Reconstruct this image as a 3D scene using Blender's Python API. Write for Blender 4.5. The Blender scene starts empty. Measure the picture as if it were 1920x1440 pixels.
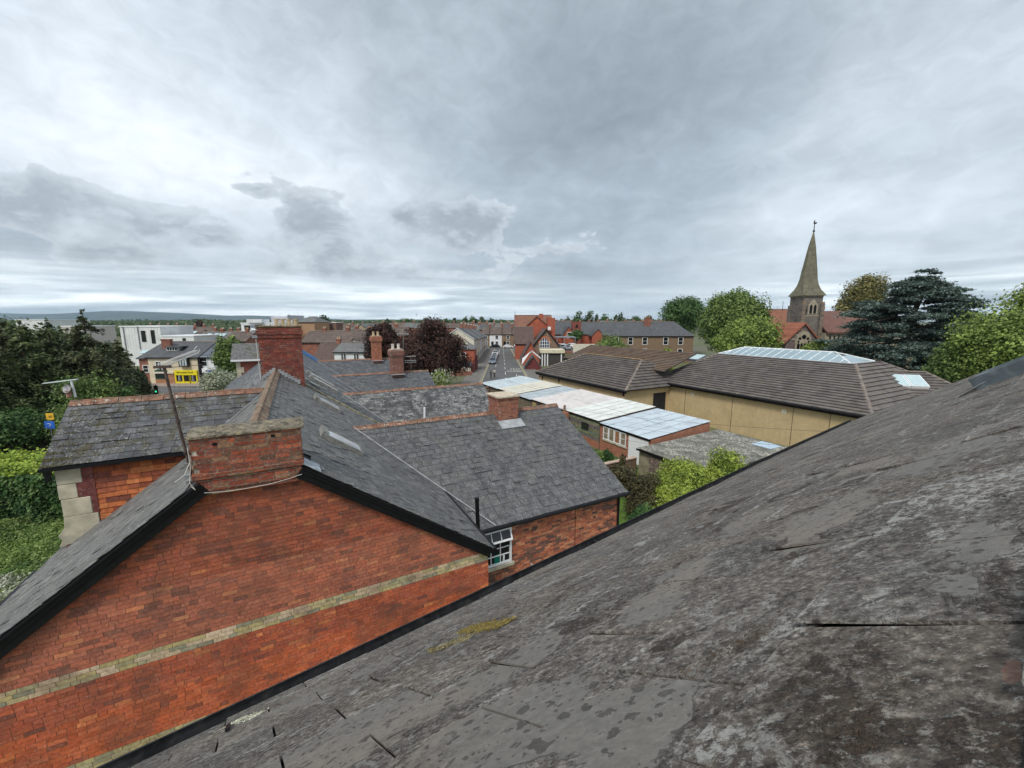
import bpy, math, random
import numpy as np
from mathutils import Vector, Matrix, noise as mnoise
random.seed(7); RNG = np.random.default_rng(7)
D = bpy.data; SC = bpy.context.scene; COL = SC.collection
R_ = math.radians

# ---------------------------------------------------------------- camera, sky, sun, exposure
FPX = 755.0; PITCH = math.atan(118 / FPX); EYE = 10.6
cam = D.objects.new('camera', D.cameras.new('camera')); COL.objects.link(cam)
cam.location = (0, 0, EYE); cam.rotation_euler = (math.pi / 2 - PITCH, 0, 0)
cam.data.sensor_fit = 'HORIZONTAL'; cam.data.sensor_width = 36.0
cam.data.lens = 36.0 * FPX / 1920.0
cam.data.clip_start = 0.05; cam.data.clip_end = 30000
SC.camera = cam
SUN_EL, SUN_AZ = R_(52), R_(205)        # azimuth clockwise from +Y: the sun is behind the camera, a little left
vs = SC.view_settings
vs.view_transform = 'Standard'; vs.look = 'None'; vs.exposure = 0.80; vs.gamma = 1.0; vs.use_curve_mapping = False

class NT:
    """tiny node-tree helper"""
    def __init__(s, tree): s.t = tree; s.n = tree.nodes; s.l = tree.links
    def new(s, typ, ins=None, **props):
        nd = s.n.new(typ)
        for k, v in props.items(): setattr(nd, k, v)
        for k, v in (ins or {}).items(): s.put(nd.inputs[k], v)
        return nd
    def put(s, sock, v):
        if hasattr(v, 'outputs'): v = v.outputs[0]
        if isinstance(v, bpy.types.NodeSocket): s.l.new(v, sock)
        else:
            if isinstance(v, tuple) and len(v) == 3 and sock.type == 'RGBA': v = v + (1,)
            sock.default_value = v
    def math(s, op, a, b=0.0, c=None, clamp=False):
        nd = s.n.new('ShaderNodeMath'); nd.operation = op; nd.use_clamp = clamp
        s.put(nd.inputs[0], a); s.put(nd.inputs[1], b)
        if c is not None: s.put(nd.inputs[2], c)
        return nd.outputs[0]
    def vmath(s, op, a, b=(0, 0, 0)):
        nd = s.n.new('ShaderNodeVectorMath'); nd.operation = op
        s.put(nd.inputs[0], a); s.put(nd.inputs[1], b); return nd
    def mix(s, f, a, b, blend='MIX'):
        nd = s.n.new('ShaderNodeMix'); nd.data_type = 'RGBA'; nd.blend_type = blend
        s.put(nd.inputs[0], f); s.put(nd.inputs[6], a); s.put(nd.inputs[7], b); return nd.outputs[2]
    def ramp(s, f, stops, interp='LINEAR'):
        nd = s.n.new('ShaderNodeValToRGB'); cr = nd.color_ramp; cr.interpolation = interp
        while len(cr.elements) < len(stops): cr.elements.new(0.5)
        for e, (p, c) in zip(cr.elements, stops):
            e.position = p; e.color = (c, c, c, 1) if isinstance(c, (int, float)) else tuple(c) + (1,)
        s.put(nd.inputs[0], f); return nd.outputs[0]
    def noise(s, vec, scale, detail=4, rough=0.55, dist=0.0, lac=2.0):
        nd = s.new('ShaderNodeTexNoise', {'Vector': vec, 'Scale': scale, 'Detail': detail, 'Roughness': rough, 'Distortion': dist, 'Lacunarity': lac})
        return nd.outputs[0]
    def step(s, f, lo, hi):
        nd = s.n.new('ShaderNodeMapRange'); nd.interpolation_type = 'SMOOTHSTEP'; nd.clamp = True
        s.put(nd.inputs[0], f); nd.inputs[1].default_value = lo; nd.inputs[2].default_value = hi
        return nd.outputs[0]

def make_world():
    w = D.worlds.new('World'); SC.world = w; w.use_nodes = True
    g = NT(w.node_tree); w.node_tree.nodes.clear()
    sky = g.new('ShaderNodeTexSky', sky_type='NISHITA', sun_disc=False, sun_elevation=SUN_EL, sun_rotation=SUN_AZ, air_density=1.0, dust_density=2.0, ozone_density=1.0)
    skyc = g.mix(1.0, sky.outputs[0], (0.10, 0.10, 0.10), 'MULTIPLY')
    d = g.new('ShaderNodeTexCoord').outputs['Generated']
    sp = g.new('ShaderNodeSeparateXYZ', {0: d}); x, y, z = sp.outputs
    zc = g.math('MAXIMUM', z, 0.0)
    zz = g.math('ADD', zc, 0.10)
    px = g.math('DIVIDE', x, zz); py = g.math('DIVIDE', y, zz)
    p = g.new('ShaderNodeCombineXYZ', {0: px, 1: py, 2: 0.0}).outputs[0]
    # high overcast sheet, seen in perspective
    n1 = g.noise(g.vmath('ADD', p, (3.1, 9.4, 0)), 0.42, 4, 0.5, 0.6)
    n2 = g.noise(g.vmath('ADD', p, (11.3, 2.2, 4)), 1.25, 5, 0.55, 0.5)
    az = g.math('ARCTAN2', x, y); el = g.math('ARCSINE', z)
    big = g.noise(g.new('ShaderNodeCombineXYZ', {0: g.math('MULTIPLY', az, 1.0), 1: g.math('MULTIPLY', el, 0.9), 2: 6.4}).outputs[0], 1.55, 2, 0.4, 0.2)
    # soft rain-shaft streaks
    st = g.noise(g.new('ShaderNodeCombineXYZ', {0: g.math('MULTIPLY', g.math('ADD', az, g.math('MULTIPLY', el, -0.35)), 3.2), 1: g.math('MULTIPLY', el, 0.55), 2: 2.2}).outputs[0], 1.6, 4, 0.5, 0.3)
    def blob(a0, e0, sa, se, slant=0.0):
        da = g.math('DIVIDE', g.math('SUBTRACT', g.math('ADD', az, g.math('MULTIPLY', el, slant)), a0), sa)
        de = g.math('DIVIDE', g.math('SUBTRACT', el, e0), se)
        q = g.math('ADD', g.math('MULTIPLY', da, da), g.math('MULTIPLY', de, de))
        return g.math('EXPONENT', g.math('MULTIPLY', q, -1.0))
    b = g.math('MULTIPLY', g.math('SUBTRACT', n1, 0.5), 0.62)
    b = g.math('ADD', b, g.math('MULTIPLY', g.math('SUBTRACT', n2, 0.5), 0.34))
    b = g.math('ADD', b, g.math('MULTIPLY', g.math('SUBTRACT', big, 0.5), 0.30))
    b = g.math('ADD', b, g.math('MULTIPLY', g.math('SUBTRACT', st, 0.5), 0.22))
    b = g.math('ADD', b, 0.42)
    for (a0, e0, sa, se, sl, k) in ((-0.62, 0.50, 0.16, 0.34, 0.3, 0.26), (-0.28, 0.34, 0.16, 0.14, 0.3, 0.18), (-0.85, 0.30, 0.35, 0.10, 0, 0.30), (-0.45, 0.27, 0.30, 0.05, 0, 0.20), (0.12, 0.34, 0.30, 0.34, 0, -0.17), (0.05, 0.62, 0.5, 0.15, 0, -0.10),
                                    (0.48, 0.34, 0.22, 0.14, 0.3, -0.13), (0.20, 0.07, 0.22, 0.12, 0, -0.10), (0.66, 0.20, 0.25, 0.07, 0.2, 0.16), (-0.98, 0.58, 0.25, 0.2, 0, -0.12), (0.75, 0.50, 0.3, 0.15, 0, -0.03)):
        b = g.math('ADD', b, g.math('MULTIPLY', blob(a0, e0, sa, se, sl), k))
    sheet = g.ramp(b, [(0.0, (0.16, 0.19, 0.22)), (0.28, (0.275, 0.32, 0.36)), (0.52, (0.41, 0.46, 0.505)), (0.78, (0.54, 0.58, 0.62)), (1.0, (0.64, 0.67, 0.70))])
    # low cumulus: puffed tops, flat darker bases
    wv = g.new('ShaderNodeCombineXYZ', {0: g.math('MULTIPLY', az, 4.6), 1: g.math('MULTIPLY', el, 7.5), 2: 1.7}).outputs[0]
    c1 = g.noise(wv, 1.7, 9, 0.60, 0.25)
    c1b = g.noise(g.vmath('ADD', wv, (0.0, 0.14, 0.0)), 1.7, 9, 0.60, 0.25)
    dens = g.math('ADD', g.math('MULTIPLY', c1, 2.1), -0.86)
    for (a0, e0, sa, se, k) in ((-0.44, 0.205, 0.10, 0.042, 0.78), (-0.40, 0.150, 0.12, 0.024, 0.45), (-0.13, 0.215, 0.13, 0.058, 0.85), (-0.20, 0.260, 0.05, 0.03, 0.3), (-0.80, 0.190, 0.12, 0.045, 0.55), (-0.64, 0.150, 0.10, 0.032, 0.45), (-0.98, 0.16, 0.14, 0.035, 0.45), (-0.75, 0.105, 0.35, 0.020, 0.32), (-0.30, 0.105, 0.30, 0.018, 0.34),
                                (-0.55, 0.255, 0.04, 0.012, 0.35), (-0.26, 0.23, 0.03, 0.015, 0.4), (0.08, 0.165, 0.10, 0.016, 0.30), (2.4, 0.18, 0.5, 0.05, 0.4), (-2.2, 0.16, 0.5, 0.05, 0.4)):
        dens = g.math('ADD', dens, g.math('MULTIPLY', blob(a0, e0, sa, se), k))
    inband = g.math('SUBTRACT', 1.0, g.step(el, 0.26, 0.34))
    dens = g.math('MULTIPLY', dens, g.math('ADD', 0.4, g.math('MULTIPLY', inband, 0.6)))
    m = g.math('MULTIPLY', g.step(dens, 0.42, 0.52), g.math('SUBTRACT', 1.0, g.math('MULTIPLY', g.step(az, 0.15, 0.35), 0.8)))
    lit = g.step(g.math('SUBTRACT', c1, c1b), -0.02, 0.12)
    core = g.step(dens, 0.46, 0.85)
    cum = g.mix(core, (0.37, 0.41, 0.445), (0.225, 0.252, 0.28))
    cum = g.mix(g.math('MULTIPLY', lit, 0.45), cum, (0.46, 0.50, 0.53))
    col = g.mix(g.math('MULTIPLY', m, 0.85), sheet, cum)
    col = g.mix(1.0, col, g.ramp(g.noise(wv, 3.2, 7, 0.62, 0.6), [(0.3, 0.90), (0.7, 1.10)]), 'MULTIPLY')
    # horizon streaks of layered cloud
    sv = g.new('ShaderNodeCombineXYZ', {0: g.math('MULTIPLY', az, 3.0), 1: g.math('MULTIPLY', el, 42.0), 2: 0.3}).outputs[0]
    s1 = g.noise(sv, 1.1, 6, 0.6, 0.4)
    low = g.math('SUBTRACT', 1.0, g.step(el, 0.03, 0.13))
    streak = g.ramp(s1, [(0.34, (0.30, 0.36, 0.41)), (0.45, (0.44, 0.51, 0.56)), (0.53, (0.62, 0.69, 0.73)), (0.64, (0.90, 0.95, 0.96))])
    rightdark = g.math('MULTIPLY', g.math('MULTIPLY', g.step(az, -0.05, 0.2), g.math('SUBTRACT', 1.0, g.step(az, 0.42, 0.7))), 0.75)
    streak = g.mix(rightdark, streak, (0.345, 0.41, 0.475))
    col = g.mix(g.math('MULTIPLY', low, 0.85), col, streak)
    col = g.mix(0.08, col, skyc)
    bel = g.step(z, -0.03, 0.0)
    col = g.mix(bel, (0.26, 0.29, 0.30), col)
    bg = g.new('ShaderNodeBackground', {'Color': col, 'Strength': 1.0})
    out = g.new('ShaderNodeOutputWorld', {0: bg})
make_world()
sun = D.objects.new('sun', D.lights.new('sun', 'SUN')); COL.objects.link(sun)
sun.data.energy = 1.5; sun.data.angle = R_(14); sun.data.color = (1.0, 0.955, 0.89)
sd = Vector((math.sin(SUN_AZ) * math.cos(SUN_EL), math.cos(SUN_AZ) * math.cos(SUN_EL), math.sin(SUN_EL)))
sun.rotation_euler = sd.to_track_quat('Z', 'Y').to_euler(); sun.location = (0, 0, 60)

# ---------------------------------------------------------------- frames
V = lambda *a: np.array(a, float)
U = V(.882, .471, 0); U /= np.linalg.norm(U); RR = V(-U[1], U[0], 0); Z = V(0, 0, 1.0)
def W(u, r, z): return U * u + RR * r + Z * z
CAM = V(0, 0, EYE)
def ray(x, y):
    a, b = (x - 960) / FPX, -(y - 720) / FPX
    return V(a, math.cos(PITCH) + b * math.sin(PITCH), b * math.cos(PITCH) - math.sin(PITCH))
def onz(x, y, z=0.0):
    r = ray(x, y); return CAM + r * (z - EYE) / r[2]
def atY(x, y, Y):
    r = ray(x, y); return CAM + r * Y / r[1]
def onR(x, y, r0):
    r = ray(x, y); return CAM + r * (r0 - CAM @ RR) / (r @ RR)
def proj(P):
    d = np.asarray(P) - CAM
    dd = d[..., 1] * math.cos(PITCH) - d[..., 2] * math.sin(PITCH); v = d[..., 1] * math.sin(PITCH) + d[..., 2] * math.cos(PITCH)
    dd = np.where(np.abs(dd) < 1e-6, 1e-6, dd)
    return 960 + FPX * d[..., 0] / dd, 720 - FPX * v / dd, dd

# ---------------------------------------------------------------- materials
MATS = {}
def S(c):   # sRGB 0-255 -> linear
    f = lambda v: (v / 255 / 12.92) if v / 255 <= 0.04045 else ((v / 255 + 0.055) / 1.055) ** 2.4
    return tuple(f(v) for v in c)
def mat(name, col=(.5, .5, .5), rough=.85, vary=.25, scale=3.0, dirt=None, dirt_amt=.5, dirt_scale=1.2, bump=0.0, bump_scale=30, metal=0.0, tint=False, spec=.3, speck=None, emit=None, trans=0.0):
    if name in MATS: return MATS[name]
    m = D.materials.new(name); m.use_nodes = True; m.node_tree.nodes.clear(); g = NT(m.node_tree)
    pos = g.new('ShaderNodeNewGeometry').outputs['Position']
    base = g.new('ShaderNodeVertexColor', layer_name='tint').outputs[0] if tint else None
    if base is None:
        rgb = g.new('ShaderNodeRGB'); rgb.outputs[0].default_value = tuple(col) + (1,); base = rgb.outputs[0]
    n = g.noise(pos, scale, 6, .6)
    f = g.ramp(n, [(.36, 1 - vary), (.64, 1 + vary)])
    c = g.mix(1.0, base, f, 'MULTIPLY')
    if dirt is not None:
        n2 = g.noise(pos, dirt_scale, 7, .62, .4)
        c = g.mix(g.math('MULTIPLY', g.step(n2, .48, .66), dirt_amt), c, dirt)
    if speck is not None:
        n3 = g.noise(pos, speck[1], 4, .6)
        n4 = g.noise(pos, speck[1] * .12, 3, .6)
        c = g.mix(g.math('MULTIPLY', g.step(n3, speck[2] - .05, speck[2] + .01), g.step(n4, .40, .60)), c, speck[0])
    bs = g.new('ShaderNodeBsdfPrincipled', {'Base Color': c, 'Roughness': rough, 'Metallic': metal, 'Specular IOR Level': spec})
    if bump:
        nb = g.noise(pos, bump_scale, 5, .65)
        b = g.new('ShaderNodeBump', {'Height': nb, 'Strength': bump, 'Distance': .02}); g.put(bs.inputs['Normal'], b.outputs[0])
    if emit: g.put(bs.inputs['Emission Color'], emit); bs.inputs['Emission Strength'].default_value = 1.0
    if trans: bs.inputs['Transmission Weight'].default_value = trans
    g.new('ShaderNodeOutputMaterial', {0: bs})
    MATS[name] = m; return m

def leaf_mat(name, c1, c2, c3=None, scale=.8, rough=.6):
    if name in MATS: return MATS[name]
    m = D.materials.new(name); m.use_nodes = True; m.node_tree.nodes.clear(); g = NT(m.node_tree)
    pos = g.new('ShaderNodeNewGeometry').outputs['Position']
    n = g.noise(pos, scale, 5, .65)
    c = g.mix(g.step(n, .40, .60), c1, c2)
    if c3: c = g.mix(g.math('MULTIPLY', g.step(g.noise(pos, scale * 5, 3, .6), .53, .62), .8), c, c3)
    t = g.new('ShaderNodeVertexColor', layer_name='tint').outputs[0]
    c = g.mix(1.0, c, t, 'MULTIPLY')
    bs = g.new('ShaderNodeBsdfPrincipled', {'Base Color': c, 'Roughness': rough, 'Specular IOR Level': .25})
    tr = g.new('ShaderNodeBsdfTranslucent', {'Color': g.mix(.5, c, (.30, .42, .05), 'MULTIPLY')})
    mx = g.new('ShaderNodeMixShader', {0: .22, 1: bs, 2: tr})
    g.new('ShaderNodeOutputMaterial', {0: mx}); MATS[name] = m; return m

FE = V(math.sin(R_(54)), math.cos(R_(54)), 0)          # the near roof: along its eaves,
FS = R_(36); FUP = V(FE[1] * math.cos(FS), -FE[0] * math.cos(FS), math.sin(FS))   # up its slope,
FN = np.cross(FUP, FE); FP0 = CAM - FN * .30             # its normal and the point under the camera
def roof_slate_mat():      # old slates of the near roof: lichen crusts, moss, worn smooth patches with rain spots
    m = D.materials.new('old_lichen_slate'); m.use_nodes = True; m.node_tree.nodes.clear(); g = NT(m.node_tree)
    pos = g.new('ShaderNodeNewGeometry').outputs['Position']
    mp = g.new('ShaderNodeMapping', {'Vector': pos, 'Rotation': (0, 0, -math.atan2(FE[1], FE[0]))}).outputs[0]
    sm = g.new('ShaderNodeMapping', {'Vector': mp, 'Scale': (.82, 1.0, 1.0)}).outputs[0]       # stretched along the courses
    tint = g.new('ShaderNodeVertexColor', layer_name='tint').outputs[0]
    rel = g.vmath('SUBTRACT', pos, tuple(FP0)).outputs[0]
    AB = g.new('ShaderNodeCombineXYZ', {0: g.vmath('DOT_PRODUCT', rel, tuple(FE)).outputs['Value'], 1: g.vmath('DOT_PRODUCT', rel, tuple(FUP)).outputs['Value'], 2: 0.0}).outputs[0]
    def spots(lst):         # places on this roof where the wear, the lichen or the moss is strongest
        tot = None
        for (x, y, ra, rb, k) in lst:
            r = ray(x, y); P = r * (-.30) / (r @ FN) + FN * .30; ca, cb = P @ FE, P @ FUP
            d = g.vmath('MULTIPLY', g.vmath('SUBTRACT', AB, (ca, cb, 0)), (1 / ra, 1 / rb, 0)); l = g.vmath('LENGTH', d).outputs['Value']
            e = g.math('MULTIPLY', g.step(g.math('SUBTRACT', 1.5, l), 0, 1.5), k); tot = e if tot is None else g.math('ADD', tot, e)
        return tot
    wear = spots([(1180, 1385, .17, .13, .16), (1050, 1330, .14, .14, .16), (930, 1270, .18, .15, .15), (1010, 1220, .12, .12, .12), (760, 1330, .22, .26, .14), (620, 1400, .2, .3, .13), (880, 1390, .16, .2, .15), (1230, 1130, .14, .11, .14), (1560, 965, .30, .17, .19), (1400, 985, .26, .14, .16), (1640, 815, .55, .22, .18), (1480, 880, .45, .16, .15),
                  (1860, 1010, .24, .10, .12), (1300, 1060, .24, .12, .12), (1870, 815, .5, .25, .14), (1250, 960, .5, .3, .10), (1100, 1110, .3, .25, .08), (1750, 870, .3, .1, .12)])
    crust = spots([(1800, 930, .30, .16, .17), (1650, 950, .12, .3, .08), (1660, 1150, .12, .08, .12), (1330, 1400, .05, .14, .15), (1110, 1050, .18, .3, .06), (980, 1060, .3, .4, .08), (1500, 1175, .07, .05, .12), (1250, 1050, .3, .06, .08), (1500, 1270, .1, .06, .06), (1700, 1360, .12, .1, .03), (860, 1240, .22, .2, .03)])
    mossy = spots([(1270, 1215, .06, .04, .12), (1385, 1225, .10, .05, .13), (1610, 1370, .09, .06, .13), (1850, 1400, .07, .05, .10), (1480, 1060, .2, .05, .06), (960, 1190, .2, .06, .02)])
    aj_, bj_ = (lambda r: ((r * (-.30) / (r @ FN) + FN * .30) @ FE, (r * (-.30) / (r @ FN) + FN * .30) @ FUP))(ray(1500, 1182))
    ab = g.new('ShaderNodeSeparateXYZ', {0: AB}); wobb = g.math('MULTIPLY', g.math('SUBTRACT', g.noise(pos, 9, 5, .65), .5), .05)
    fr_ = g.math('FRACT', g.math('ADD', g.math('DIVIDE', g.math('SUBTRACT', g.math('ADD', ab.outputs[1], wobb), bj_), .29), 40.0))
    edge = g.math('SUBTRACT', 1.0, g.step(fr_, .03, .16))                      # just above each slate tail, where lichen gathers
    line = g.math('SUBTRACT', 1.0, g.step(g.math('ABSOLUTE', g.math('SUBTRACT', fr_, .985)), .004, .016))   # thin dark line along the slate tails, broken up by noise below
    nf = g.noise(pos, 46, 8, .72); nm = g.noise(sm, 6.5, 6, .62, .3); nl = g.noise(sm, 1.5, 4, .55, .3)
    nd = g.noise(pos, 17, 8, .70, .3)
    c = g.ramp(nf, [(.36, (.040, .034, .030)), (.46, (.105, .092, .081)), (.54, (.150, .133, .118)), (.64, (.300, .274, .246))])
    c = g.mix(1.0, c, g.ramp(nm, [(.36, .84), (.64, 1.16)]), 'MULTIPLY')
    c = g.mix(1.0, c, g.ramp(nd, [(.36, .80), (.64, 1.20)]), 'MULTIPLY')
    c = g.mix(1.0, c, g.ramp(nl, [(.36, .84), (.64, 1.16)]), 'MULTIPLY')
    c = g.mix(1.0, c, tint, 'MULTIPLY')
    # smooth worn patches (some slates only), with dark rain spots
    pz = g.math('ADD', g.noise(g.vmath('ADD', sm, (4.4, 1.2, .7)), 2.8, 7, .62, .5), g.math('MULTIPLY', g.math('MAXIMUM', g.math('SUBTRACT', g.new('ShaderNodeSeparateColor', {0: tint}).outputs[0], 1.13), 0.0), 2.2))
    pz = g.math('ADD', pz, g.math('SUBTRACT', g.math('MULTIPLY', wear, 1.7), .04))
    patch = g.step(g.math('SUBTRACT', pz, g.math('MULTIPLY', edge, .05)), .57, .60)
    wob = g.vmath('SCALE', g.new('ShaderNodeTexNoise', {'Vector': mp, 'Scale': 40.0, 'Detail': 3.0}).outputs[1]); wob.inputs['Scale'].default_value = .035
    wv = g.vmath('ADD', mp, wob)
    def drops(sc, thr, k):
        vo = g.new('ShaderNodeTexVoronoi', {'Vector': wv, 'Scale': sc, 'Randomness': 1.0}); rnd = g.new('ShaderNodeSeparateColor', {0: vo.outputs['Color']}).outputs[0]
        return g.math('LESS_THAN', vo.outputs['Distance'], g.math('MULTIPLY', g.math('MAXIMUM', g.math('SUBTRACT', rnd, thr), 0.0), k))
    drop = g.math('MAXIMUM', drops(27.0, .30, .66), drops(58.0, .30, .62))
    pc = g.mix(g.math('MULTIPLY', drop, .78), g.mix(g.step(nl, .42, .58), (.215, .190, .160), (.180, .168, .150)), (.048, .044, .041))
    pc = g.mix(1.0, pc, g.ramp(nf, [(.2, .86), (.8, 1.14)]), 'MULTIPLY')
    c = g.mix(g.math('MULTIPLY', patch, .86), c, pc)
    notp = g.math('SUBTRACT', 1.0, g.math('MULTIPLY', patch, .88))
    # pale crust lichen, drawn out along the courses: coarse zones broken into tiny flakes
    st = g.new('ShaderNodeMapping', {'Vector': mp, 'Scale': (.55, 1.0, 1.0)}).outputs[0]
    zone = g.step(g.math('ADD', g.noise(g.vmath('ADD', st, (9, 3, 2)), 5.2, 8, .72, .5), g.math('ADD', g.math('SUBTRACT', g.math('MULTIPLY', crust, 1.4), .055), g.math('MULTIPLY', edge, .085))), .50, .60)
    w1 = g.step(g.noise(sm, 42, 9, .80, .3), .48, .55)
    white = g.math('MULTIPLY', g.math('MULTIPLY', zone, w1), notp)
    c = g.mix(g.math('MULTIPLY', white, .85), c, (.47, .455, .42))
    w3 = g.math('MULTIPLY', g.step(g.noise(g.vmath('ADD', mp, (5, 2, 1)), 11, 10, .80, .5), .57, .60), notp)
    c = g.mix(g.math('MULTIPLY', w3, .50), c, g.mix(g.step(nd, .4, .6), (.42, .41, .37), (.28, .29, .27)))
    w2 = g.math('MULTIPLY', g.step(g.noise(g.vmath('ADD', sm, (1, 7, 3)), 5.2, 9, .74, .6), .605, .62), notp)
    c = g.mix(g.math('MULTIPLY', w2, .62), c, g.ramp(nf, [(.3, (.30, .31, .30)), (.7, (.50, .50, .47))]))
    dots = g.step(g.noise(pos, 110, 4, .7), .575, .61)
    c = g.mix(g.math('MULTIPLY', g.math('MULTIPLY', dots, .50), notp), c, (.44, .43, .39))
    dk = g.step(g.noise(g.vmath('ADD', pos, (3, 1, 8)), 80, 5, .7), .57, .61)
    c = g.mix(g.math('MULTIPLY', g.math('MULTIPLY', dk, .65), notp), c, (.028, .024, .021))
    c = g.mix(g.math('MULTIPLY', g.math('MULTIPLY', line, g.step(g.noise(pos, 5, 4, .6), .45, .56)), .85), c, (.016, .014, .013))
    # dark brown moss crumbs
    mz = g.step(g.math('ADD', g.noise(g.vmath('ADD', sm, (2, 5, 8)), 3.6, 7, .66, .5), g.math('SUBTRACT', mossy, .02)), .56, .61)
    mo = g.math('MULTIPLY', g.math('MULTIPLY', mz, g.step(g.noise(pos, 60, 7, .75), .45, .52)), notp)
    c = g.mix(g.math('MULTIPLY', mo, .85), c, g.ramp(g.noise(pos, 150, 4, .7), [(.3, (.020, .014, .010)), (.6, (.085, .058, .040)), (.75, (.20, .15, .11))]))
    flake = g.step(g.math('ADD', spots([(1900, 1263, .030, .010, .5)]), g.math('MULTIPLY', g.noise(pos, 60, 6, .7), .6)), .50, .60)
    c = g.mix(g.math('MULTIPLY', flake, .75), c, g.ramp(nf, [(.35, (.24, .12, .085)), (.65, (.45, .27, .20))]))
    h = g.math('ADD', g.math('MULTIPLY', nf, g.math('SUBTRACT', 1.0, g.math('MULTIPLY', patch, .8))), g.math('ADD', g.math('MULTIPLY', mo, .8), g.math('MULTIPLY', nm, 1.2)))
    b = g.new('ShaderNodeBump', {'Height': h, 'Strength': 1.0, 'Distance': .010})
    bs = g.new('ShaderNodeBsdfPrincipled', {'Base Color': c, 'Roughness': .78, 'Specular IOR Level': .3, 'Normal': b})
    g.new('ShaderNodeOutputMaterial', {0: bs}); MATS['old_lichen_slate'] = m; return m

# ---------------------------------------------------------------- mesh building
def link(o, parent=None):
    COL.objects.link(o)
    if parent is not None: o.parent = parent
    return o
def tag(o, label=None, cat=None, group=None, kind=None):
    if label: o['label'] = label
    if cat: o['category'] = cat
    if group: o['group'] = group
    if kind: o['kind'] = kind
    return o
def root_of(o):
    while o.parent is not None: o = o.parent
    return o
def thing(name, label, cat, loc=(0, 0, 0), group=None):
    o = D.objects.new(name, None); o.location = tuple(float(v) for v in loc); o.empty_display_size = .3
    COL.objects.link(o); return tag(o, label, cat, group)

class MB:
    """collects polygons in world space; build() links them as one object"""
    def __init__(s): s.v = []; s.f = []; s.c = []; s.m = []; s.cur = 0; s.col = (1, 1, 1)
    def poly(s, pts, col=None):
        b = len(s.v); s.v += [tuple(map(float, p)) for p in pts]; s.f.append(list(range(b, b + len(pts)))); s.c.append(col or s.col); s.m.append(s.cur); return s
    def mesh(s, vs, fs, col=None):
        b = len(s.v); s.v += [tuple(map(float, p)) for p in vs]
        for f in fs: s.f.append([b + i for i in f]); s.c.append(col or s.col); s.m.append(s.cur)
        return s
    def box(s, O, A, B, C, col=None):     # O corner, edge vectors
        O, A, B, C = map(np.asarray, (O, A, B, C))
        if np.dot(np.cross(A, B), C) < 0: A, B = B, A
        vs = [O, O + A, O + A + B, O + B, O + C, O + A + C, O + A + B + C, O + B + C]
        return s.mesh(vs, [(3, 2, 1, 0), (4, 5, 6, 7), (0, 1, 5, 4), (1, 2, 6, 5), (2, 3, 7, 6), (3, 0, 4, 7)], col)
    def cbox(s, c, sx, sy, sz, ax=V(1, 0, 0), ay=V(0, 1, 0), col=None):   # centred on base
        return s.box(np.asarray(c) - ax * sx / 2 - ay * sy / 2, ax * sx, ay * sy, Z * sz, col)
    def prism(s, pts, E, col=None):       # planar polygon extruded by E
        pts = [np.asarray(p, float) for p in pts]; E = np.asarray(E, float); n = len(pts)
        nn = sum((np.cross(pts[i], pts[(i + 1) % n]) for i in range(n)), V(0, 0, 0))
        if np.dot(nn, E) < 0: pts = pts[::-1]
        vs = pts + [p + E for p in pts]
        fs = [tuple(range(n))[::-1], tuple(range(n, 2 * n))] + [(i, (i + 1) % n, n + (i + 1) % n, n + i) for i in range(n)]
        return s.mesh(vs, fs, col)
    def tube(s, pts, rad, n=8, col=None, cap=True):
        pts = [np.asarray(p, float) for p in pts]
        rads = rad if hasattr(rad, '__len__') else [rad] * len(pts)
        vs = []; prev = None
        for i, p in enumerate(pts):
            t = (pts[min(i + 1, len(pts) - 1)] - pts[max(i - 1, 0)]); t = t / (np.linalg.norm(t) + 1e-9)
            ref = prev if prev is not None else (Z if abs(t[2]) < .9 else V(1, 0, 0))
            a = np.cross(t, ref); a /= (np.linalg.norm(a) + 1e-9); b = np.cross(a, t); prev = b
            for k in range(n):
                th = 2 * math.pi * k / n; vs.append(p + (a * math.cos(th) + b * math.sin(th)) * rads[i])
        fs = []
        for i in range(len(pts) - 1):
            for k in range(n): fs.append((i * n + k, i * n + (k + 1) % n, (i + 1) * n + (k + 1) % n, (i + 1) * n + k))
        if cap: fs += [tuple(range(n))[::-1], tuple(range((len(pts) - 1) * n, len(pts) * n))]
        return s.mesh(vs, fs, col)
    def build(s, name, mats, parent=None, smooth=False, bevel=0, kind=None, label=None):
        me = D.meshes.new(name)
        off = np.array(root_of(parent).location) if parent is not None else V(0, 0, 0)
        vs = np.array(s.v, float) - off
        me.from_pydata(vs.tolist(), [], s.f)
        for m in (mats if isinstance(mats, (list, tuple)) else [mats]): me.materials.append(m)
        me.polygons.foreach_set('material_index', s.m)
        ca = me.color_attributes.new('tint', 'FLOAT_COLOR', 'CORNER')
        arr = np.ones((len(me.loops), 4), np.float32)
        lt = np.repeat(np.arange(len(s.f)), [len(f) for f in s.f]); arr[:, :3] = np.array(s.c, np.float32)[lt]
        ca.data.foreach_set('color', arr.ravel())
        if smooth: me.shade_smooth()
        me.update()
        o = link(D.objects.new(name, me), parent)
        if bevel:
            bm = o.modifiers.new('bevel', 'BEVEL'); bm.width = bevel; bm.segments = 1; bm.limit_method = 'ANGLE'
        if kind: o['kind'] = kind
        if label: o['label'] = label
        return o

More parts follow.
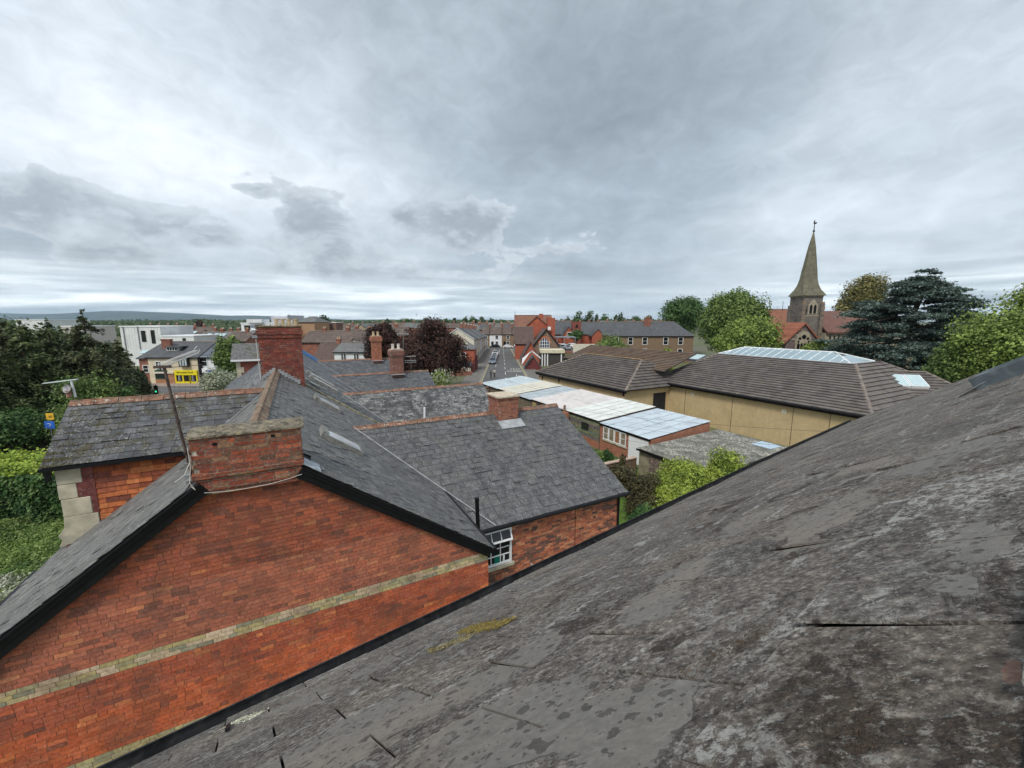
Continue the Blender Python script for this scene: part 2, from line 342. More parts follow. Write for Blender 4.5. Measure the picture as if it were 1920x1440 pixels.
def clip(poly, f):
    """clip a 2-D polygon to f(p) >= 0, f linear"""
    out = []; n = len(poly)
    for i in range(n):
        p, q = poly[i], poly[(i + 1) % n]; fp, fq = f(p), f(q)
        if fp >= 0: out.append(p)
        if (fp >= 0) != (fq >= 0):
            t = fp / (fp - fq); out.append((p[0] + (q[0] - p[0]) * t, p[1] + (q[1] - p[1]) * t))
    return out
def poly_clips(poly):
    """half-plane functions of a convex CCW polygon"""
    fs = []
    for i in range(len(poly)):
        (x0, y0), (x1, y1) = poly[i], poly[(i + 1) % len(poly)]
        fs.append(lambda p, x0=x0, y0=y0, x1=x1, y1=y1: (x1 - x0) * (p[1] - y0) - (y1 - y0) * (p[0] - x0))
    return fs
_cache = {}
def pieces(parent, name, m, O, A, B, rects, clips, hlo, hhi, depth, nparts, stuff, jit=0.0, twist=0.0, thin=None):
    """lay flat pieces (bricks, slates, tiles) on the plane O + a*A + b*B.  rects: (a0, a1, b0, b1, colour[, lift]).
    The nparts that show largest become objects, the rest one mesh."""
    O, A, B = map(np.asarray, (O, A, B)); N = np.cross(A, B); off = np.array(root_of(parent).location)
    todo = []
    for rc in rects:
        a0, a1, b0, b1, c = rc[:5]; lift = rc[5] if len(rc) > 5 else 0.0
        pl = [(a0, b0), (a1, b0), (a1, b1), (a0, b1)]; full = True
        for f in clips:
            if all(f(p) >= 0 for p in pl): continue
            full = False; pl = clip(pl, f)
            if len(pl) < 3: break
        if len(pl) < 3: continue
        ar = abs(sum(pl[i][0] * pl[(i + 1) % len(pl)][1] - pl[(i + 1) % len(pl)][0] * pl[i][1] for i in range(len(pl)))) / 2
        if ar < .15 * (a1 - a0) * (b1 - b0): 
            if ar < 1e-5: continue
        ctr = O + A * (a0 + a1) / 2 + B * (b0 + b1) / 2
        x, y, dd = proj(ctr)
        vis = dd > .05 and -60 < x < 1980 and -60 < y < 1500
        px = (FPX / dd) ** 2 * ar * abs(np.dot(ctr - CAM, N)) / np.linalg.norm(ctr - CAM) if vis else 0
        if np.dot(CAM - ctr, N) < 0: px = 0
        todo.append((px, full, pl, rc, lift))
    order = sorted(range(len(todo)), key=lambda i: -todo[i][0])
    chosen = set(i for i in order[:nparts] if todo[i][0] > 0)
    rest = MB(); made = 0
    rot = Matrix(((A[0], B[0], N[0]), (A[1], B[1], N[1]), (A[2], B[2], N[2]))).to_4x4()
    for i, (px, full, pl, rc, lift) in enumerate(todo):
        a0, a1, b0, b1, c = rc[:5]; L = b1 - b0
        hf = lambda b: hlo + (hhi - hlo) * (b - b0) / L + lift * (1 - (b - b0) / L)
        if i in chosen:
            if full:
                key = (name, m.name, round(a1 - a0, 3), round(L, 3), round(hlo + lift, 4), round(hhi, 4), depth, tuple(round(v, 3) for v in c))
                me = _cache.get(key)
                if me is None:
                    q = MB(); w = a1 - a0; hl = hlo + lift; bl_, bh_ = (-depth, -depth) if thin is None else (hl - thin, hhi - thin)
                    q.mesh([(0, 0, bl_), (w, 0, bl_), (w, L, bh_), (0, L, bh_), (0, 0, hl), (w, 0, hl), (w, L, hhi), (0, L, hhi)],
                           [(3, 2, 1, 0), (4, 5, 6, 7), (0, 1, 5, 4), (1, 2, 6, 5), (2, 3, 7, 6), (3, 0, 4, 7)], c)
                    tmp = q.build(name, m); me = tmp.data; D.objects.remove(tmp); _cache[key] = me
                o = link(D.objects.new(name, me), parent)
                p = O + A * a0 + B * b0 + N * random.uniform(-jit, jit) - off
                o.matrix_basis = Matrix.Translation(Vector(p)) @ rot @ Matrix.Rotation(random.gauss(0, twist) if twist else 0, 4, 'Z')
            else:
                q = MB(); top = [O + A * a + B * b + N * hf(b) for a, b in pl]; bot = [O + A * a + B * b + N * (-depth if thin is None else hf(b) - thin) for a, b in pl]; n = len(pl)
                q.mesh(bot + top, [tuple(range(n))[::-1], tuple(range(n, 2 * n))] + [(k, (k + 1) % n, n + (k + 1) % n, n + k) for k in range(n)], c)
                q.build(name, m, parent)
            made += 1
        else:
            j = random.uniform(-jit, jit)
            top = [O + A * a + B * b + N * (hf(b) + j) for a, b in pl]; bot = [O + A * a + B * b + N * (-depth if thin is None else hf(b) - thin) for a, b in pl]; n = len(pl)
            rest.mesh(bot + top, [tuple(range(n, 2 * n))] + ([tuple(range(n))[::-1]] if thin else []) + [(k, (k + 1) % n, n + (k + 1) % n, n + k) for k in range(n)], c)
    if rest.f: rest.build(stuff, m, parent, kind='stuff')
    return made

def pick(cols, var=.10):
    c = random.choice(cols); k = 1 + random.uniform(-var, var)
    return tuple(round(v * k, 3) for v in c)
def quant(c, n=0): return tuple(round(v, 3) for v in c)
def brick_rects(a0, a1, b0, b1, tintf, bl=.215, bh=.065, j=.010, header=.22, phase=0.0):
    out = []; k0 = int(math.floor(b0 / (bh + j))); k1 = int(math.ceil(b1 / (bh + j)))
    for k in range(k0, k1):
        a = a0 - random.uniform(0, .2) + (.11 if k % 2 else 0)
        while a < a1:
            L = (bl - j) / 2 if random.random() < header else bl
            out.append((a, a + L, k * (bh + j), k * (bh + j) + bh, tintf(a + L / 2, k * (bh + j), k)))
            a += L + j
    return out
def slate_rects(a0, a1, b0, b1, w, expo, cols, lap=1.18, gap=.006, wj=0.0, aj=.01, bj=.006, lift=0.0, var=.16, liftp=.06, bigl=.02):
    out = []; k = 0; b = b0
    while b < b1:
        a = a0 - (w / 2 if k % 2 else 0) - .001
        while a < a1:
            ww = w + random.choice((-wj, 0, wj)); db = random.uniform(-bj, bj)
            l = lift * random.choice((0, .4, 1)) + (bigl if random.random() < liftp else 0)
            out.append((a, a + ww - gap, b + db, b + db + expo * lap, pick(cols, 0) if var == 0 else tuple(round(v, 3) for v in np.array(random.choice(cols)) * random.choice((1 - var, 1 - var / 2, 1, 1 + var / 2, 1 + var))), l))
            a += ww
        b += expo; k += 1
    return out
def plane_above(O, A, B, P0, N0):
    """(a,b) -> signed height above plane (P0, N0) -- keep where >= 0"""
    N0 = np.asarray(N0); return lambda p: float(np.dot(O + A * p[0] + B * p[1] - P0, N0))
def unit(v): v = np.asarray(v, float); return v / np.linalg.norm(v)
# ================================================================ SETTING: ground, road, hills
M_ground = mat('town_ground', S((92, 96, 66)), vary=.3, scale=.08, dirt=S((100, 96, 86)), dirt_scale=.02, dirt_amt=.8)
M_asphalt = mat('asphalt', (.115, .115, .113), vary=.16, scale=.9, dirt=(.085, .085, .085), dirt_scale=.25, dirt_amt=.5, bump=.1)
M_pave = mat('paving', (.155, .145, .13), vary=.2, scale=1.4, bump=.1)
M_mark = mat('road_paint', (.55, .54, .50), vary=.2, scale=4)
M_yell = mat('yellow_line', (.50, .43, .24), vary=.2, scale=4)
M_kerb = mat('kerb_stone', (.26, .245, .22), vary=.15)
M_grass = mat('lawn', (.085, .15, .022), vary=.4, scale=2.2, dirt=(.05, .08, .018), dirt_scale=.7, bump=.6, bump_scale=14)
M_soil = mat('bare_soil', (.075, .058, .04), vary=.35, scale=1.1, bump=.4, bump_scale=9)
q = MB(); n = 24; L = 9000.0
for i in range(n):
    t0, t1 = 2 * math.pi * i / n, 2 * math.pi * (i + 1) / n
    q.poly([(0, 0, 0), (L * math.cos(t0), L * math.sin(t0), 0), (L * math.cos(t1), L * math.sin(t1), 0)])
q.build('ground', M_ground, kind='structure')
def sheet(name, pts, z, m): q = MB(); q.poly([(p[0], p[1], z) for p in pts]); return q.build(name, m, kind='structure')
# the street runs away from the camera, a little left of the middle
def lane(t, k): # t = distance, k = 0 left kerb .. 1 right kerb
    f = (t - 72) / (158 - 72); l = -5.8 + (-6.7 + 5.8) * f; r = 3.3 + (-.45 - 3.3) * f
    return V(l + (r - l) * k, t, 0)
sheet('street', [lane(44, -.25), lane(44, 1.25), lane(66, 1.06), lane(158, 1), lane(158, 0), lane(66, -.05)], .012, M_asphalt)
sheet('cross_street', [(-70, 157.5), (60, 157.5), (60, 165), (-70, 165)], .008, M_asphalt)
def strip(k0, k1, w0, w1, t0, t1, zb, zt, name, m):
    q = MB(); a, b = lane(t0, k0), lane(t1, k1)
    q.box(V(a[0], a[1], zb), b - a, V(w0, 0, 0), V(0, 0, zt - zb)); return q.build(name, m, kind='structure')
strip(0, 0, -3.0, 0, 66, 156, 0, .13, 'pavement', M_pave); strip(1, 1, 2.6, 0, 66, 156, 0, .13, 'pavement', M_pave)
strip(0, 0, .15, 0, 66, 156, 0, .15, 'kerb', M_kerb); strip(1, 1, -.15, 0, 66, 156, 0, .15, 'kerb', M_kerb)
q = MB(); q.cur = 0
for t in list(range(62, 156, 9)):
    a, b = lane(t, .52), lane(t + 4.5, .52); q.poly([(a[0] - .07, a[1], .018), (a[0] + .07, a[1], .018), (b[0] + .07, b[1], .018), (b[0] - .07, b[1], .018)])
a, b = lane(94, .26), lane(150, .30); q.poly([(a[0] - .06, a[1], .018), (a[0] + .06, a[1], .018), (b[0] + .06, b[1], .018), (b[0] - .06, b[1], .018)])
q.build('road_markings', M_mark, kind='structure')
q = MB()
for k, s in ((.022, 1), (.045, 1), (.955, 1), (.978, 1)):
    for t in range(64, 154, 6):
        a, b = lane(t, k), lane(t + 6, k); q.poly([(a[0] - .05, a[1], .017), (a[0] + .05, a[1], .017), (b[0] + .05, b[1], .017), (b[0] - .05, b[1], .017)])
q.build('yellow_lines', M_yell, kind='structure')
# painted words on the right-hand lane, and the arrow
LET = {'S': ["111", "100", "111", "001", "111"], 'L': ["100", "100", "100", "100", "111"], 'O': ["111", "101", "101", "101", "111"], 'W': ["101", "101", "101", "111", "101"],
       'K': ["101", "110", "100", "110", "101"], 'E': ["111", "100", "110", "100", "111"], 'P': ["111", "101", "111", "100", "100"], 'R': ["111", "101", "110", "101", "101"], 'C': ["111", "100", "100", "100", "111"], 'A': ["111", "101", "111", "101", "101"]}
q = MB()
def paint(word, k0, k1, t0, h):
    cw = (k1 - k0) / (len(word) * 4 - 1)
    for i, ch in enumerate(word):
        for r_, row in enumerate(LET[ch]):
            for c_, bit in enumerate(row):
                if bit == '1':
                    ka, kb = k0 + (i * 4 + c_) * cw, k0 + (i * 4 + c_ + 1) * cw; ta, tb = t0 + (4 - r_) * h / 5, t0 + (5 - r_) * h / 5
                    q.poly([(lane(ta, ka)[0], ta, .019), (lane(ta, kb)[0], ta, .019), (lane(tb, kb)[0], tb, .019), (lane(tb, ka)[0], tb, .019)])
paint('KEEP', .66, .92, 88.5, 1.6); paint('CLEAR', .58, .92, 84.6, 1.8)
a = lane(78, .76); q.poly([(a[0] - .08, 77, .019), (a[0] + .08, 77, .019), (a[0] + .08, 80.4, .019), (a[0] - .08, 80.4, .019)])
q.poly([(a[0] + .35, 77.0, .019), (a[0] + 1.25, 77.7, .019), (a[0] + .35, 78.4, .019)])
q.build('painted_letters', M_mark, kind='structure')
# the road on the left with the shops
sheet('shop_road', [(-90, 58.8), (-20, 58.8), (-20, 65.0), (-90, 65.0)], .010, M_asphalt)
q = MB(); q.box(V(-90, 65.0, 0), V(50, 0, 0), V(0, 3.0, 0), V(0, 0, .13)); q.build('shop_pavement', mat('pink_paving', (.30, .235, .19), vary=.15), kind='structure')
sheet('garden_path', [(-50, 24.6), (-12, 24.6), (-12, 33.0), (-50, 33.0)], .02, M_soil)
q = MB(); q.tube([(-45, 24.9, .10), (-24, 25.6, .12), (-12, 28.5, .12)], .22, 6); q.build('kerb', M_kerb, kind='structure')
sheet('lawn', [(-26, 11.5), (-8.4, 8.2), (-12.6, 19.9), (-30, 19.9)], .03, M_grass)
yc = [W(10.3, 8, 0), W(21, 8, 0), W(21, 46, 0), W(10.3, 46, 0)]; sheet('back_gardens', yc, .03, M_grass)
# hills far off on the left, with a long low shoulder to the right
q = MB(); hv = []; NX, NY = 150, 7
for j in range(NY):
    for i in range(NX):
        x = -9000 + i * 110.0; y = 6000 + j * 300
        az_px = 960 + x / y * FPX
        top = 150 * (1 - max(0, min(1, (az_px - 330) / 330))) + 48 * (1 - max(0, min(1, (az_px - 700) / 900)))
        hgt = top * math.sin(min(1, j / 4) * math.pi / 2) * (.82 + .30 * mnoise.noise(Vector((x / 1500, j * .3, 2)))) + 8 * mnoise.noise(Vector((x / 300, j * 1.0, 5)))
        hv.append((x, y, max(hgt * .95, -2) if j else -5))
q.mesh(hv, [(j * NX + i, j * NX + i + 1, (j + 1) * NX + i + 1, (j + 1) * NX + i) for j in range(NY - 1) for i in range(NX - 1)])
q.build('hills', mat('far_hills', (.030, .048, .036), vary=.4, scale=.004, dirt=(.08, .11, .06), dirt_scale=.0022, dirt_amt=.6), smooth=True, kind='structure')

hz_ = MB(); hz_.box(V(-10500, -1500, -6.5), V(21000, 0, 0), V(0, 10500, 0), V(0, 0, 260)); hz = hz_.build('haze', [], kind='stuff'); hz.data.materials.clear()
hm = D.materials.new('haze_air'); hm.use_nodes = True; hm.node_tree.nodes.clear(); g_ = NT(hm.node_tree)
pv = g_.new('ShaderNodeVolumePrincipled', {'Color': (.62, .82, 1.0), 'Density': .000065, 'Anisotropy': .1}); ho = g_.new('ShaderNodeOutputMaterial'); hm.node_tree.links.new(pv.outputs[0], ho.inputs['Volume']); hz.data.materials.append(hm)

# ================================================================ materials of the houses
M_brick = mat('red_brick', tint=True, vary=.22, scale=22, bump=.35, bump_scale=60, dirt=(.10, .055, .04), dirt_scale=1.3, dirt_amt=.45, speck=((.42, .36, .31), 60, .66))
M_brick2 = mat('chimney_brick', tint=True, vary=.28, scale=20, bump=.45, bump_scale=60, dirt=(.10, .075, .05), dirt_scale=3.5, dirt_amt=.32, speck=((.42, .38, .32), 45, .62))
M_mort = mat('mortar', (.27, .155, .11), vary=.3, scale=12, dirt=(.12, .065, .05), dirt_scale=.9, dirt_amt=.85)
M_mort2 = mat('pale_mortar', (.56, .48, .39), vary=.3, scale=12, dirt=(.20, .15, .10), dirt_scale=3, dirt_amt=.55)
M_slate = mat('slate', tint=True, rough=.62, vary=.30, scale=5, bump=.3, bump_scale=40, dirt=(.15, .145, .13), dirt_scale=1.4, dirt_amt=.35, speck=((.38, .38, .35), 30, .63), spec=.35)
M_slate_moss = mat('mossy_slate', tint=True, rough=.75, vary=.3, scale=6, bump=.6, bump_scale=30, dirt=(.075, .065, .035), dirt_scale=2.6, dirt_amt=.85, speck=((.27, .27, .245), 20, .62), spec=.3)
M_slate_pale = mat('lichened_slate', tint=True, rough=.75, vary=.4, scale=3.5, bump=.4, bump_scale=30, dirt=(.055, .055, .055), dirt_scale=1.0, dirt_amt=.8, speck=((.30, .30, .29), 9, .59))
M_under = mat('roof_underlay', (.035, .035, .036), vary=.2)
M_black = mat('black_bargeboard', (.006, .006, .008), rough=.45, vary=.3, scale=8, spec=.3)
M_lead = mat('lead_flashing', (.36, .38, .40), rough=.5, vary=.2, scale=4, dirt=(.20, .20, .20), dirt_scale=2)
M_lead2 = mat('old_lead', (.20, .215, .235), rough=.6, vary=.25, scale=5)
M_terra = mat('terracotta_ridge', (.235, .12, .080), vary=.4, scale=6, dirt=(.13, .115, .09), dirt_scale=3.6, dirt_amt=.9, bump=.4, speck=((.42, .39, .33), 18, .6))
M_conc = mat('weathered_concrete', (.19, .165, .12), vary=.45, scale=9, dirt=(.33, .27, .17), dirt_scale=5, dirt_amt=.85, bump=.9, bump_scale=35, speck=((.07, .06, .045), 22, .53))
M_stone = mat('pale_stone', (.50, .45, .34), vary=.2, scale=3, dirt=(.30, .28, .22), dirt_scale=1.6, bump=.3)
M_white = mat('white_paint', (.78, .79, .79), rough=.45, vary=.05, scale=4)
M_glass = mat('dark_glass', (.012, .014, .016), rough=.08, vary=.2, scale=.6, spec=.6)
M_tileh = mat('hung_tile', tint=True, vary=.22, scale=9, bump=.3, dirt=(.14, .05, .03), dirt_scale=2.2, dirt_amt=.35)
M_pot = mat('chimney_pot_clay', (.50, .38, .24), vary=.2, scale=6, dirt=(.30, .24, .17), dirt_scale=5)
M_pot2 = mat('pale_chimney_pot', (.60, .56, .49), vary=.2, scale=6, dirt=(.3, .27, .23), dirt_scale=5)
M_metal = mat('grey_metal', (.33, .34, .35), rough=.4, metal=.8, vary=.15)
M_rust = mat('rusty_mast', (.085, .060, .052), rough=.7, vary=.4, scale=14, dirt=(.14, .12, .11), dirt_scale=7)
M_wood = mat('old_wood', (.15, .115, .085), vary=.35, scale=7, dirt=(.26, .20, .17), dirt_scale=3)
SL = [(.090, .093, .100), (.074, .077, .083), (.108, .110, .116), (.083, .083, .086), (.100, .098, .097)]

# ================================================================ the near roof under the camera
NEAR = roof_slate_mat()
near = thing('slate_roof', 'weathered lichen covered grey slate roof filling the lower right foreground', 'roof', FP0 + FUP * -4.1 - Z * .2)
EA = -4.1; AFAR = 13.6
def F(a, b, h=0.0): return FP0 + FE * a + FUP * b + FN * h
q = MB(); q.prism([F(-6, -2.42, -.10), F(8, -3.97, -.10), F(AFAR, -4.02, -.10), F(AFAR, 5.1, -.10), F(-6, 5.1, -.10)], FN * .088); q.build('roof_boarding', M_under, near)
NC = [(1, .985, .95), (1.0, .98, .96), (.94, .93, .91), (1.04, 1.01, .97), (.98, .96, .93), (.88, .86, .83), (1.12, 1.08, 1.03), (.96, .98, .98), (1.06, 1.0, .93), (.82, .80, .78), (1.18, 1.14, 1.08)]
def nab(x, y):      # where a line of sight meets the near roof, in its own (along eaves, up slope) coordinates
    r = ray(x, y); P = CAM + r * ((FP0 - CAM) @ FN) / (r @ FN) - FP0; return (P @ FE, P @ FUP)
rects = []; wS, eS = .36, .29; aj, bj_ = nab(1500, 1182); a2, b2_ = nab(1388, 1296); k = 0; b = bj_ - 13 * eS
raised = {(13, 0): .009, (13, 1): .009, (13, -1): 0, (12, 0): 0, (13, 3): .006, (14, 2): .009, (12, 4): .012, (15, 1): .012, (12, 1): .009}
while b < 5.1:
    off_ = aj + (wS / 2 if (k - 13) % 2 else 0); m0 = -int((6 + off_) / wS); m = m0; a = off_ + m0 * wS
    while a < AFAR:
        ww = wS
        l = random.choice((0, .001, .002, .003, .004, .006)) + (.008 if random.random() < .12 else 0)
        l = raised.get((k, m), l); db = random.choice((-.004, 0, 0, .004)) if k != 13 else 0
        if not (EA < b + eS): db = 0
        rects.append((a, a + ww - .007, b + db, b + db + eS * 1.1, random.choice(NC), l)); a += ww; m += 1
    b += eS; k += 1
# A = -FE keeps the outward normal; mirror a
rects = [(-a1, -a0, b0, b1, c, l) for a0, a1, b0, b1, c, l in rects]
pieces(near, 'slate', NEAR, FP0, -FE, FUP, rects, poly_clips([(-AFAR, -4.05), (-8, -4.0), (6, -2.45), (6, 5), (-AFAR, 5)]), .0075, .0012, .012, 300, 'slate_courses', jit=.0004, twist=.0022, thin=.0055)
# gable-end verge and the parapet behind it
q = MB(); q.box(F(AFAR, EA, -.14), FE * .06, FUP * 9.2, FN * .15); q.build('verge_board', M_wood, near)
# gutter: black half-round with a deep board
q = MB()
prof = [(0, .012), (.010, -.045), (.04, -.085), (.08, -.085), (.108, -.045), (.118, .012)]
dn = -unit(V(FUP[0], FUP[1], 0)); dz_ = dn * -.02 - Z * .015
for g0, g1 in ((F(-6, -2.43) + dz_, F(8, -3.98) + dz_), (F(8, -3.98) + dz_, F(AFAR, -4.03) + dz_)):
    gv = g1 - g0
    for i in range(len(prof) - 1):
        (x0, z0), (x1, z1) = prof[i], prof[i + 1]
        q.poly([g0 + dn * x0 + Z * z0, g0 + dn * x1 + Z * z1, g0 + dn * x1 + Z * z1 + gv, g0 + dn * x0 + Z * z0 + gv])
        q.poly([g0 + dn * x0 * .9 + Z * (z0 - .006), g0 + dn * x0 * .9 + Z * (z0 - .006) + gv, g0 + dn * (x1 + .004) + Z * (z1 - .006) + gv, g0 + dn * (x1 + .004) + Z * (z1 - .006)])
    q.tube([g0 + dn * .119 + Z * .013, g1 + dn * .119 + Z * .013], .005, 6)
g0 = F(-6, -2.43) + dz_; gdir = unit(F(8, -3.98) - F(-6, -2.43))
q.build('gutter', mat('black_gutter', (.022, .023, .026), rough=.5, vary=.4, scale=6, dirt=(.06, .06, .058), dirt_scale=14, dirt_amt=.5), near)
q = MB()
for i in range(14):
    c = g0 + gdir * (i * .95 + .5); q.box(c - dn * .01 - Z * .015, FE * .03, dn * .10, Z * .010)
q.build('gutter_brackets', M_black, near)
q = MB()      # short exposed black strap at the eaves and the strip of pale gravelly moss
a_, b_ = nab(424, 1372); q.box(F(a_, b_ - .04, .010), FE * .018, FUP * .13, FN * .012); q.build('strap', M_black, near)
def crumbs(parent, name, m, centre, sa, sb, n, s0, s1, col=(1, 1, 1), ang=0.0):
    q = MB()
    for i in range(n):
        t = random.uniform(-1, 1); w = random.gauss(0, .38); a = centre[0] + sa * t * math.cos(ang) - sb * w * math.sin(ang); b = centre[1] + sa * t * math.sin(ang) + sb * w * math.cos(ang)
        s = random.uniform(s0, s1); c = F(a, b, .006 + s * .3); k = random.uniform(.7, 1.3); cc = (col[0] * k, col[1] * k, col[2] * k)
        ax, ay = FE * s, FUP * s
        if random.random() < .5: ax, ay = (ax + ay) * .7, (ay - ax) * .7
        q.mesh([c - ax, c + ay, c + ax, c - ay, c + FN * s * .9, c - FN * s * .6], [(0, 3, 4), (3, 2, 4), (2, 1, 4), (1, 0, 4), (3, 0, 5), (2, 3, 5), (1, 2, 5), (0, 1, 5)], cc)
    return q.build(name, m, parent, kind='stuff')
M_mossc = mat('moss', tint=True, vary=.5, scale=40, rough=1)
def crumb_line(name, p0, p1, wpx, n, s0, s1, col):
    (a0_, b0_), (a1_, b1_) = nab(*p0), nab(*p1); da, db = (a1_ - a0_) / 2, (b1_ - b0_) / 2; h = math.hypot(da, db)
    mx, my = (p0[0] + p1[0]) / 2, (p0[1] + p1[1]) / 2; c0, c1 = nab(mx, my - wpx), nab(mx, my + wpx); w = max(.008, abs((c1[0] - c0[0]) * -db / h + (c1[1] - c0[1]) * da / h) / 2)
    crumbs(near, name, M_mossc, ((a0_ + a1_) / 2, (b0_ + b1_) / 2), h, w * 1.3, n, s0, s1, col, math.atan2(db, da))
crumb_line('moss_clump', (868, 1184), (952, 1172), 8, 900, .003, .008, (.15, .115, .035))
crumb_line('moss_clump', (900, 1186), (968, 1160), 3, 260, .002, .005, (.21, .18, .07))
crumb_line('moss_clump', (812, 1222), (886, 1196), 5, 500, .0025, .006, (.17, .145, .08))
crumb_line('moss_clump', (798, 1218), (816, 1224), 5, 160, .003, .006, (.12, .10, .04))
crumb_line('pale_moss_strip', (430, 1362), (488, 1342), 5, 600, .003, .006, (.42, .42, .32))
crumbs(near, 'moss_crumbs', M_mossc, nab(1370, 1225), .10, .06, 900, .0005, .0013, (.10, .065, .04), .3)
crumbs(near, 'moss_crumbs', M_mossc, nab(1625, 1370), .10, .04, 900, .0004, .0010, (.075, .05, .035), .1)
crumbs(near, 'moss_crumbs', M_mossc, nab(1270, 1215), .05, .025, 400, .0005, .0013, (.10, .075, .05), .3)
# roof window at the far end
ra, rb = nab(1832, 733)
rl = MB(); rw, rh = 1.15, 1.5
rl.box(F(ra, rb, 0), FE * .06, FUP * rh, FN * .14); rl.box(F(ra + rw, rb, 0), FE * .06, FUP * rh, FN * .14)
rl.box(F(ra + .06, rb, 0), FE * (rw - .06), FUP * .07, FN * .13); rl.box(F(ra + .06, rb + rh - .07, 0), FE * (rw - .06), FUP * .07, FN * .13)
fr = rl.build('roof_window', mat('blue_grey_metal', (.085, .105, .12), rough=.45, vary=.2, scale=6, dirt=(.16, .19, .20), dirt_scale=8), near, bevel=.004)
q = MB(); q.box(F(ra + .06, rb + .07, .095), FE * (rw - .06), FUP * (rh - .14), FN * .012)
q.build('pane', mat('algae_glass', (.34, .45, .40), rough=.18, vary=.15, scale=9, spec=.6), fr)
q = MB(); q.prism([F(ra - .12, rb - .16, .009), F(ra + .05, rb - .14, .009), F(ra + .05, rb + .02, .012), F(ra, rb + .10, .06)], FN * .003); q.build('lead_apron', M_lead, near)

# ================================================================ house 1: the brick gable, its roofs, wings and chimneys
UR, ZR = -.82, 8.6          # ridge
UE, ZE = 3.70, 5.385        # right-hand eaves
R0, RPARTY = 8.0, 19.4
UL, ZL = -5.45, 5.10        # left-hand eaves
h1 = thing('end_terrace_house', 'red brick end terrace house with a big gable wall and yellow brick band', 'house', W(-.8, 13, 0))
def run(A, up, O): return dict(A=unit(A), B=unit(up), O=np.asarray(O, float))
rs = run(RR, W(UR, 0, ZR) - W(UE, 0, ZE), W(UE, 0, ZE)); rs['N'] = np.cross(rs['A'], rs['B']); rsL = np.linalg.norm(W(UR, 0, ZR) - W(UE, 0, ZE))
lsd = run(-RR, W(UR, 0, ZR) - W(UL, 0, ZL), W(UL, 0, ZL)); lsd['N'] = np.cross(lsd['A'], lsd['B']); lsL = np.linalg.norm(W(UR, 0, ZR) - W(UL, 0, ZL))
def roof_slab(parent, pts, N, name='roof_boarding', m=None):
    q = MB(); q.prism([np.asarray(p) - N * .07 for p in pts], N * .045); return q.build(name, m or M_under, parent)
# --- gable wall
gw_poly = [(UL + .2, 0), (3.63, 0), (3.63, 5.26), (UR, 8.42), (UL + .2, ZL + .0)]
q = MB(); q.prism([W(u, R0 + .001, z) for u, z in gw_poly], RR * .28); gw = q.build('gable_wall', M_mort, h1)
q = MB(); q.prism([W(u, R0 + .02, z) for u, z in [(UL + .2, 0), (3.63, 0), (3.63, 5.2), (UL + .2, 5.0)]], RR * (RPARTY - R0 - .1)); q.build('house_body', mat('render_body', (.3, .16, .11), vary=.2), h1)
REDS = [(.40, .092, .042), (.365, .082, .040), (.43, .105, .046), (.38, .095, .050), (.41, .112, .055)]
def wall_tint(a, z, k):
    if 67 <= k <= 69: return pick([(.46, .37, .17), (.38, .33, .19), (.52, .42, .22), (.30, .28, .19), (.56, .42, .27), (.62, .47, .32)], .12)
    if 46 <= k <= 48: return pick([(.46, .38, .18), (.38, .33, .19), (.30, .27, .16)], .12)
    c = np.array(random.choice(REDS)) * random.uniform(.83, 1.17); nz = mnoise.noise(Vector((a * .55, z * .9, 3)))
    c = c * (1 + .16 * mnoise.noise(Vector((a * .9, z * 2.2, 7))))
    if z > 6.3: c = c * .90 + np.array((.012, .018, .015))
    elif 5.25 < z <= 6.3: c = c * .96 + np.array((.04, .045, .036))
    elif z < 4.4: c = c * 1.10 + np.array((.06, .012, -.004))
    else: c = c * .98 + np.array((.01, .006, .004))
    dk = .36 if (nz > .16 and z > 5.3) else .11 if z > 5.3 else .05
    if random.random() < dk: c = c * random.uniform(.48, .72) + np.array((.022, .020, .020))
    elif random.random() < .045: c = c * 1.12 + np.array((.06, .05, .01))
    return tuple(round(float(max(v, .01)), 3) for v in c)
gr = brick_rects(UL + .1, 3.63, 2.6, 8.5, wall_tint, header=.28, bl=.217, bh=.067, j=.008)
pieces(gw, 'brick', M_brick, W(0, R0, 0), U, Z, gr, poly_clips([(UL + .2, 2.6), (3.63, 2.6), (3.63, 5.26), (UR, 8.42), (UL + .2, ZL)]), .006, .006, .003, 300, 'brickwork', jit=.0015, twist=.0018)
# --- barge boards (black, stepped) under both verges
def barge(u0, z0, u1, z1, name):
    q = MB(); d = unit(W(u1 - u0, 0, z1 - z0)); n = unit(np.cross(RR, d)); n = n if n[2] > 0 else -n
    p = W(u0, R0 - .13, z0); L = np.linalg.norm(W(u1 - u0, 0, z1 - z0))
    q.box(p - n * .24, d * L, RR * .035, n * .22); q.box(p - n * .12 - RR * .022, d * L, RR * .022, n * .09); q.box(p - n * .05 - RR * .045, d * L, RR * .045, n * .035)
    q.box(p - n * .24 + RR * .035, d * L, RR * .10, n * .02)
    return q.build(name, M_black, h1, bevel=.004)
slR = (ZE - ZR) / (UE - UR); slL = (ZR - ZL) / (UR - UL)
barge(-.05, ZR + slR * (-.05 - UR) - .02, UE + .03, ZE - .02, 'bargeboard')
barge(-1.57, ZR - slL * (UR + 1.57) - .02, UL - .03, ZL - .04, 'bargeboard')
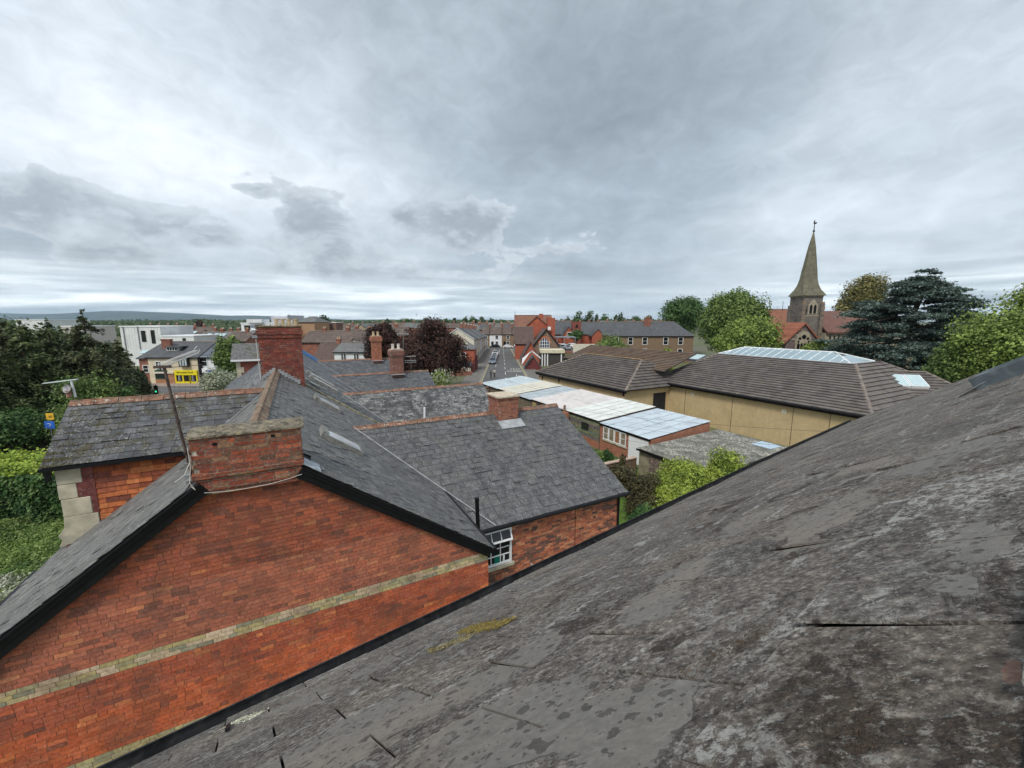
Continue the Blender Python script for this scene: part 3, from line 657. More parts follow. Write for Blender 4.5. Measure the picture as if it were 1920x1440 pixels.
# --- main roof, right-hand slope
a0 = R0 - .15
a0 = R0 + .02
roof_slab(h1, [rs['O'] + RR * a0, rs['O'] + RR * RPARTY, rs['O'] + RR * RPARTY + rs['B'] * rsL, rs['O'] + RR * a0 + rs['B'] * rsL], rs['N'])
a0 = R0 - .15
rr_ = slate_rects(a0, RPARTY, 0, rsL, .26, .20, [(.128, .128, .126), (.110, .110, .110), (.145, .143, .138), (.120, .116, .110), (.100, .100, .102)], wj=.02, lift=.005, gap=.011, var=.10, liftp=.10)
rr_ = [t for t in rr_ if not (t[0] < R0 + .5 and t[3] > rsL * (UE + .05) / (UE - UR) - .1)]
pieces(h1, 'slate', M_slate, rs['O'], rs['A'], rs['B'], rr_, poly_clips([(a0, 0), (RPARTY, 0), (RPARTY, rsL - .02), (a0, rsL - .02)]), .011, .001, .006, 300, 'slates', jit=.001, twist=.004, thin=.007)
# --- main roof, left-hand slope
a0 = R0 + .02
roof_slab(h1, [lsd['O'] + RR * a0, lsd['O'] + RR * RPARTY, lsd['O'] + RR * RPARTY + lsd['B'] * lsL, lsd['O'] + RR * a0 + lsd['B'] * lsL], lsd['N'])
a0 = R0 - .15
lr_ = slate_rects(-RPARTY, -a0, 0, lsL, .26, .20, [(.135, .134, .130), (.115, .115, .113), (.155, .152, .143), (.125, .12, .112)], wj=.02, lift=.005, gap=.011, var=.12, liftp=.10)
lr_ = [t for t in lr_ if not (t[1] > -(R0 + .5) and t[3] > lsL * (-1.60 - UL) / (UR - UL) - .1)]
pieces(h1, 'slate', M_slate, lsd['O'], lsd['A'], lsd['B'], lr_, poly_clips([(-RPARTY, 0), (-a0, 0), (-a0, lsL - .02), (-RPARTY, lsL - .02)]), .009, .001, .006, 300, 'slates', jit=.001, twist=.004, thin=.007)
q = MB(); q.box(W(UL - .09, a0, ZL - .10), RR * (12.3 - a0), U * .11, Z * .09); q.build('gutter', M_black, h1)
q = MB(); q.box(W(UE + .0, a0 + .02, ZE - .13), RR * (11.9 - a0), U * .10, Z * .10); q.build('gutter', M_black, h1)
for sl_, L_, b1_ in ((rs, rsL, rsL * (UE + .05) / (UE - UR)), (lsd, lsL, lsL * (-1.60 - UL) / (UR - UL))):
    q = MB(); q.box(sl_['O'] + RR * (R0 - .13) - sl_['N'] * .022, RR * .18, sl_['B'] * b1_, sl_['N'] * .012); q.build('verge_undercloak', M_under, h1)
# --- ridge tiles
def ridge_tiles(parent, P0, P1, m=None, L=.45, hw=.13, hh=.10, name='ridge_tile', roll=.03, maxn=80):
    d = unit(np.asarray(P1) - P0); tot = np.linalg.norm(np.asarray(P1) - P0); n = max(1, int(round(tot / L))); L = tot / n
    side = unit(np.cross(d, Z)); up = np.cross(side, d); off = np.array(root_of(parent).location)
    q = MB()
    pr = [(-hw, -hh), (-.035, -.004), (-.03, roll * .7), (0, roll), (.03, roll * .7), (.035, -.004), (hw, -hh)]
    pi = [(x * .9, z - .018) for x, z in pr]
    g = L - .012
    for P, flip in ((pr, False), (pi, True)):
        for i in range(len(P) - 1):
            (x0, z0), (x1, z1) = P[i], P[i + 1]
            q.poly([V(x0, 0, z0), V(x0, g, z0), V(x1, g, z1), V(x1, 0, z1)])
    for y in (0, g):
        for i in range(len(pr) - 1):
            q.poly([V(pr[i][0], y, pr[i][1]), V(pr[i + 1][0], y, pr[i + 1][1]), V(pi[i + 1][0], y, pi[i + 1][1]), V(pi[i][0], y, pi[i][1])])
    for e in (0, -1): q.poly([V(pr[e][0], 0, pr[e][1]), V(pr[e][0], g, pr[e][1]), V(pi[e][0], g, pi[e][1]), V(pi[e][0], 0, pi[e][1])])
    tmp = q.build(name, m or M_terra); me = tmp.data; D.objects.remove(tmp)
    rot = Matrix(((side[0], d[0], up[0]), (side[1], d[1], up[1]), (side[2], d[2], up[2]))).to_4x4()
    for i in range(n):
        o = link(D.objects.new(name, me), parent)
        o.matrix_basis = Matrix.Translation(Vector(np.asarray(P0) + d * (i * L) - off + up * random.uniform(-.006, .006))) @ rot @ Matrix.Rotation(random.gauss(0, .008), 4, 'Z')
ridge_tiles(h1, W(UR, 8.75, ZR + .055), W(UR, 18.6, ZR + .055), mat('mossy_ridge', (.22, .15, .105), vary=.4, scale=6, dirt=(.26, .23, .17), dirt_scale=3, dirt_amt=.8, bump=.5), hw=.16, hh=.115)
# party strip (mossy cement fillet) at the far end of house 1
q = MB(); q.box(rs['O'] + RR * (RPARTY - .25) + rs['N'] * .01 + rs['B'] * .05, rs['B'] * (rsL - .1), RR * .34, rs['N'] * .05)
q.build('mossy_party_strip', mat('party_moss', (.24, .21, .13), vary=.5, scale=6, dirt=(.40, .36, .26), dirt_scale=5, dirt_amt=.8, bump=.9, bump_scale=20), h1)
# lead patch by the near chimney on the right slope
q = MB(); q.box(rs['O'] + RR * (R0 - .17) + rs['B'] * (rsL - 1.28) + rs['N'] * .018, RR * .42, rs['B'] * .36, rs['N'] * .006); q.build('lead_flashing', mat('bright_lead', (.34, .38, .42), rough=.45, vary=.3, scale=9), h1)

# --- chimney builder
def chimney(parent, name, u0, u1, r0, r1, z0, z1, stages, m_mort=None, tints=None, nparts=60, coping='slab', bars=None, label=None, mb=None):
    """stages: (za, zb, outset)"""
    q = MB()
    for za, zb, o in stages: q.box(W(u0 - o + .012, r0 - o + .012, za), U * (u1 - u0 + 2 * o - .024), RR * (r1 - r0 + 2 * o - .024), Z * (zb - za))
    body = q.build(name, m_mort or M_mort2, parent, label=label)
    tints = tints or REDS
    tf = lambda a, z, k: pick(tints, .25)
    for za, zb, o in stages:
        cl = lambda L: poly_clips([(0, za), (L, za), (L, zb - .004), (0, zb - .004)])
        for (O, A, L, share) in ((W(u0 - o, r0 - o, 0), U, u1 - u0 + 2 * o, .6), (W(u1 + o, r0 - o, 0), RR, r1 - r0 + 2 * o, .2), (W(u0 - o, r1 + o, 0), -RR, r1 - r0 + 2 * o, .2)):
            pieces(body, 'brick', mb or M_brick2, O, A, Z, brick_rects(0, L, za, zb, tf, header=.2, bh=.060, j=.015, bl=.210), cl(L), .004, .004, .004, int(nparts * share * (zb - za) / (z1 - z0)), 'brickwork', jit=.002, twist=.002)
    return body
ch1t = [(.34, .085, .045), (.29, .07, .042), (.25, .075, .05), (.40, .115, .06), (.20, .09, .06), (.30, .16, .09)]
c1 = chimney(h1, 'chimney', -1.60, -.07, R0 - .12, R0 + .50, 7.75, 8.74, [(7.76, 7.84, -.02), (7.84, 8.06, .0), (8.06, 8.14, .035), (8.14, 8.74, .02)], tints=ch1t, nparts=170)
q = MB(); n = 22; vs = []
for i in range(n + 1):      # rough concrete slab with an uneven surface
    u = -1.67 + i * 1.68 / n; t1_, t2_, t3_ = (random.uniform(-.012, .012) for _ in range(3)); e = random.uniform(-.012, .008)
    vs += [W(u, R0 - .17 + e, 8.74), W(u, R0 - .165 + e, 8.768 + t1_ * .5), W(u, R0 + .05, 8.80 + t2_), W(u, R0 + .3, 8.81 + t3_), W(u, R0 + .54, 8.79), W(u, R0 + .54, 8.74)]
q.mesh(vs, [(i * 6 + k, (i + 1) * 6 + k, (i + 1) * 6 + (k + 1) % 6, i * 6 + (k + 1) % 6) for i in range(n) for k in range(6)] + [tuple(range(6))[::-1], tuple(range(n * 6, n * 6 + 6))])
q.build('coping', M_conc, c1)
for u in (-1.32, -.50): q = MB(); q.box(W(u, R0 - .152, 8.60 if u < -1 else 8.63), U * .06, RR * .02, Z * .045); q.build('putlog_hole', M_black, c1)
q = MB(); pts = [W(-1.50, R0 - .155, 7.83) + V(0, 0, 0), W(-1.25, R0 - .155, 7.80), W(-.95, R0 - .155, 7.79), W(-.6, R0 - .155, 7.80), W(-.3, R0 - .155, 7.84), W(-.08, R0 - .155, 7.89)]
q.tube(pts, .005, 6); q.build('cable', mat('white_cable', (.6, .57, .52), vary=.1), h1)
q = MB(); q.tube([W(-1.64, R0 - .16, 8.62), W(-1.63, R0 - .18, 8.3), W(-1.66, R0 - .20, 8.05), W(-1.60, R0 - .2, 7.92), W(-1.66, R0 - .2, 8.0)], .006, 6)
q.tube([W(-1.65, R0 - .1, 8.35), W(-1.72, R0 - .15, 8.18), W(-1.86, R0 - .1, 8.06)], .006, 6); q.build('cable', MATS['white_cable'], h1)
# chimney at the party wall, astride the ridge, with five pots and louvred metal brackets
c2t = [(.27, .06, .042), (.23, .05, .04), (.30, .075, .045), (.20, .055, .045), (.25, .085, .055)]
c2 = chimney(h1, 'chimney', -1.30, .20, 18.6, 19.5, 7.6, 10.36, [(7.5, 9.93, 0), (9.93, 10.08, .03), (10.08, 10.24, .065), (10.24, 10.36, .03)], m_mort=mat('sooty_mortar', (.22, .15, .12), vary=.3), tints=c2t, nparts=90)
q = MB(); q.box(W(-1.36, 18.54, 10.37), U * 1.62, RR * 1.02, Z * .05); q.box(W(-1.335, 18.56, 9.94), U * 1.57, RR * .005, Z * .0)
q.build('coping', mat('mossy_cement', (.20, .16, .09), vary=.4, scale=7, dirt=(.10, .10, .04), dirt_scale=4), c2)
def pots(parent, cs, r, h, m, top=1.08, n=12, rim=True):
    for c in cs:
        q = MB(); c = np.asarray(c, float)
        q.tube([c, c + Z * h * .86, c + Z * h * .87, c + Z * h], [r, r * .92, r * top, r * top], n); q.tube([c + Z * (h - .02), c + Z * (h + .004)], r * .75, n, col=(.1, .1, .1))
        q.build('chimney_pot', m, parent)
pots(c2, [W(u, 19.05, 10.42) for u in (-.62, -.40, -.18, .05)], .095, .26, M_pot)
q = MB()
for i, u in enumerate((-.55, -.33, -.10)): q.box(W(u - .03, 18.62, 10.42), U * .06, RR * .05, Z * .22)
q.build('pale_cowls', M_pot2, c2)
q = MB()
for z in (9.95, 10.15, 10.33): q.box(W(-1.50, 18.55, z), U * .19, RR * .25, Z * .10)
q.build('bracket', mat('galvanised', (.30, .33, .36), rough=.5, metal=.3, vary=.2), c2)
q = MB(); q.tube([W(-1.37, 18.56, 9.9), W(-1.36, 18.57, 9.2), W(-1.33, 18.56, 8.3)], .012, 6); q.build('cable', MATS['white_cable'], c2)
# stepped lead flashing either side of the ridge
q = MB()
for i in range(7):
    du = .11
    for s in (1, -1):
        u = UR + .05 + s * (i * du + .04); z = ZR - abs(u - UR) * .71
        q.box(W(min(u, u + s * du), 18.575, z - .02), U * du, RR * .02, Z * .17)
q.build('stepped_flashing', M_lead, c2)
# rooflights in the right slope: low glazed boxes
def rooflight(parent, sl, L0, r0, r1, u0, u1, h=.12, m=None):
    def P(u, r): 
        t = (UE - u) / (UE - UR); return rs['O'] + RR * r + rs['B'] * (t * rsL)
    q = MB(); A, B, N = rs['A'], rs['B'], rs['N']; o = P(u1, r0); w = r1 - r0; l = (u1 - u0) / (UE - UR) * rsL
    q.box(o, A * .07, B * l, N * h); q.box(o + A * (w - .07), A * .07, B * l, N * h); q.box(o + A * .07, A * (w - .14), B * .07, N * h); q.box(o + A * .07 + B * (l - .16), A * (w - .14), B * .16, N * (h + .03))
    f = q.build('roof_window', m or mat('weathered_frame', (.20, .20, .185), rough=.6, vary=.3, scale=8, dirt=(.30, .29, .26), dirt_scale=6), parent)
    q = MB(); q.box(o + A * .07 + B * .07 + N * (h - .03), A * (w - .14), B * (l - .23), N * .012); q.build('pane', mat('sky_reflection_glass', (.62, .66, .69), rough=.12, vary=.15, spec=.7), f)  # pane base colour is pale to paint in the reflected sky
rooflight(h1, rs, 0, 10.75, 11.60, .36, 1.30, .12)
rooflight(h1, rs, 0, 16.2, 17.2, .42, 1.25, .13)
# small black vent pipe beside the right-hand eaves
pb_ = onR(897, 987, 9.35); pt_ = onR(894, 934, 9.35)
q = MB(); q.tube([pb_ - Z * .35, pt_], .055, 10); q.tube([pt_ - Z * .03, pt_ + Z * .01], .066, 10); q.build('vent_pipe', M_black, h1)

# --- right-hand wing of house 1 (rear wing with the white window)
def wing_right(parent, Rn, Rr, Rf, ze, zr, u1, mslate, cols, w=.30, expo=.21, nparts=300, ridge=True, window=False, wallm=None, far=True, brickn=0, bt=None):
    """roof ridge along U at Rr; near eaves Rn, far eaves Rf; runs from the main slope to u1"""
    mainP, mainN = rs['O'], rs['N']
    up = unit(W(0, Rr, zr) - W(0, Rn, ze)); Lw = np.linalg.norm(W(0, Rr, zr) - W(0, Rn, ze)); O = W(0, Rn, ze)
    f = plane_above(O, U, up, mainP + mainN * .02, mainN)
    um = UE - (zr - ZE) / (ZR - ZE) * (UE - UR)        # where the ridge meets the main roof
    u0 = um - .4
    cl = poly_clips([(u0, 0), (UE, 0), (UE, Lw), (u0, Lw)]) + [f]; cl2 = poly_clips([(UE, 0), (u1, 0), (u1, Lw), (UE, Lw)])
    pl = [(u0, 0), (u1, 0), (u1, Lw), (u0, Lw)]; pl = clip(pl, plane_above(O, U, up, mainP, mainN)); N = np.cross(U, up)
    roof_slab(parent, [O + U * a + up * b for a, b in pl], N)
    sr_ = slate_rects(u0, u1, 0, Lw, w, expo, cols, wj=.02, lift=.004, gap=.012, var=.05, liftp=.08)
    pieces(parent, 'slate', mslate, O, U, up, [t for t in sr_ if t[0] < UE], cl, .011, .001, .006, nparts // 6, 'slates', jit=.001, twist=.004, thin=.007)
    pieces(parent, 'slate', mslate, O, U, up, [t for t in sr_ if t[1] > UE], cl2, .011, .001, .006, nparts - nparts // 6, 'slates', jit=.001, twist=.004, thin=.007)
    roof_slab(parent, [O + U * (UE - .02), O + U * u1, O + U * u1 + up * Lw, O + U * (UE - .02) + up * Lw], N)
    up2 = unit(W(0, Rr, zr) - W(0, Rf, ze)); O2 = W(0, Rf, ze); pl2 = clip([(-u1, 0), (-u0, 0), (-u0, Lw), (-u1, Lw)], plane_above(O2, -U, up2, mainP, mainN))
    if len(pl2) > 2:
        q = MB(); N2 = np.cross(-U, up2); q.prism([O2 - U * a + up2 * b for a, b in pl2], -N2 * .05, (.09, .09, .095)); q.build('far_roof_slope', mslate, parent)
    if ridge: ridge_tiles(parent, W(um - .05, Rr, zr + .05), W(u1 + .02, Rr, zr + .05), hw=.14, hh=.09)
    # valley lead
    vd = unit(np.cross(N, mainN)); vd = vd if vd[2] > 0 else -vd
    pts = [O + U * a + up * b for a, b in pl]; on = [p for p in pts if abs(np.dot(p - mainP, mainN)) < .03]
    if len(on) >= 2:
        on.sort(key=lambda p: p[2]); a, b = on[0], on[-1]; q = MB(); s = unit(np.cross(b - a, mainN)); 
        q.box(a + mainN * .02 - s * .05, b - a, s * .06, mainN * .022); q.build('valley_lead', M_lead, parent)
    # walls: gable end and both long walls, as one shell with a recessed brick skin
    q = MB(); q.prism([W(u1 - .14, Rn + .22, 0), W(u1 - .14, Rf - .22, 0), W(u1 - .14, Rf - .22, ze - .0), W(u1 - .14, Rr, zr - .12), W(u1 - .14, Rn + .22, ze - .0)], -U * (u1 - .14 - 3.75))
    return q.build('wing_wall', wallm or M_mort2, parent), O, up, Lw
WR = dict(Rn=10.05, Rr=14.6, Rf=19.1, ze=4.58, zr=6.9, u1=10.05)
ww, *_ = wing_right(h1, mslate=M_slate, cols=[(.092, .094, .098), (.084, .086, .090), (.100, .101, .104), (.088, .088, .090), (.106, .106, .107)], w=.31, expo=.235, **WR)
rw = WR['Rn'] + .22
OR_ = [(.50, .17, .085), (.42, .13, .065), (.55, .23, .12), (.38, .12, .07), (.16, .075, .06), (.13, .07, .06), (.46, .20, .13)]
def wt(a, z, k):
    if random.random() < .16 + (.5 if a < 6.3 else 0) * (mnoise.noise(Vector((a * .8, z * 2, 11))) > -.05) + (.4 if mnoise.noise(Vector((a * .8, z * 2, 11))) > .2 else 0): return pick([(.17, .085, .06), (.22, .10, .07), (.13, .075, .06)], .2)
    return pick(OR_[:4], .15)
wh = 4.40
win = (4.35, 5.42, 3.22, 4.36)
cl = poly_clips([(3.7, 1.9), (9.88, 1.9), (9.88, wh + .1), (3.7, wh + .1)])
rects = [r for r in brick_rects(3.7, 9.88, 1.9, wh + .1, wt, header=.3) if not (r[1] > win[0] - .02 and r[0] < win[1] + .02 and r[3] > win[2] - .13 and r[2] < win[3] + .2)]
rects = []
for r in brick_rects(3.7, 9.88, 1.9, wh + .1, wt, header=.3):
    if r[3] > win[2] - .10 and r[2] < win[3] + .2 and r[1] > win[0] and r[0] < win[1]:
        if r[0] < win[0] - .03: rects.append((r[0], win[0]) + r[2:])
        elif r[1] > win[1] + .03: rects.append((win[1], r[1]) + r[2:])
        continue
    rects.append(r)
pieces(ww, 'brick', M_brick, W(0, rw - .012, 0), U, Z, rects, cl, .004, .004, .004, 300, 'brickwork', jit=.002, twist=.002)
q = MB(); q.tube([W(5.3, WR['Rn'] - .06, WR['ze'] - .03), W(WR['u1'] + .03, WR['Rn'] - .06, WR['ze'] - .03)], .06, 8)
q.tube([W(3.95, WR['Rn'] - .06, WR['ze'] - .03), W(5.4, WR['Rn'] - .06, WR['ze'] - .03)], .06, 8); q.build('gutter', M_black, h1)
q = MB(); q.box(W(3.8, rw - .06, WR['ze'] - .22), U * (WR['u1'] - 3.95), RR * .05, Z * .19); q.build('fascia', M_black, h1)
q = MB(); q.tube([W(9.78, rw - .07, 4.4), W(9.78, rw - .07, 0)], .045, 8); q.build('downpipe', M_black, h1)
q = MB(); q.tube([W(7.9, rw - .03, 4.38), W(7.9, rw - .03, 2)], .007, 5); q.build('cable', M_black, h1)
# the window: frame, bars, an open top light, sill, a dark panel painted as the unlit room, a teal box and a white bottle
def bars(q, O, A, B, N, w, h, xs, ys, t, d):
    for x in xs: q.box(O + A * (x * w - t / 2), A * t, B * h, N * d)
    for y in ys: q.box(O + B * (y * h - t / 2), A * w, B * t, N * (d - .002))
def window(parent, O, A, B, w, h, nx, ny, fm, gm, t=.05, bt=.02, d=.05, name='window', recess=True, sill=None):
    N = np.cross(A, B); q = MB()
    q.box(O, A * t, B * h, N * d); q.box(O + A * (w - t), A * t, B * h, N * d); q.box(O + A * t, A * (w - 2 * t), B * t, N * d); q.box(O + A * t + B * (h - t), A * (w - 2 * t), B * t, N * d)
    bars(q, O + A * t + B * t, A, B, N, w - 2 * t, h - 2 * t, [i / nx for i in range(1, nx)], [i / ny for i in range(1, ny)], bt, d * .7)
    f = q.build(name, fm, parent)
    q = MB(); q.box(O + A * t + B * t + N * .006, A * (w - 2 * t), B * (h - 2 * t), N * .006); q.build('pane', gm, f)
    if sill is not None: q = MB(); q.box(O - A * .06 - B * .09 - N * .0, A * (w + .12), B * .08, N * .12); q.build('window_sill', sill, parent)
    return f
O = W(win[0], rw - .045, win[2]); N_ = -RR
q = MB(); q.box(O + RR * -.0, U * .055, Z * .80, N_ * .05); q.box(O + U * (win[1] - win[0] - .06), U * .06, Z * (win[3] - win[2]), N_ * .06); q.box(O + U * .055, U * (win[1] - win[0] - .115), Z * .06, N_ * .05)
q.box(O + Z * .76, U * (win[1] - win[0] - .06), Z * .06, N_ * .07)
bars(q, O + U * .05 + Z * .06, U, Z, N_, win[1] - win[0] - .11, .72, [.34, .67], [.33, .66], .022, .035)
wf = q.build('window', M_white, h1)
tl = unit(V(0, 0, 1) * math.cos(.42) + N_ * -math.sin(.42) * -1 * .0 + N_ * 0); tlB = unit(Z * -math.cos(.45) + N_ * math.sin(.45)); tO = O + Z * 1.13 + N_ * .03; tw = win[1] - win[0] - .02; th = .36
q = MB(); tn = np.cross(U, tlB)
q.box(tO, U * .05, tlB * th, tn * .04); q.box(tO + U * (tw - .05), U * .05, tlB * th, tn * .04); q.box(tO + U * .05 + tlB * (th - .06), U * (tw - .1), tlB * .06, tn * .04); q.box(tO + U * .05, U * (tw - .1), tlB * .04, tn * .04)
bars(q, tO + U * .05, U, tlB, tn, tw - .1, th, [.34, .67], [], .02, .03); q.build('open_top_light', M_white, wf)
q = MB(); q.box(tO + U * .05 + tn * .008, U * (tw - .1), tlB * th, tn * .005); q.build('pane', M_glass, wf)
q = MB(); q.box(O + U * .02 + RR * .005, U * (win[1] - win[0] - .04), Z * 1.14, RR * .015); q.build('room_shade_panel', mat('room_shade_paint', (.01, .011, .011), vary=.2), wf)  # thin near-black panel, the room's shade is painted, no room behind
q = MB(); q.box(O + U * .50 + Z * .06 + RR * -.01, U * .20, Z * .27, RR * .012); q.build('teal_box', mat('teal_box', (.0, .16, .12), vary=.1), wf)
q = MB(); q.tube([O + U * .82 + Z * .07 - RR * .004, O + U * .82 + Z * .24 - RR * .004, O + U * .82 + Z * .29 - RR * .004], [.03, .03, .012], 8); q.build('bottle', M_white, wf)
q = MB(); q.box(O - U * .05 - Z * .12 - RR * .09, U * (win[1] - win[0] + .14), RR * .16, Z * .10); q.build('window_sill', M_stone, h1, bevel=.006)
# chimney on the wing's ridge near the far side, square, with a broken slab on top
cc = onR(945, 790, WR['Rr'] - .1); cu = float(cc @ U)
c3 = chimney(h1, 'chimney', cu - .45, cu + .42, WR['Rr'] - .55, WR['Rr'] + .45, 6.2, 7.56, [(6.1, 7.50, 0), (7.50, 7.575, .03)], m_mort=mat('light_mortar', (.42, .36, .30), vary=.3), tints=[(.36, .13, .075), (.30, .11, .07), (.42, .17, .10), (.26, .10, .07)], nparts=90)
q = MB(); q.box(W(cu - .52, WR['Rr'] - .62, 7.58), U * 1.01, RR * 1.14, Z * .055); q.build('coping', mat('cream_slab', (.55, .47, .36), vary=.25, scale=7, dirt=(.3, .26, .18), dirt_scale=5), c3)
q = MB(); sN = unit(np.cross(U, W(0, 4.55, 2.32))); q.box(W(cu - .52, WR['Rr'] - .98, 6.9 - .98 * .51 + .03), U * 1.05, unit(W(0, 4.55, 2.32)) * .48, sN * .02); q.build('lead_apron', M_lead, c3)
# --- left-hand wing (front bay) with the mossy roof and hung tiles
LWR = dict(Re=12.25, Rr=14.0, Rf=15.75, ze=7.42, zr=8.56, u0=-5.14)
up = unit(W(0, LWR['Rr'], LWR['zr']) - W(0, LWR['Re'], LWR['ze'])); Lw = np.linalg.norm(W(0, LWR['Rr'], LWR['zr']) - W(0, LWR['Re'], LWR['ze'])); O = W(0, LWR['Re'], LWR['ze']); N = np.cross(U, up)
fl = plane_above(O, U, up, lsd['O'] + lsd['N'] * .015, lsd['N'])
pl = clip([(LWR['u0'], 0), (-.6, 0), (-.6, Lw), (LWR['u0'], Lw)], plane_above(O, U, up, lsd['O'], lsd['N']))
roof_slab(h1, [O + U * a + up * b for a, b in pl], N)
pieces(h1, 'slate', M_slate_moss, O, U, up, slate_rects(LWR['u0'], -.6, 0, Lw, .25, .20, SL, wj=.02, lift=.004, liftp=.1), poly_clips([(LWR['u0'], 0), (-.6, 0), (-.6, Lw), (LWR['u0'], Lw)]) + [fl], .012, .001, .006, 260, 'slates', jit=.001, twist=.006, thin=.007)
on = sorted([O + U * p[0] + up * p[1] for p in pl if abs(np.dot(O + U * p[0] + up * p[1] - lsd['O'], lsd['N'])) < .02], key=lambda p: p[2]); a, b = on[0], W(-.86, 14.0, 8.56)
q = MB(); s = unit(np.cross(b - a, lsd['N'])); q.box(a + lsd['N'] * .02 - s * .06, b - a, s * .07, lsd['N'] * .025); q.build('valley_lead', M_lead, h1)
O2 = W(0, LWR['Rf'], LWR['ze']); up2 = unit(W(0, LWR['Rr'], LWR['zr']) - O2 - W(0, 0, 0)); pl2 = clip([(.6, 0), (-LWR['u0'], 0), (-LWR['u0'], Lw), (.6, Lw)], plane_above(O2, -U, up2, lsd['O'], lsd['N']))
q = MB(); q.prism([O2 - U * a_ + up2 * b_ for a_, b_ in pl2], -np.cross(-U, up2) * .05, (.09, .09, .1)); q.build('far_roof_slope', M_slate, h1)
ridge_tiles(h1, W(LWR['u0'] + .02, 14.0, 8.61), W(-.95, 14.0, 8.61), hw=.14, hh=.10)
# moss cushions on its lower left corner
q = MB()
for i in range(900):
    if random.random() < .45: a_, b_ = LWR['u0'] + abs(random.gauss(0, .22)), abs(random.gauss(0, .22))
    else: a_, b_ = LWR['u0'] + .1 + abs(random.gauss(0, .7)), random.uniform(.1, Lw - .1)
    b_ = round(b_ / .20) * .20 + random.uniform(-.02, .05) if random.random() < .7 else b_
    s = random.uniform(.008, .024); c = O + U * a_ + up * max(b_, 0) + N * .012; k = random.uniform(.7, 1.4)
    q.mesh([c - U * s, c + up * s * .8, c + U * s, c - up * s * .8, c + N * s * .9], [(0, 3, 4), (3, 2, 4), (2, 1, 4), (1, 0, 4)], (.10 * k, .09 * k, .045 * k))
q.build('moss_cushions', M_mossc, h1, kind='stuff')
# its wall: stone quoins, dark red toothing, hung tiles
rw2 = LWR['Re'] + .17
q = MB(); q.prism([W(-4.98, rw2 + .05, 5.0), W(-1.2, rw2 + .05, 5.0), W(-1.2, rw2 + .05, 7.35), W(-4.98, rw2 + .05, 7.35)], RR * 3.1); bw = q.build('bay_wall', mat('bay_wall_core', (.14, .06, .045), vary=.3), h1)
TC = [(.50, .15, .055), (.40, .11, .045), (.27, .075, .04), (.56, .19, .07), (.19, .06, .04), (.45, .13, .05), (.34, .10, .05)]
rc = []; k = 0; z = 5.0
while z < 7.4:
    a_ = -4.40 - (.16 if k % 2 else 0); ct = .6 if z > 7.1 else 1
    while a_ < -1.0:
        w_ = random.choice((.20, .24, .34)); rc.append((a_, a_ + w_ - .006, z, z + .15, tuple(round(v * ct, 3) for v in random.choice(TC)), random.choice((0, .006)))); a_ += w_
    z += .125; k += 1
flw = plane_above(W(0, rw2, 0), U, Z, lsd['O'], lsd['N'])
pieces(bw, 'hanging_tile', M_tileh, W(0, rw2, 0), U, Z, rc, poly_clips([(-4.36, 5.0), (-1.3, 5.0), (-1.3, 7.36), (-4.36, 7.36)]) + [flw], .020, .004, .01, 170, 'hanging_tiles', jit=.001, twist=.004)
q = MB()
for (ua, ub, za, zb) in ((-4.55, -4.36, 6.95, 7.36), (-4.66, -4.36, 6.60, 6.95), (-4.46, -4.36, 6.18, 6.60)): q.box(W(ua, rw2 - .03, za), U * (ub - ua), RR * .08, Z * (zb - za - .004))
tooth = q.build('brick_toothing', mat('purple_brick', (.16, .05, .045), vary=.3, scale=6, speck=((.3, .2, .17), 30, .62)), bw)
q = MB()
for (ua, ub, za, zb) in ((-4.98, -4.555, 6.95, 7.36), (-4.98, -4.665, 6.60, 6.945), (-4.96, -4.465, 6.18, 6.595)):
    q.box(W(ua, rw2 - .035, za), U * (ub - ua), RR * .085, Z * (zb - za - .006))
q.prism([W(-4.96, rw2 - .035, 6.175), W(-4.38, rw2 - .035, 6.175), W(-4.38, rw2 - .035, 5.72), W(-4.75, rw2 - .035, 5.55), W(-5.12, rw2 - .035, 5.48), W(-5.05, rw2 - .035, 5.62), W(-5.10, rw2 - .035, 5.75), W(-4.98, rw2 - .035, 5.92)], RR * .085)
q.build('stone_quoins', M_stone, bw, bevel=.01)
q = MB(); q.box(W(-5.0, rw2 - .05, 0), U * .4, RR * 3.2, Z * 5.5); q.build('bay_lower_wall', MATS['purple_brick'], h1)
q = MB(); q.box(W(LWR['u0'] - .02, LWR['Re'] - .03, LWR['ze'] - .09), U * 4.2, RR * .05, Z * .075)
q.prism([W(-5.14, rw2 - .1, 7.33), W(-5.0, rw2 - .1, 7.33), W(-5.05, rw2 - .1, 7.12), W(-5.10, rw2 - .1, 7.04)], RR * .08); q.build('eaves_board', M_black, h1)
q = MB(); q.prism([W(-4.72, rw2 - .06, 5.66), W(-4.3, rw2 - .06, 6.0), W(-4.3, rw2 - .06, 5.78), W(-5.0, rw2 - .06, 5.30)], -RR * .012); q.build('lead_apron', M_lead2, h1)
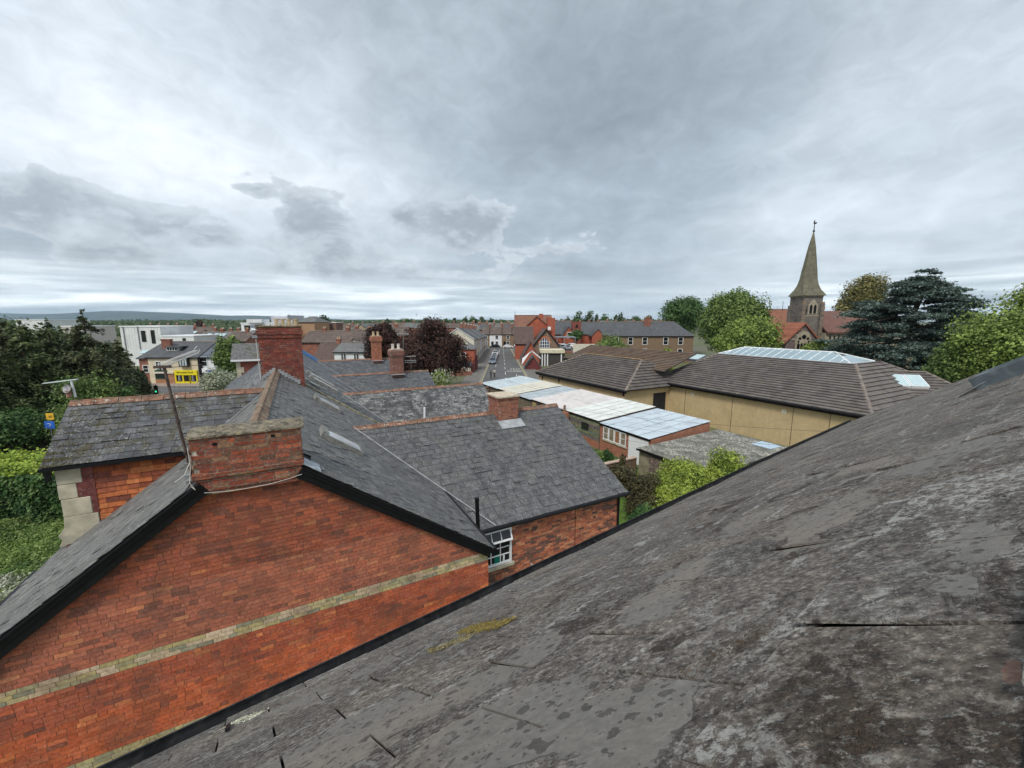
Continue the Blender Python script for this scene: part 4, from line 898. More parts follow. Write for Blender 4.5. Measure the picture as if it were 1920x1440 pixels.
# weathered metal bird-shaped cowl: a small dish and a flat aerial at the ridge end
dp = onR(128, 733, 14.0)
sd_ = thing('satellite_dish', 'small grey satellite dish on the left end of the mossy roof ridge', 'satellite dish', dp)
q = MB(); q.tube([dp + V(0, 0, -.16), dp + V(0, 0, 0.0)], .05, 8); q.build('bracket', M_terra, sd_)
q = MB(); cn = dp + V(.0, -.03, .06); n = 14; dirn = unit(V(-.3, -.9, .3)); ax = unit(np.cross(dirn, Z)); ay = np.cross(ax, dirn)
vs = [cn - dirn * .05]; 
for rr2, dd2 in ((.07, .04), (.13, 0)):
    for i in range(n): t = 2 * math.pi * i / n; vs.append(cn - dirn * dd2 + ax * rr2 * 1.25 * math.cos(t) + ay * rr2 * .85 * math.sin(t))
q.mesh(vs, [(0, 1 + i, 1 + (i + 1) % n) for i in range(n)] + [(1 + i, 1 + n + i, 1 + n + (i + 1) % n, 1 + (i + 1) % n) for i in range(n)]); q.build('dish', mat('grey_dish', (.30, .29, .31), vary=.4, scale=14), sd_)
fp_ = onR(141, 740, 14.05); fa = thing('flat_aerial', 'pale flat bar aerial on a short white post beside the dish', 'aerial', fp_)
q = MB(); q.tube([fp_ - Z * .06, fp_ + Z * .34 + U * -.03], .024, 8); q.build('post', M_white, fa)
q = MB(); q.box(fp_ + Z * .33 - U * .55 + Z * -.02, U * .62 + Z * .06, RR * .12, Z * .02); q.build('panel', mat('pale_aerial', (.55, .62, .60), vary=.1), fa)
# television aerial on the near chimney's left side
ab, at_ = onR(363, 905, 8.35), onR(308, 690, 8.35)
ta = thing('television_aerial', 'tall rusty aerial mast leaning left beside the near chimney with a combed yagi', 'aerial', ab)
q = MB(); q.tube([ab, ab + (at_ - ab) * .5, at_], .021, 10)
for f_ in (.28, .55, .72): p = ab + (at_ - ab) * f_; q.tube([p - unit(at_ - ab) * .02, p + unit(at_ - ab) * .02], .031, 8)
q.build('mast', M_rust, ta)
q = MB(); p = ab + (at_ - ab) * .17; q.box(p - U * .06 - RR * .03, U * .34, RR * .03, Z * .02); q.box(p - Z * .22 - U * .08, U * .30, RR * .05, Z * .025); q.box(p - Z * .35 - U * .07, U * .14, RR * .03, Z * .06); q.build('chimney_bracket', M_metal, ta)
b0_, b1_ = onR(300, 690, 8.35), onR(372, 662, 8.9)
q = MB(); dY = unit(b1_ - b0_); q.tube([b0_ - dY * .05, b1_], .011, 6); Ly = np.linalg.norm(b1_ - b0_); sY = unit(np.cross(dY, Z)); vY = np.cross(sY, dY)
for i in range(24):
    p = b0_ + dY * (Ly * (i + .5) / 24) + vY * .012
    for s in (-1, 1): q.tube([p, p + sY * s * .055 + vY * .05], .0032, 4)
    q.tube([p - sY * .05 + vY * .05, p + sY * .05 + vY * .05], .0028, 4)
q.tube([b1_, b1_ + dY * .05 + vY * .05, b1_ + dY * .02 + vY * .12, b1_ - dY * .05 + vY * .09], .006, 5)
q.build('yagi_elements', mat('aerial_alloy', (.62, .62, .60), rough=.4, metal=.2, vary=.1), ta)
q = MB(); q.box(at_ - U * .13 - RR * .03, U * .22, RR * .06, Z * .04); q.tube([at_ + Z * .0 + U * .02, at_ + U * .5 + Z * .03], .005, 5); q.build('balun', M_rust, ta)
# ================================================================ the rest of the terrace, running away to the north
def brick_tex(name, c1, c2, cm, along, sx=1.0, vary=.2, dirt=None, bw=.225, bh=.075):
    if name in MATS: return MATS[name]
    m = D.materials.new(name); m.use_nodes = True; m.node_tree.nodes.clear(); g = NT(m.node_tree)
    pos = g.new('ShaderNodeNewGeometry').outputs['Position']
    al = np.asarray(along, float) + np.cross(Z, np.asarray(along, float)); a = g.vmath('DOT_PRODUCT', pos, tuple(al)).outputs['Value']; z = g.new('ShaderNodeSeparateXYZ', {0: pos}).outputs[2]
    vec = g.new('ShaderNodeCombineXYZ', {0: a, 1: z, 2: 0.0}).outputs[0]
    b = g.new('ShaderNodeTexBrick', {'Vector': vec, 'Color1': c1, 'Color2': c2, 'Mortar': cm, 'Scale': 1.0, 'Mortar Size': .008, 'Brick Width': bw, 'Row Height': bh, 'Bias': 0.0})
    c = g.mix(1.0, b.outputs[0], g.ramp(g.noise(pos, 2.0, 5, .6), [(.25, 1 - vary), (.75, 1 + vary)]), 'MULTIPLY')
    if dirt: c = g.mix(g.math('MULTIPLY', g.step(g.noise(pos, .6, 7, .65), .46, .60), .45), c, dirt)
    run_ = g.new('ShaderNodeCombineXYZ', {0: g.math('MULTIPLY', a, 2.2), 1: g.math('MULTIPLY', z, .25), 2: 3.0}).outputs[0]
    c = g.mix(1.0, c, g.ramp(g.noise(run_, 1.6, 6, .65), [(.34, .93), (.5, 1.0), (.66, 1.03)]), 'MULTIPLY')
    bm = g.new('ShaderNodeBump', {'Height': b.outputs['Fac'], 'Strength': .5, 'Distance': .006}); bm.invert = True
    bs = g.new('ShaderNodeBsdfPrincipled', {'Base Color': c, 'Roughness': .9, 'Specular IOR Level': .2, 'Normal': bm})
    g.new('ShaderNodeOutputMaterial', {0: bs}); MATS[name] = m; return m
BX, BY = V(1, 0, 0), V(0, 1, 0)
def terrace(lab, r0, r1, wing, cols, mslate, chim, npart):
    h = thing('terraced_house', lab, 'house', W(0, (r0 + r1) / 2, 0), 'terraced houses stepping away behind the near chimney')
    q = MB(); q.prism([W(UL + .2, r0, 0), W(3.6, r0, 0), W(3.6, r0, 5.2), W(UR, r0, 8.4), W(UL + .2, r0, 5.0)], RR * (r1 - r0)); q.build('wall', MATS['render_body'], h)
    for sl, L in ((rs, rsL), (lsd, lsL)):
        s = 1 if sl is rs else -1; aa, bb = (r0, r1) if s > 0 else (-r1, -r0)
        roof_slab(h, [sl['O'] + RR * r0, sl['O'] + RR * r1, sl['O'] + RR * r1 + sl['B'] * L, sl['O'] + RR * r0 + sl['B'] * L], sl['N'])
        pieces(h, 'slate', mslate, sl['O'], sl['A'], sl['B'], slate_rects(aa, bb, 0, L, .27, .21, cols, lift=.003), poly_clips([(aa, 0), (bb, 0), (bb, L), (aa, L)]), .011, .001, .006, 0, 'slates', jit=.001)
    ridge_tiles(h, W(UR, r0 + .1, ZR + .055), W(UR, r1 - .1, ZR + .055), hw=.16, hh=.115, L=.6)
    q = MB(); q.box(rs['O'] + RR * (r1 - .2) + rs['N'] * .01, rs['B'] * rsL, RR * .3, rs['N'] * .05); q.build('party_strip', M_lead2, h)
    wing_right(h, mslate=mslate, cols=cols, w=.30, expo=.22, nparts=npart, brickn=0, **wing)
    return h
GC = [(.120, .122, .124), (.075, .077, .080), (.155, .155, .150), (.095, .098, .10), (.19, .19, .185)]
BC = [(.085, .090, .100), (.075, .080, .09), (.10, .105, .113)]
h2 = terrace('slate roofed terraced house with pale lichened rear wing roof behind the near wing', 19.5, 28.9, dict(Rn=20.2, Rr=24.3, Rf=28.4, ze=4.35, zr=6.5, u1=10.75), GC, M_slate_pale, None, 200)
h3 = terrace('terraced house with clean blue slate rear wing and two pale pots on its chimney', 29.0, 38.0, dict(Rn=29.6, Rr=33.6, Rf=37.6, ze=4.4, zr=6.42, u1=9.8), BC, M_slate, None, 60)
h4 = terrace('farthest terraced house of the row with orange chimney and cream pots', 38.1, 46.5, dict(Rn=38.4, Rr=42.0, Rf=45.6, ze=4.8, zr=6.85, u1=8.3), BC, M_slate, None, 0)
q = MB(); q.tube([onR(796, 787, 20.3), onR(796, 764, 20.3)], .055, 8); q.build('vent_pipe', M_white, h2)
rooflight(h2, rs, 0, 23.0, 23.9, .45, 1.75, .13); rooflight(h2, rs, 0, 24.6, 25.5, .35, 1.7, .13); rooflight(h2, rs, 0, 20.6, 21.2, .2, .8, .1)
q = MB(); q.box(rs['O'] + RR * 40 + rs['N'] * .03 + rs['B'] * (rsL - 2.9), RR * 6.0, rs['B'] * 2.95, rs['N'] * .02); q.build('blue_sheet', mat('blue_tarpaulin', (.03, .11, .26), vary=.3, scale=3), h4)
def pot_chimney(parent, cx, r, w, zb, zs, zt, potm, tints, n=2):
    u0, u1 = cx - w / 2, cx + w / 2
    c = chimney(parent, 'chimney', u0, u1, r - w / 2, r + w / 2, zb, zt, [(zb, zs, 0), (zs, zs + .12, .05), (zs + .12, zt - .1, .10), (zt - .1, zt, .04)], tints=tints, nparts=40)
    pots(c, [W(u0 + w * (i + .5) / n, r, zt) for i in range(n)], .12, .42, potm)
    q = MB(); q.box(W(u0 - .1, r - w / 2 - .3, zb + .32), U * (w + .2), RR * .3, Z * .03); q.build('lead_apron', M_lead, c); return c
c_ = onR(743.5, 690, 33.4); pot_chimney(h3, float(c_ @ U), 33.4, .92, 6.0, 7.75, 8.35, M_pot2, [(.24, .09, .065), (.28, .11, .08), (.20, .08, .06)])
c_ = onR(706.5, 670, 41.8); pot_chimney(h4, float(c_ @ U), 41.8, .85, 6.4, 8.55, 9.15, M_pot, [(.42, .14, .065), (.36, .11, .06)])
# aerials on house 3
for (x, y0, y1, lab) in ((757, 693, 625, 'tall thin aerial pole beside the chimney with two pale pots'), (771, 697, 668, 'short forked aerial standing on the blue slate wing ridge')):
    b = onR(x, y0, 33.5); t = onR(x - 1, y1, 33.5); a = thing('television_aerial', lab, 'aerial', b)
    q = MB(); q.tube([b, t], .02, 6); q.build('mast', M_metal, a)
    q = MB()
    for k, dz in enumerate((0, -.12) if y1 < 650 else (0, -.35, -.5)):
        c = t + Z * dz; q.tube([c - U * .5, c + U * .45], .014, 5)
        for i in range(5): q.tube([c + U * (-.45 + i * .2) - RR * .15 - Z * .03, c + U * (-.45 + i * .2) + RR * .15 + Z * .03], .008, 4)
    q.build('elements', MATS['aerial_alloy'], a)
# farther front bay of the terrace on the left
hb = thing('bay_house', 'small gabled brick bay with grey slate roof and white fascia left of the tall chimney', 'house', W(-3.5, 44, 0))
q = MB(); q.box(W(-4.75, 42.3, 0), U * 3.6, RR * 3.4, Z * 7.2); q.build('wall', brick_tex('brick_bay', (.34, .075, .045), (.28, .06, .04), (.25, .18, .14), U), hb)
q = MB(); q.prism([W(-5.1, 42.0, 7.3), W(-5.1, 44, 8.6), W(-5.1, 46, 7.3), W(-5.1, 46, 7.2), W(-5.1, 44, 8.5), W(-5.1, 42.0, 7.2)], U * 4.2, (.13, .13, .13)); q.build('roof', M_slate_moss, hb)
q = MB(); q.box(W(-5.1, 41.95, 7.12), U * 4.1, RR * .08, Z * .16); q.build('fascia', M_white, hb)
q = MB()
for i in range(5): q.box(W(-4.77, 42.24, 4.6 + i * .5), U * (.55 if i % 2 else .32), RR * .06, Z * .49)
q.build('quoins', M_stone, hb)

# ================================================================ sheds, garden walls
def corr(parent, name, m, O, A, B, w, l, pitch=.13, amp=.022, n=None, col=None):
    """corrugated sheet: ribs run along B"""
    N = np.cross(A, B); n = n or int(w / pitch * 2); q = MB(); vs = []
    for i in range(n + 1):
        h = amp if i % 2 else 0; vs += [O + A * (w * i / n) + N * h, O + A * (w * i / n) + B * l + N * h]
    q.mesh(vs, [(2 * i, 2 * i + 2, 2 * i + 3, 2 * i + 1) for i in range(n)], col)
    q.mesh([v - N * .012 for v in vs], [(2 * i, 2 * i + 1, 2 * i + 3, 2 * i + 2) for i in range(n)], col)
    return q.build(name, m, parent)
uf, zf, ub, zb = 21.75, 2.3, 28.25, 2.8
upS = unit(W(ub, 0, zb) - W(uf, 0, zf)); LS = np.linalg.norm(W(ub, 0, zb) - W(uf, 0, zf))
def shed(name, lab, ra, rb, col, dz=0.0, wallm=None, step=1.0):
    s = thing(name, lab, 'shed', W((uf + ub) / 2, (ra + rb) / 2, 0), 'lean-to sheds along the back of the gardens')
    m = mat('sheet_' + name + str(len(MATS)), col, rough=.5, vary=.10, scale=.9, dirt=tuple(c * .72 for c in col), dirt_scale=1.3, dirt_amt=.6, spec=.4)
    n = max(1, round((rb - ra) / step)); w = (rb - ra) / n
    for i in range(n):
        for (l0, l1, lift) in ((0, LS * .52, 0), (LS * .50, LS, .02)):
            O = W(uf - .15, 0, zf + dz) + RR * (rb - i * w) + upS * l0 + Z * (lift + random.uniform(0, .008))
            corr(s, 'roof_sheet', m, O, -RR, upS, w + .02, l1 - l0 + (.15 if lift else 0), pitch=.16, n=int(w / .08))
    q = MB(); q.box(W(uf + .02, ra, 0), U * .15, RR * (rb - ra), Z * (zf + dz - .06)); q.box(W(ub - .25, ra, 0), U * .12, RR * (rb - ra), Z * (zb + dz - .06))
    for r in (ra + .02, rb - .14): q.prism([W(uf + .17, r, 0), W(ub - .25, r, 0), W(ub - .25, r, zb + dz - .07), W(uf + .17, r, zf + dz - .06)], RR * .12)
    q.build('wall', wallm or M_wood, s)
    q = MB(); q.box(W(uf - .10, ra, zf + dz - .16), U * .05, RR * (rb - ra), Z * .13); q.build('fascia', M_black, s)
    return s
M_bt = brick_tex('orange_brick_r', (.42, .15, .08), (.30, .10, .06), (.30, .24, .18), RR)
M_btg = brick_tex('grey_brick_r', (.22, .19, .14), (.17, .13, .10), (.24, .22, .18), RR)
s1 = shed('brick_shed', 'brick shed with pale blue sheet roof, four-part window and white door', 19.75, 25.2, (.50, .57, .62), 0, M_bt)
s2 = shed('timber_shed', 'weathered timber shed with white sheet roof and small dark paned window', 25.25, 30.0, (.68, .70, .66), .12, M_wood)
s3 = shed('garden_shed', 'shed with faded pinkish white sheet roof behind the square chimney', 30.05, 36.2, (.62, .58, .56), .10, M_bt)
s4 = shed('garden_shed', 'shed with grey blue corrugated roof between the cream and pinkish ones', 36.25, 39.6, (.42, .47, .50), 0, M_wood)
s5 = shed('garden_shed', 'cream roofed corrugated shed near the far end of the sheds', 39.65, 44.2, (.62, .59, .50), .05, M_wood)
s6 = shed('garden_shed', 'farthest lean-to shed with pale blue ribbed roof nearest the street', 44.25, 49.8, (.50, .57, .60), 0, M_wood)
# windows and door of the brick shed (facing the gardens)
M_curt = mat('dusty_curtain', (.24, .19, .13), vary=.3, scale=5, rough=.4)
for i, (w_, gm) in enumerate(((.62, M_curt), (.62, M_curt), (.62, mat('orange_curtain', (.30, .15, .08), vary=.2, rough=.4)), (.60, M_curt))):
    window(s1, W(uf + .0, 24.75 - i * .66, 1.05), -RR, Z, w_, 1.05, 1, 2 if i in (0, 3) else 1, M_white, gm, t=.06, d=.06)
q = MB(); q.box(W(uf - .02, 19.95, .05), RR * 1.95, U * .04, Z * 2.0); q.build('door', M_white, s1)
q = MB(); q.box(W(uf - .06, 22.05, .93), RR * 2.75, U * .1, Z * .09); q.build('window_sill', M_stone, s1)
window(s2, W(uf - .03, 27.6, 1.25), -RR, Z, .95, .62, 3, 2, mat('dark_frame', (.03, .03, .03)), M_glass, t=.04, bt=.04, d=.05)
q = MB()
for i in range(9): q.box(W(uf - .03, 25.3, .62 + i * .17), RR * 4.6, U * .045, Z * .15, tuple(c * random.uniform(.6, 1.2) for c in (.20, .17, .14)))
for o_ in [q.build('weatherboards', mat('weatherboard', tint=True, vary=.4, scale=5, dirt=(.15, .13, .09), dirt_scale=3), s2)]: pass
q = MB(); q.box(W(uf - .02, 25.3, 0), RR * 4.6, U * .04, Z * .6); q.build('plinth', M_bt, s2)
ch = thing('flue', 'small terracotta flue on a brick stub by the timber shed', 'flue', W(uf - .5, 29.7, 0))
q = MB(); q.box(W(uf - .75, 29.3, 0), U * .55, RR * .6, Z * 2.35); q.build('stub', M_bt, ch)
q = MB(); q.tube([W(uf - .48, 29.6, 2.35), W(uf - .48, 29.6, 3.0)], [.13, .11], 10); q.build('chimney_pot', M_terra, ch)
for r_, m_ in ((33.5, mat('dark_boards', (.05, .055, .06), vary=.3)), (35.3, mat('yellow_door', (.35, .28, .12)))):
    q = MB(); q.box(W(uf - .03, r_, .1), RR * (1.7 if r_ < 34 else .7), U * .04, Z * 2.0); q.build('door', m_, s3)
# grey asbestos-roofed shed
gs = thing('old_shed', 'low old shed with mossy grey corrugated roof and peeling plank side', 'shed', W(24, 17, 0))
upG = unit(W(28.7, 0, 2.15) - W(20.2, 0, 2.0)); M_asb = mat('mossy_cement_sheet', (.17, .165, .145), vary=.4, scale=6, rough=.95, dirt=(.09, .085, .07), dirt_scale=2.2, dirt_amt=.8, bump=.8, bump_scale=16, speck=((.40, .39, .34), 9, .54))
for i in range(6):
    for j in range(2):
        corr(gs, 'roof_sheet', M_asb, W(20.1, 0, 2.0) + RR * (19.45 - i * .92) + upG * (j * 4.25) + Z * (j * .02 + random.uniform(0, .015)), -RR, upG, .94, 4.4, n=12, amp=.03)
q = MB(); q.box(W(20.3, 14.0, 0), U * .1, RR * 5.4, Z * 1.93); q.box(W(28.3, 14.0, 0), U * .12, RR * 5.4, Z * 2.1); q.box(W(20.4, 14.0, 0), U * 7.9, RR * .12, Z * 1.95); q.box(W(20.4, 19.28, 0), U * 7.9, RR * .12, Z * 1.95); q.build('wall', mat('render_grey', (.25, .22, .15), vary=.25, scale=2), gs)
for i in range(14):
    q = MB(); q.box(W(20.2 + random.uniform(-.01, .01), 18.4 - i * .19, .05), U * .05, -RR * .175, Z * 1.85, (1, 1, 1)); q.build('plank', mat('peeling_plank', (.20, .15, .13), vary=.6, scale=8, dirt=(.055, .035, .03), dirt_scale=5, dirt_amt=.9), gs)
q = MB(); q.box(W(20.08, 14.0, 1.84), U * .05, RR * 5.5, Z * .13); q.build('fascia', M_black, gs)
q = MB(); q.box(W(27.2, 14.6, 2.2), U * 1.3, RR * 1.3, Z * .04); q.build('blue_patch_sheet', mat('pale_blue_sheet', (.42, .52, .60), vary=.1), gs)
q = MB(); q.box(W(28.1, 13.7, 0), U * .7, RR * .5, Z * 2.25); q.build('brick_pier', M_btg, gs)
# garden walls
gwl = thing('garden_wall', 'low brick garden wall with pinkish coping between the small lawns', 'wall', W(18, 19.6, 0))
q = MB(); q.box(W(14.6, 19.9, 0), U * 6.0, RR * .22, Z * 1.05); q.build('wall', brick_tex('brick_u', (.22, .13, .09), (.16, .09, .06), (.2, .17, .13), U), gwl)
q = MB(); q.box(W(14.6, 19.85, 1.05), U * 6.0, RR * .32, Z * .07); q.build('coping', mat('pink_coping', (.48, .36, .28), vary=.2, scale=3), gwl)
gw2 = thing('garden_wall', 'brick garden wall with terracotta capping beyond the pale lichened wing', 'wall', W(14, 45, 0))
q = MB(); q.box(W(8.6, 46.8, 0), U * 13.0, RR * .25, Z * 2.1); q.build('wall', MATS['brick_u'], gw2)
q = MB(); q.box(W(8.6, 46.75, 2.1), U * 13, RR * .35, Z * .1); q.build('coping', M_terra, gw2)
fe = thing('fence', 'dark close-boarded garden fence left of the square chimney', 'fence', W(14, 31, 0))
for i in range(26):
    q = MB(); q.box(W(11.2 + i * .2, 30.4, 0), U * .19, RR * .03, Z * 1.9, (1, 1, 1)); q.build('board', mat('dark_fence_board', (.06, .052, .045), vary=.4, scale=8), fe)
pst = thing('plant_stake', 'slim grey stake leaning in the dark bushes by the old shed', 'stake', onz(1183, 905, .2))
q = MB(); q.tube([onz(1183, 905, .2), onz(1183, 905, .2) + V(.15, 0, .95)], .02, 5); q.build('stake', M_metal, pst)

# ================================================================ the yellow brick hall with the big tiled roofs
lib = thing('tiled_hall', 'long yellow brick hall with wide brown tiled roofs and glazed ridge lantern', 'public building', W(40, 28, 0))
M_yb = brick_tex('yellow_brick_r', (.57, .43, .235), (.50, .375, .205), (.47, .37, .23), RR, vary=.08, dirt=(.44, .33, .18))
M_ybu = brick_tex('yellow_brick_u', (.57, .43, .235), (.50, .375, .205), (.47, .37, .23), U, vary=.08, dirt=(.44, .33, .18))
M_tile = mat('concrete_tile', tint=True, rough=.8, vary=.14, scale=.8, dirt=(.17, .15, .14), dirt_scale=.28, dirt_amt=.55, bump=.2, speck=((.30, .22, .10), 7, .64))
TILE = [(.108, .094, .087), (.095, .083, .078), (.120, .104, .095), (.102, .091, .085)]
TILE2 = [(.135, .120, .112), (.118, .104, .098), (.150, .134, .125)]
uA, zA, uB, zB = 29.5, 3.5, 36.0, 3.8
q = MB(); q.box(W(uA + .35, 30.9, 0), U * .3, RR * 17.0, Z * (zA - .08)); q.build('wall', M_yb, lib)
q = MB(); q.box(W(uA + .65, 30.9, 0), U * 6.3, RR * .3, Z * (zA - .1)); q.box(W(uA + .65, 47.6, 0), U * 9, RR * .3, Z * (zA - .1)); q.build('end_wall', M_ybu, lib)
q = MB(); q.box(W(uB + .4, 13.0, 0), U * .3, RR * 20.2, Z * (zB - .10)); q.build('wall', M_yb, lib)
q = MB(); q.box(W(uB + .7, 13.0, 0), U * 17.5, RR * .3, Z * (zB - .10)); q.build('end_wall', M_ybu, lib)
for x_ in (1284, 1373, 1489, 1560):
    rj = ray(x_, 760); r_ = float((CAM + rj * ((uB + .39) / (rj @ U))) @ RR)
    q = MB(); q.box(W(uB + .385, r_, 0), U * .02, RR * .03, Z * (zB - .12)); q.build('movement_joint', M_black, lib)
for (x, y) in ((1298, 740), (1470, 772)):
    r = ray(x, y); t = (uB + .39) / (r @ U); P = CAM + r * t; q = MB(); q.box(P - RR * .17 - Z * .17 - U * .03, RR * .34, Z * .34, U * .04); v_ = q.build('wall_vent', mat('cream_plastic', (.78, .74, .62)), lib)
    q = MB(); q.box(P - RR * .12 - Z * .12 - U * .045, RR * .24, Z * .24, U * .012); q.build('grille', mat('vent_grille', (.45, .40, .30)), v_)
for (x, y) in ((1048, 714), (1169, 739)):
    r = ray(x, y); t = (uA + .34) / (r @ U); P = CAM + r * t; q = MB(); q.box(P - RR * .12 - Z * .2 - U * .03, RR * .24, Z * .42, U * .04); q.build('wall_vent', M_black, lib)
q = MB(); q.box(W(34.0, 30.86, .2), U * 1.9, RR * .03, Z * 2.6); q.build('recess_shade_panel', mat('recess_shade_paint', (.02, .018, .018)), lib)  # flat dark panel on the end wall, painting the shade of a recess
def tile_slope(parent, quad, cols, npart, w=.46, e=.44, nm='tiles'):
    """quad: eaves-left, eaves-right (A direction), ridge-right, ridge-left"""
    quad = [np.asarray(p) for p in quad]; A = unit(quad[1] - quad[0]); N = unit(np.cross(quad[1] - quad[0], quad[3] - quad[0])); B = np.cross(N, A)
    P2 = [((p - quad[0]) @ A, (p - quad[0]) @ B) for p in quad]; L = max(p[1] for p in P2); a0 = min(p[0] for p in P2); a1 = max(p[0] for p in P2)
    q = MB(); q.prism([p - N * .09 for p in quad], N * .05); q.build('roof_boarding', M_under, parent)
    ra_ = slate_rects(a0, a1, 0, L, w, e, cols, lap=1.06, gap=.012, aj=0, bj=0, liftp=0, var=.10)
    pieces(parent, 'roof_tile', M_tile, quad[0], A, B, ra_, poly_clips(P2), .115, .002, .02, npart, nm, jit=0)
# left block: ridge at u 35.3
uR, zR = 35.3, 6.15
tile_slope(lib, [W(uA, 48.2, zA), W(uA, 30.4, zA), W(uR, 34.0, zR), W(uR, 44.4, zR)], TILE, 150)
tile_slope(lib, [W(uA, 48.2, zA), W(uR, 44.4, zR), W(41.1, 48.2, zA), W(40, 48.2, zA)][:2] + [W(uR, 44.4, zR)] * 0 + [W(uR, 44.4, zR), W(uR, 44.4, zR)] if False else [W(41.1, 30.4, zA), W(41.1, 48.2, zA), W(uR, 44.4, zR), W(uR, 34.0, zR)], TILE, 0)
q = MB(); q.poly([W(41.1, 48.2, zA), W(uA, 48.2, zA), W(uR, 44.4, zR)], TILE[0]); q.build('hip_slope', M_tile, lib)
# a second ridge beyond with two rooflights
tile_slope(lib, [W(uR + .2, 50, 5.1), W(uR + .2, 31, 5.1), W(uR + 5.5, 31, 6.9), W(uR + 5.5, 50, 6.9)], [(.16, .11, .08), (.14, .10, .075)], 0)
for (xa, ya, w_) in ((1198, 668, 1.9), (1290, 675, 2.4)):
    O = onz(xa - 12, ya, 5.75); N2 = unit(np.cross(W(5.3, 0, 1.8), RR)) * -1; N2 = N2 if N2[2] > 0 else -N2; B2 = unit(W(5.3, 0, 1.8))
    q = MB(); q.box(O, -RR * w_, B2 * 1.6, N2 * .25); k = q.build('rooflight', M_lead2, lib)
    q = MB(); q.box(O + N2 * .25 + B2 * .08 - RR * .08, -RR * (w_ - .16), B2 * 1.44, N2 * .03); q.build('pane', mat('rooflight_glass', (.45, .58, .60), rough=.15, vary=.08, spec=.6), k)
# right block
uT, zT, rT0, rT1, rE0, rE1 = 43.6, 6.8, 17.0, 30.3, 12.6, 33.6
uF = 2 * 46.0 - uB
tile_slope(lib, [W(uB, rE1, zB), W(uB, rE0, zB), W(uT, rT0, zT), W(uT, rT1, zT)], TILE2, 300)
tile_slope(lib, [W(uB, rE0, zB), W(uF, rE0, zB), W(2 * 46 - uT, rT0, zT), W(uT, rT0, zT)], TILE2, 40)
tile_slope(lib, [W(uF, rE0, zB), W(uF, rE1, zB), W(2 * 46 - uT, rT1, zT), W(2 * 46 - uT, rT0, zT)], TILE2, 0)
tile_slope(lib, [W(uF, rE1, zB), W(uB, rE1, zB), W(uT, rT1, zT), W(2 * 46 - uT, rT1, zT)], TILE2, 0)
M_hip = mat('hip_tile', (.21, .175, .155), vary=.25, scale=2, dirt=(.28, .20, .11), dirt_scale=1, dirt_amt=.5)
def hipline(a, b, w=.16, m=None):
    q = MB(); d = unit(b - a); s = unit(np.cross(d, Z)); n = np.cross(s, d); L = np.linalg.norm(b - a); k = int(L / .45)
    for i in range(k):
        p = a + d * (L * i / k) + n * (.045 + .008 * (i % 2)); q.mesh([p - s * w - n * .05, p + s * w - n * .05, p + d * (L / k) + s * w - n * .05, p + d * (L / k) - s * w - n * .05, p - s * .05 + n * .05, p + s * .05 + n * .05, p + d * (L / k) + s * .05 + n * .05, p + d * (L / k) - s * .05 + n * .05],
            [(4, 5, 6, 7), (0, 1, 5, 4), (1, 2, 6, 5), (2, 3, 7, 6), (3, 0, 4, 7), (3, 2, 1, 0)])
    q.build('hip_tiles', m or M_hip, lib)
hipline(W(uB, rE0, zB), W(uT, rT0, zT)); hipline(W(uF, rE0, zB), W(2 * 46 - uT, rT0, zT)); hipline(W(uB, rE1, zB), W(uT, rT1, zT))
hipline(W(uR, 34.0, zR), W(uR, 44.4, zR), m=mat('orange_lichen_ridge', (.24, .15, .07), vary=.4, scale=1.2, dirt=(.42, .24, .05), dirt_scale=1.5, dirt_amt=.8)); hipline(W(uA, 48.2, zA), W(uR, 44.4, zR))
hipline(W(uA - .02, 30.45, zA + .02), W(uR, 34.05, zR))
tile_slope(lib, [W(uA, 30.4, zA), W(41.1, 30.4, zA), W(uR, 34.0, zR), W(uR - .001, 34.0, zR)], TILE, 30)
def gut(a, b, r=.07): q = MB(); q.tube([a, b], r, 8); d = unit(b - a); q.box(a - Z * .24 + U * .10, b - a, U * .04, Z * .2); q.build('gutter', M_black, lib)
gut(W(uA - .05, 30.4, zA - .06), W(uA - .05, 48.2, zA - .06)); gut(W(uB - .05, rE0, zB - .06), W(uB - .05, rE1, zB - .06), .085)
q = MB(); q.box(W(uB, rE0, zB - .14), U * .42, RR * (rE1 - rE0), Z * .03); q.box(W(uA, 30.5, zA - .14), U * .38, RR * 17.6, Z * .03); q.build('soffit', M_black, lib)
q = MB(); q.tube([W(uA + .3, 46.9, zA - .1), W(uA + .3, 46.9, 0)], .06, 6); q.build('downpipe', M_black, lib)
# glazed lantern along the top
ln = MB(); uc = 46.0; zl0, zl1 = 6.85, 7.6; r0_, r1_ = rT0 + .4, rT1; ub_, ue_ = uT + .05, 2 * uc - uT - .05; rr0, rr1 = r0_ + 2.2, r1_ - 1.6
ln.box(W(ub_ - .05, r0_ - .05, zl0 - .12), U * .10, RR * (r1_ - r0_ + .1), Z * .15); ln.box(W(ub_, r0_ - .05, zl0 - .12), U * (ue_ - ub_), RR * .10, Z * .15); ln.box(W(ub_, r1_ - .05, zl0 - .12), U * (ue_ - ub_), RR * .10, Z * .15)
ln.tube([W(uc, rr0, zl1), W(uc, rr1, zl1)], .10, 6)
for (a, b) in ((W(ub_, r0_, zl0), W(uc, rr0, zl1)), (W(ue_, r0_, zl0), W(uc, rr0, zl1)), (W(ub_, r1_, zl0), W(uc, rr1, zl1))): ln.tube([a, b], .07, 6)
npn = 15
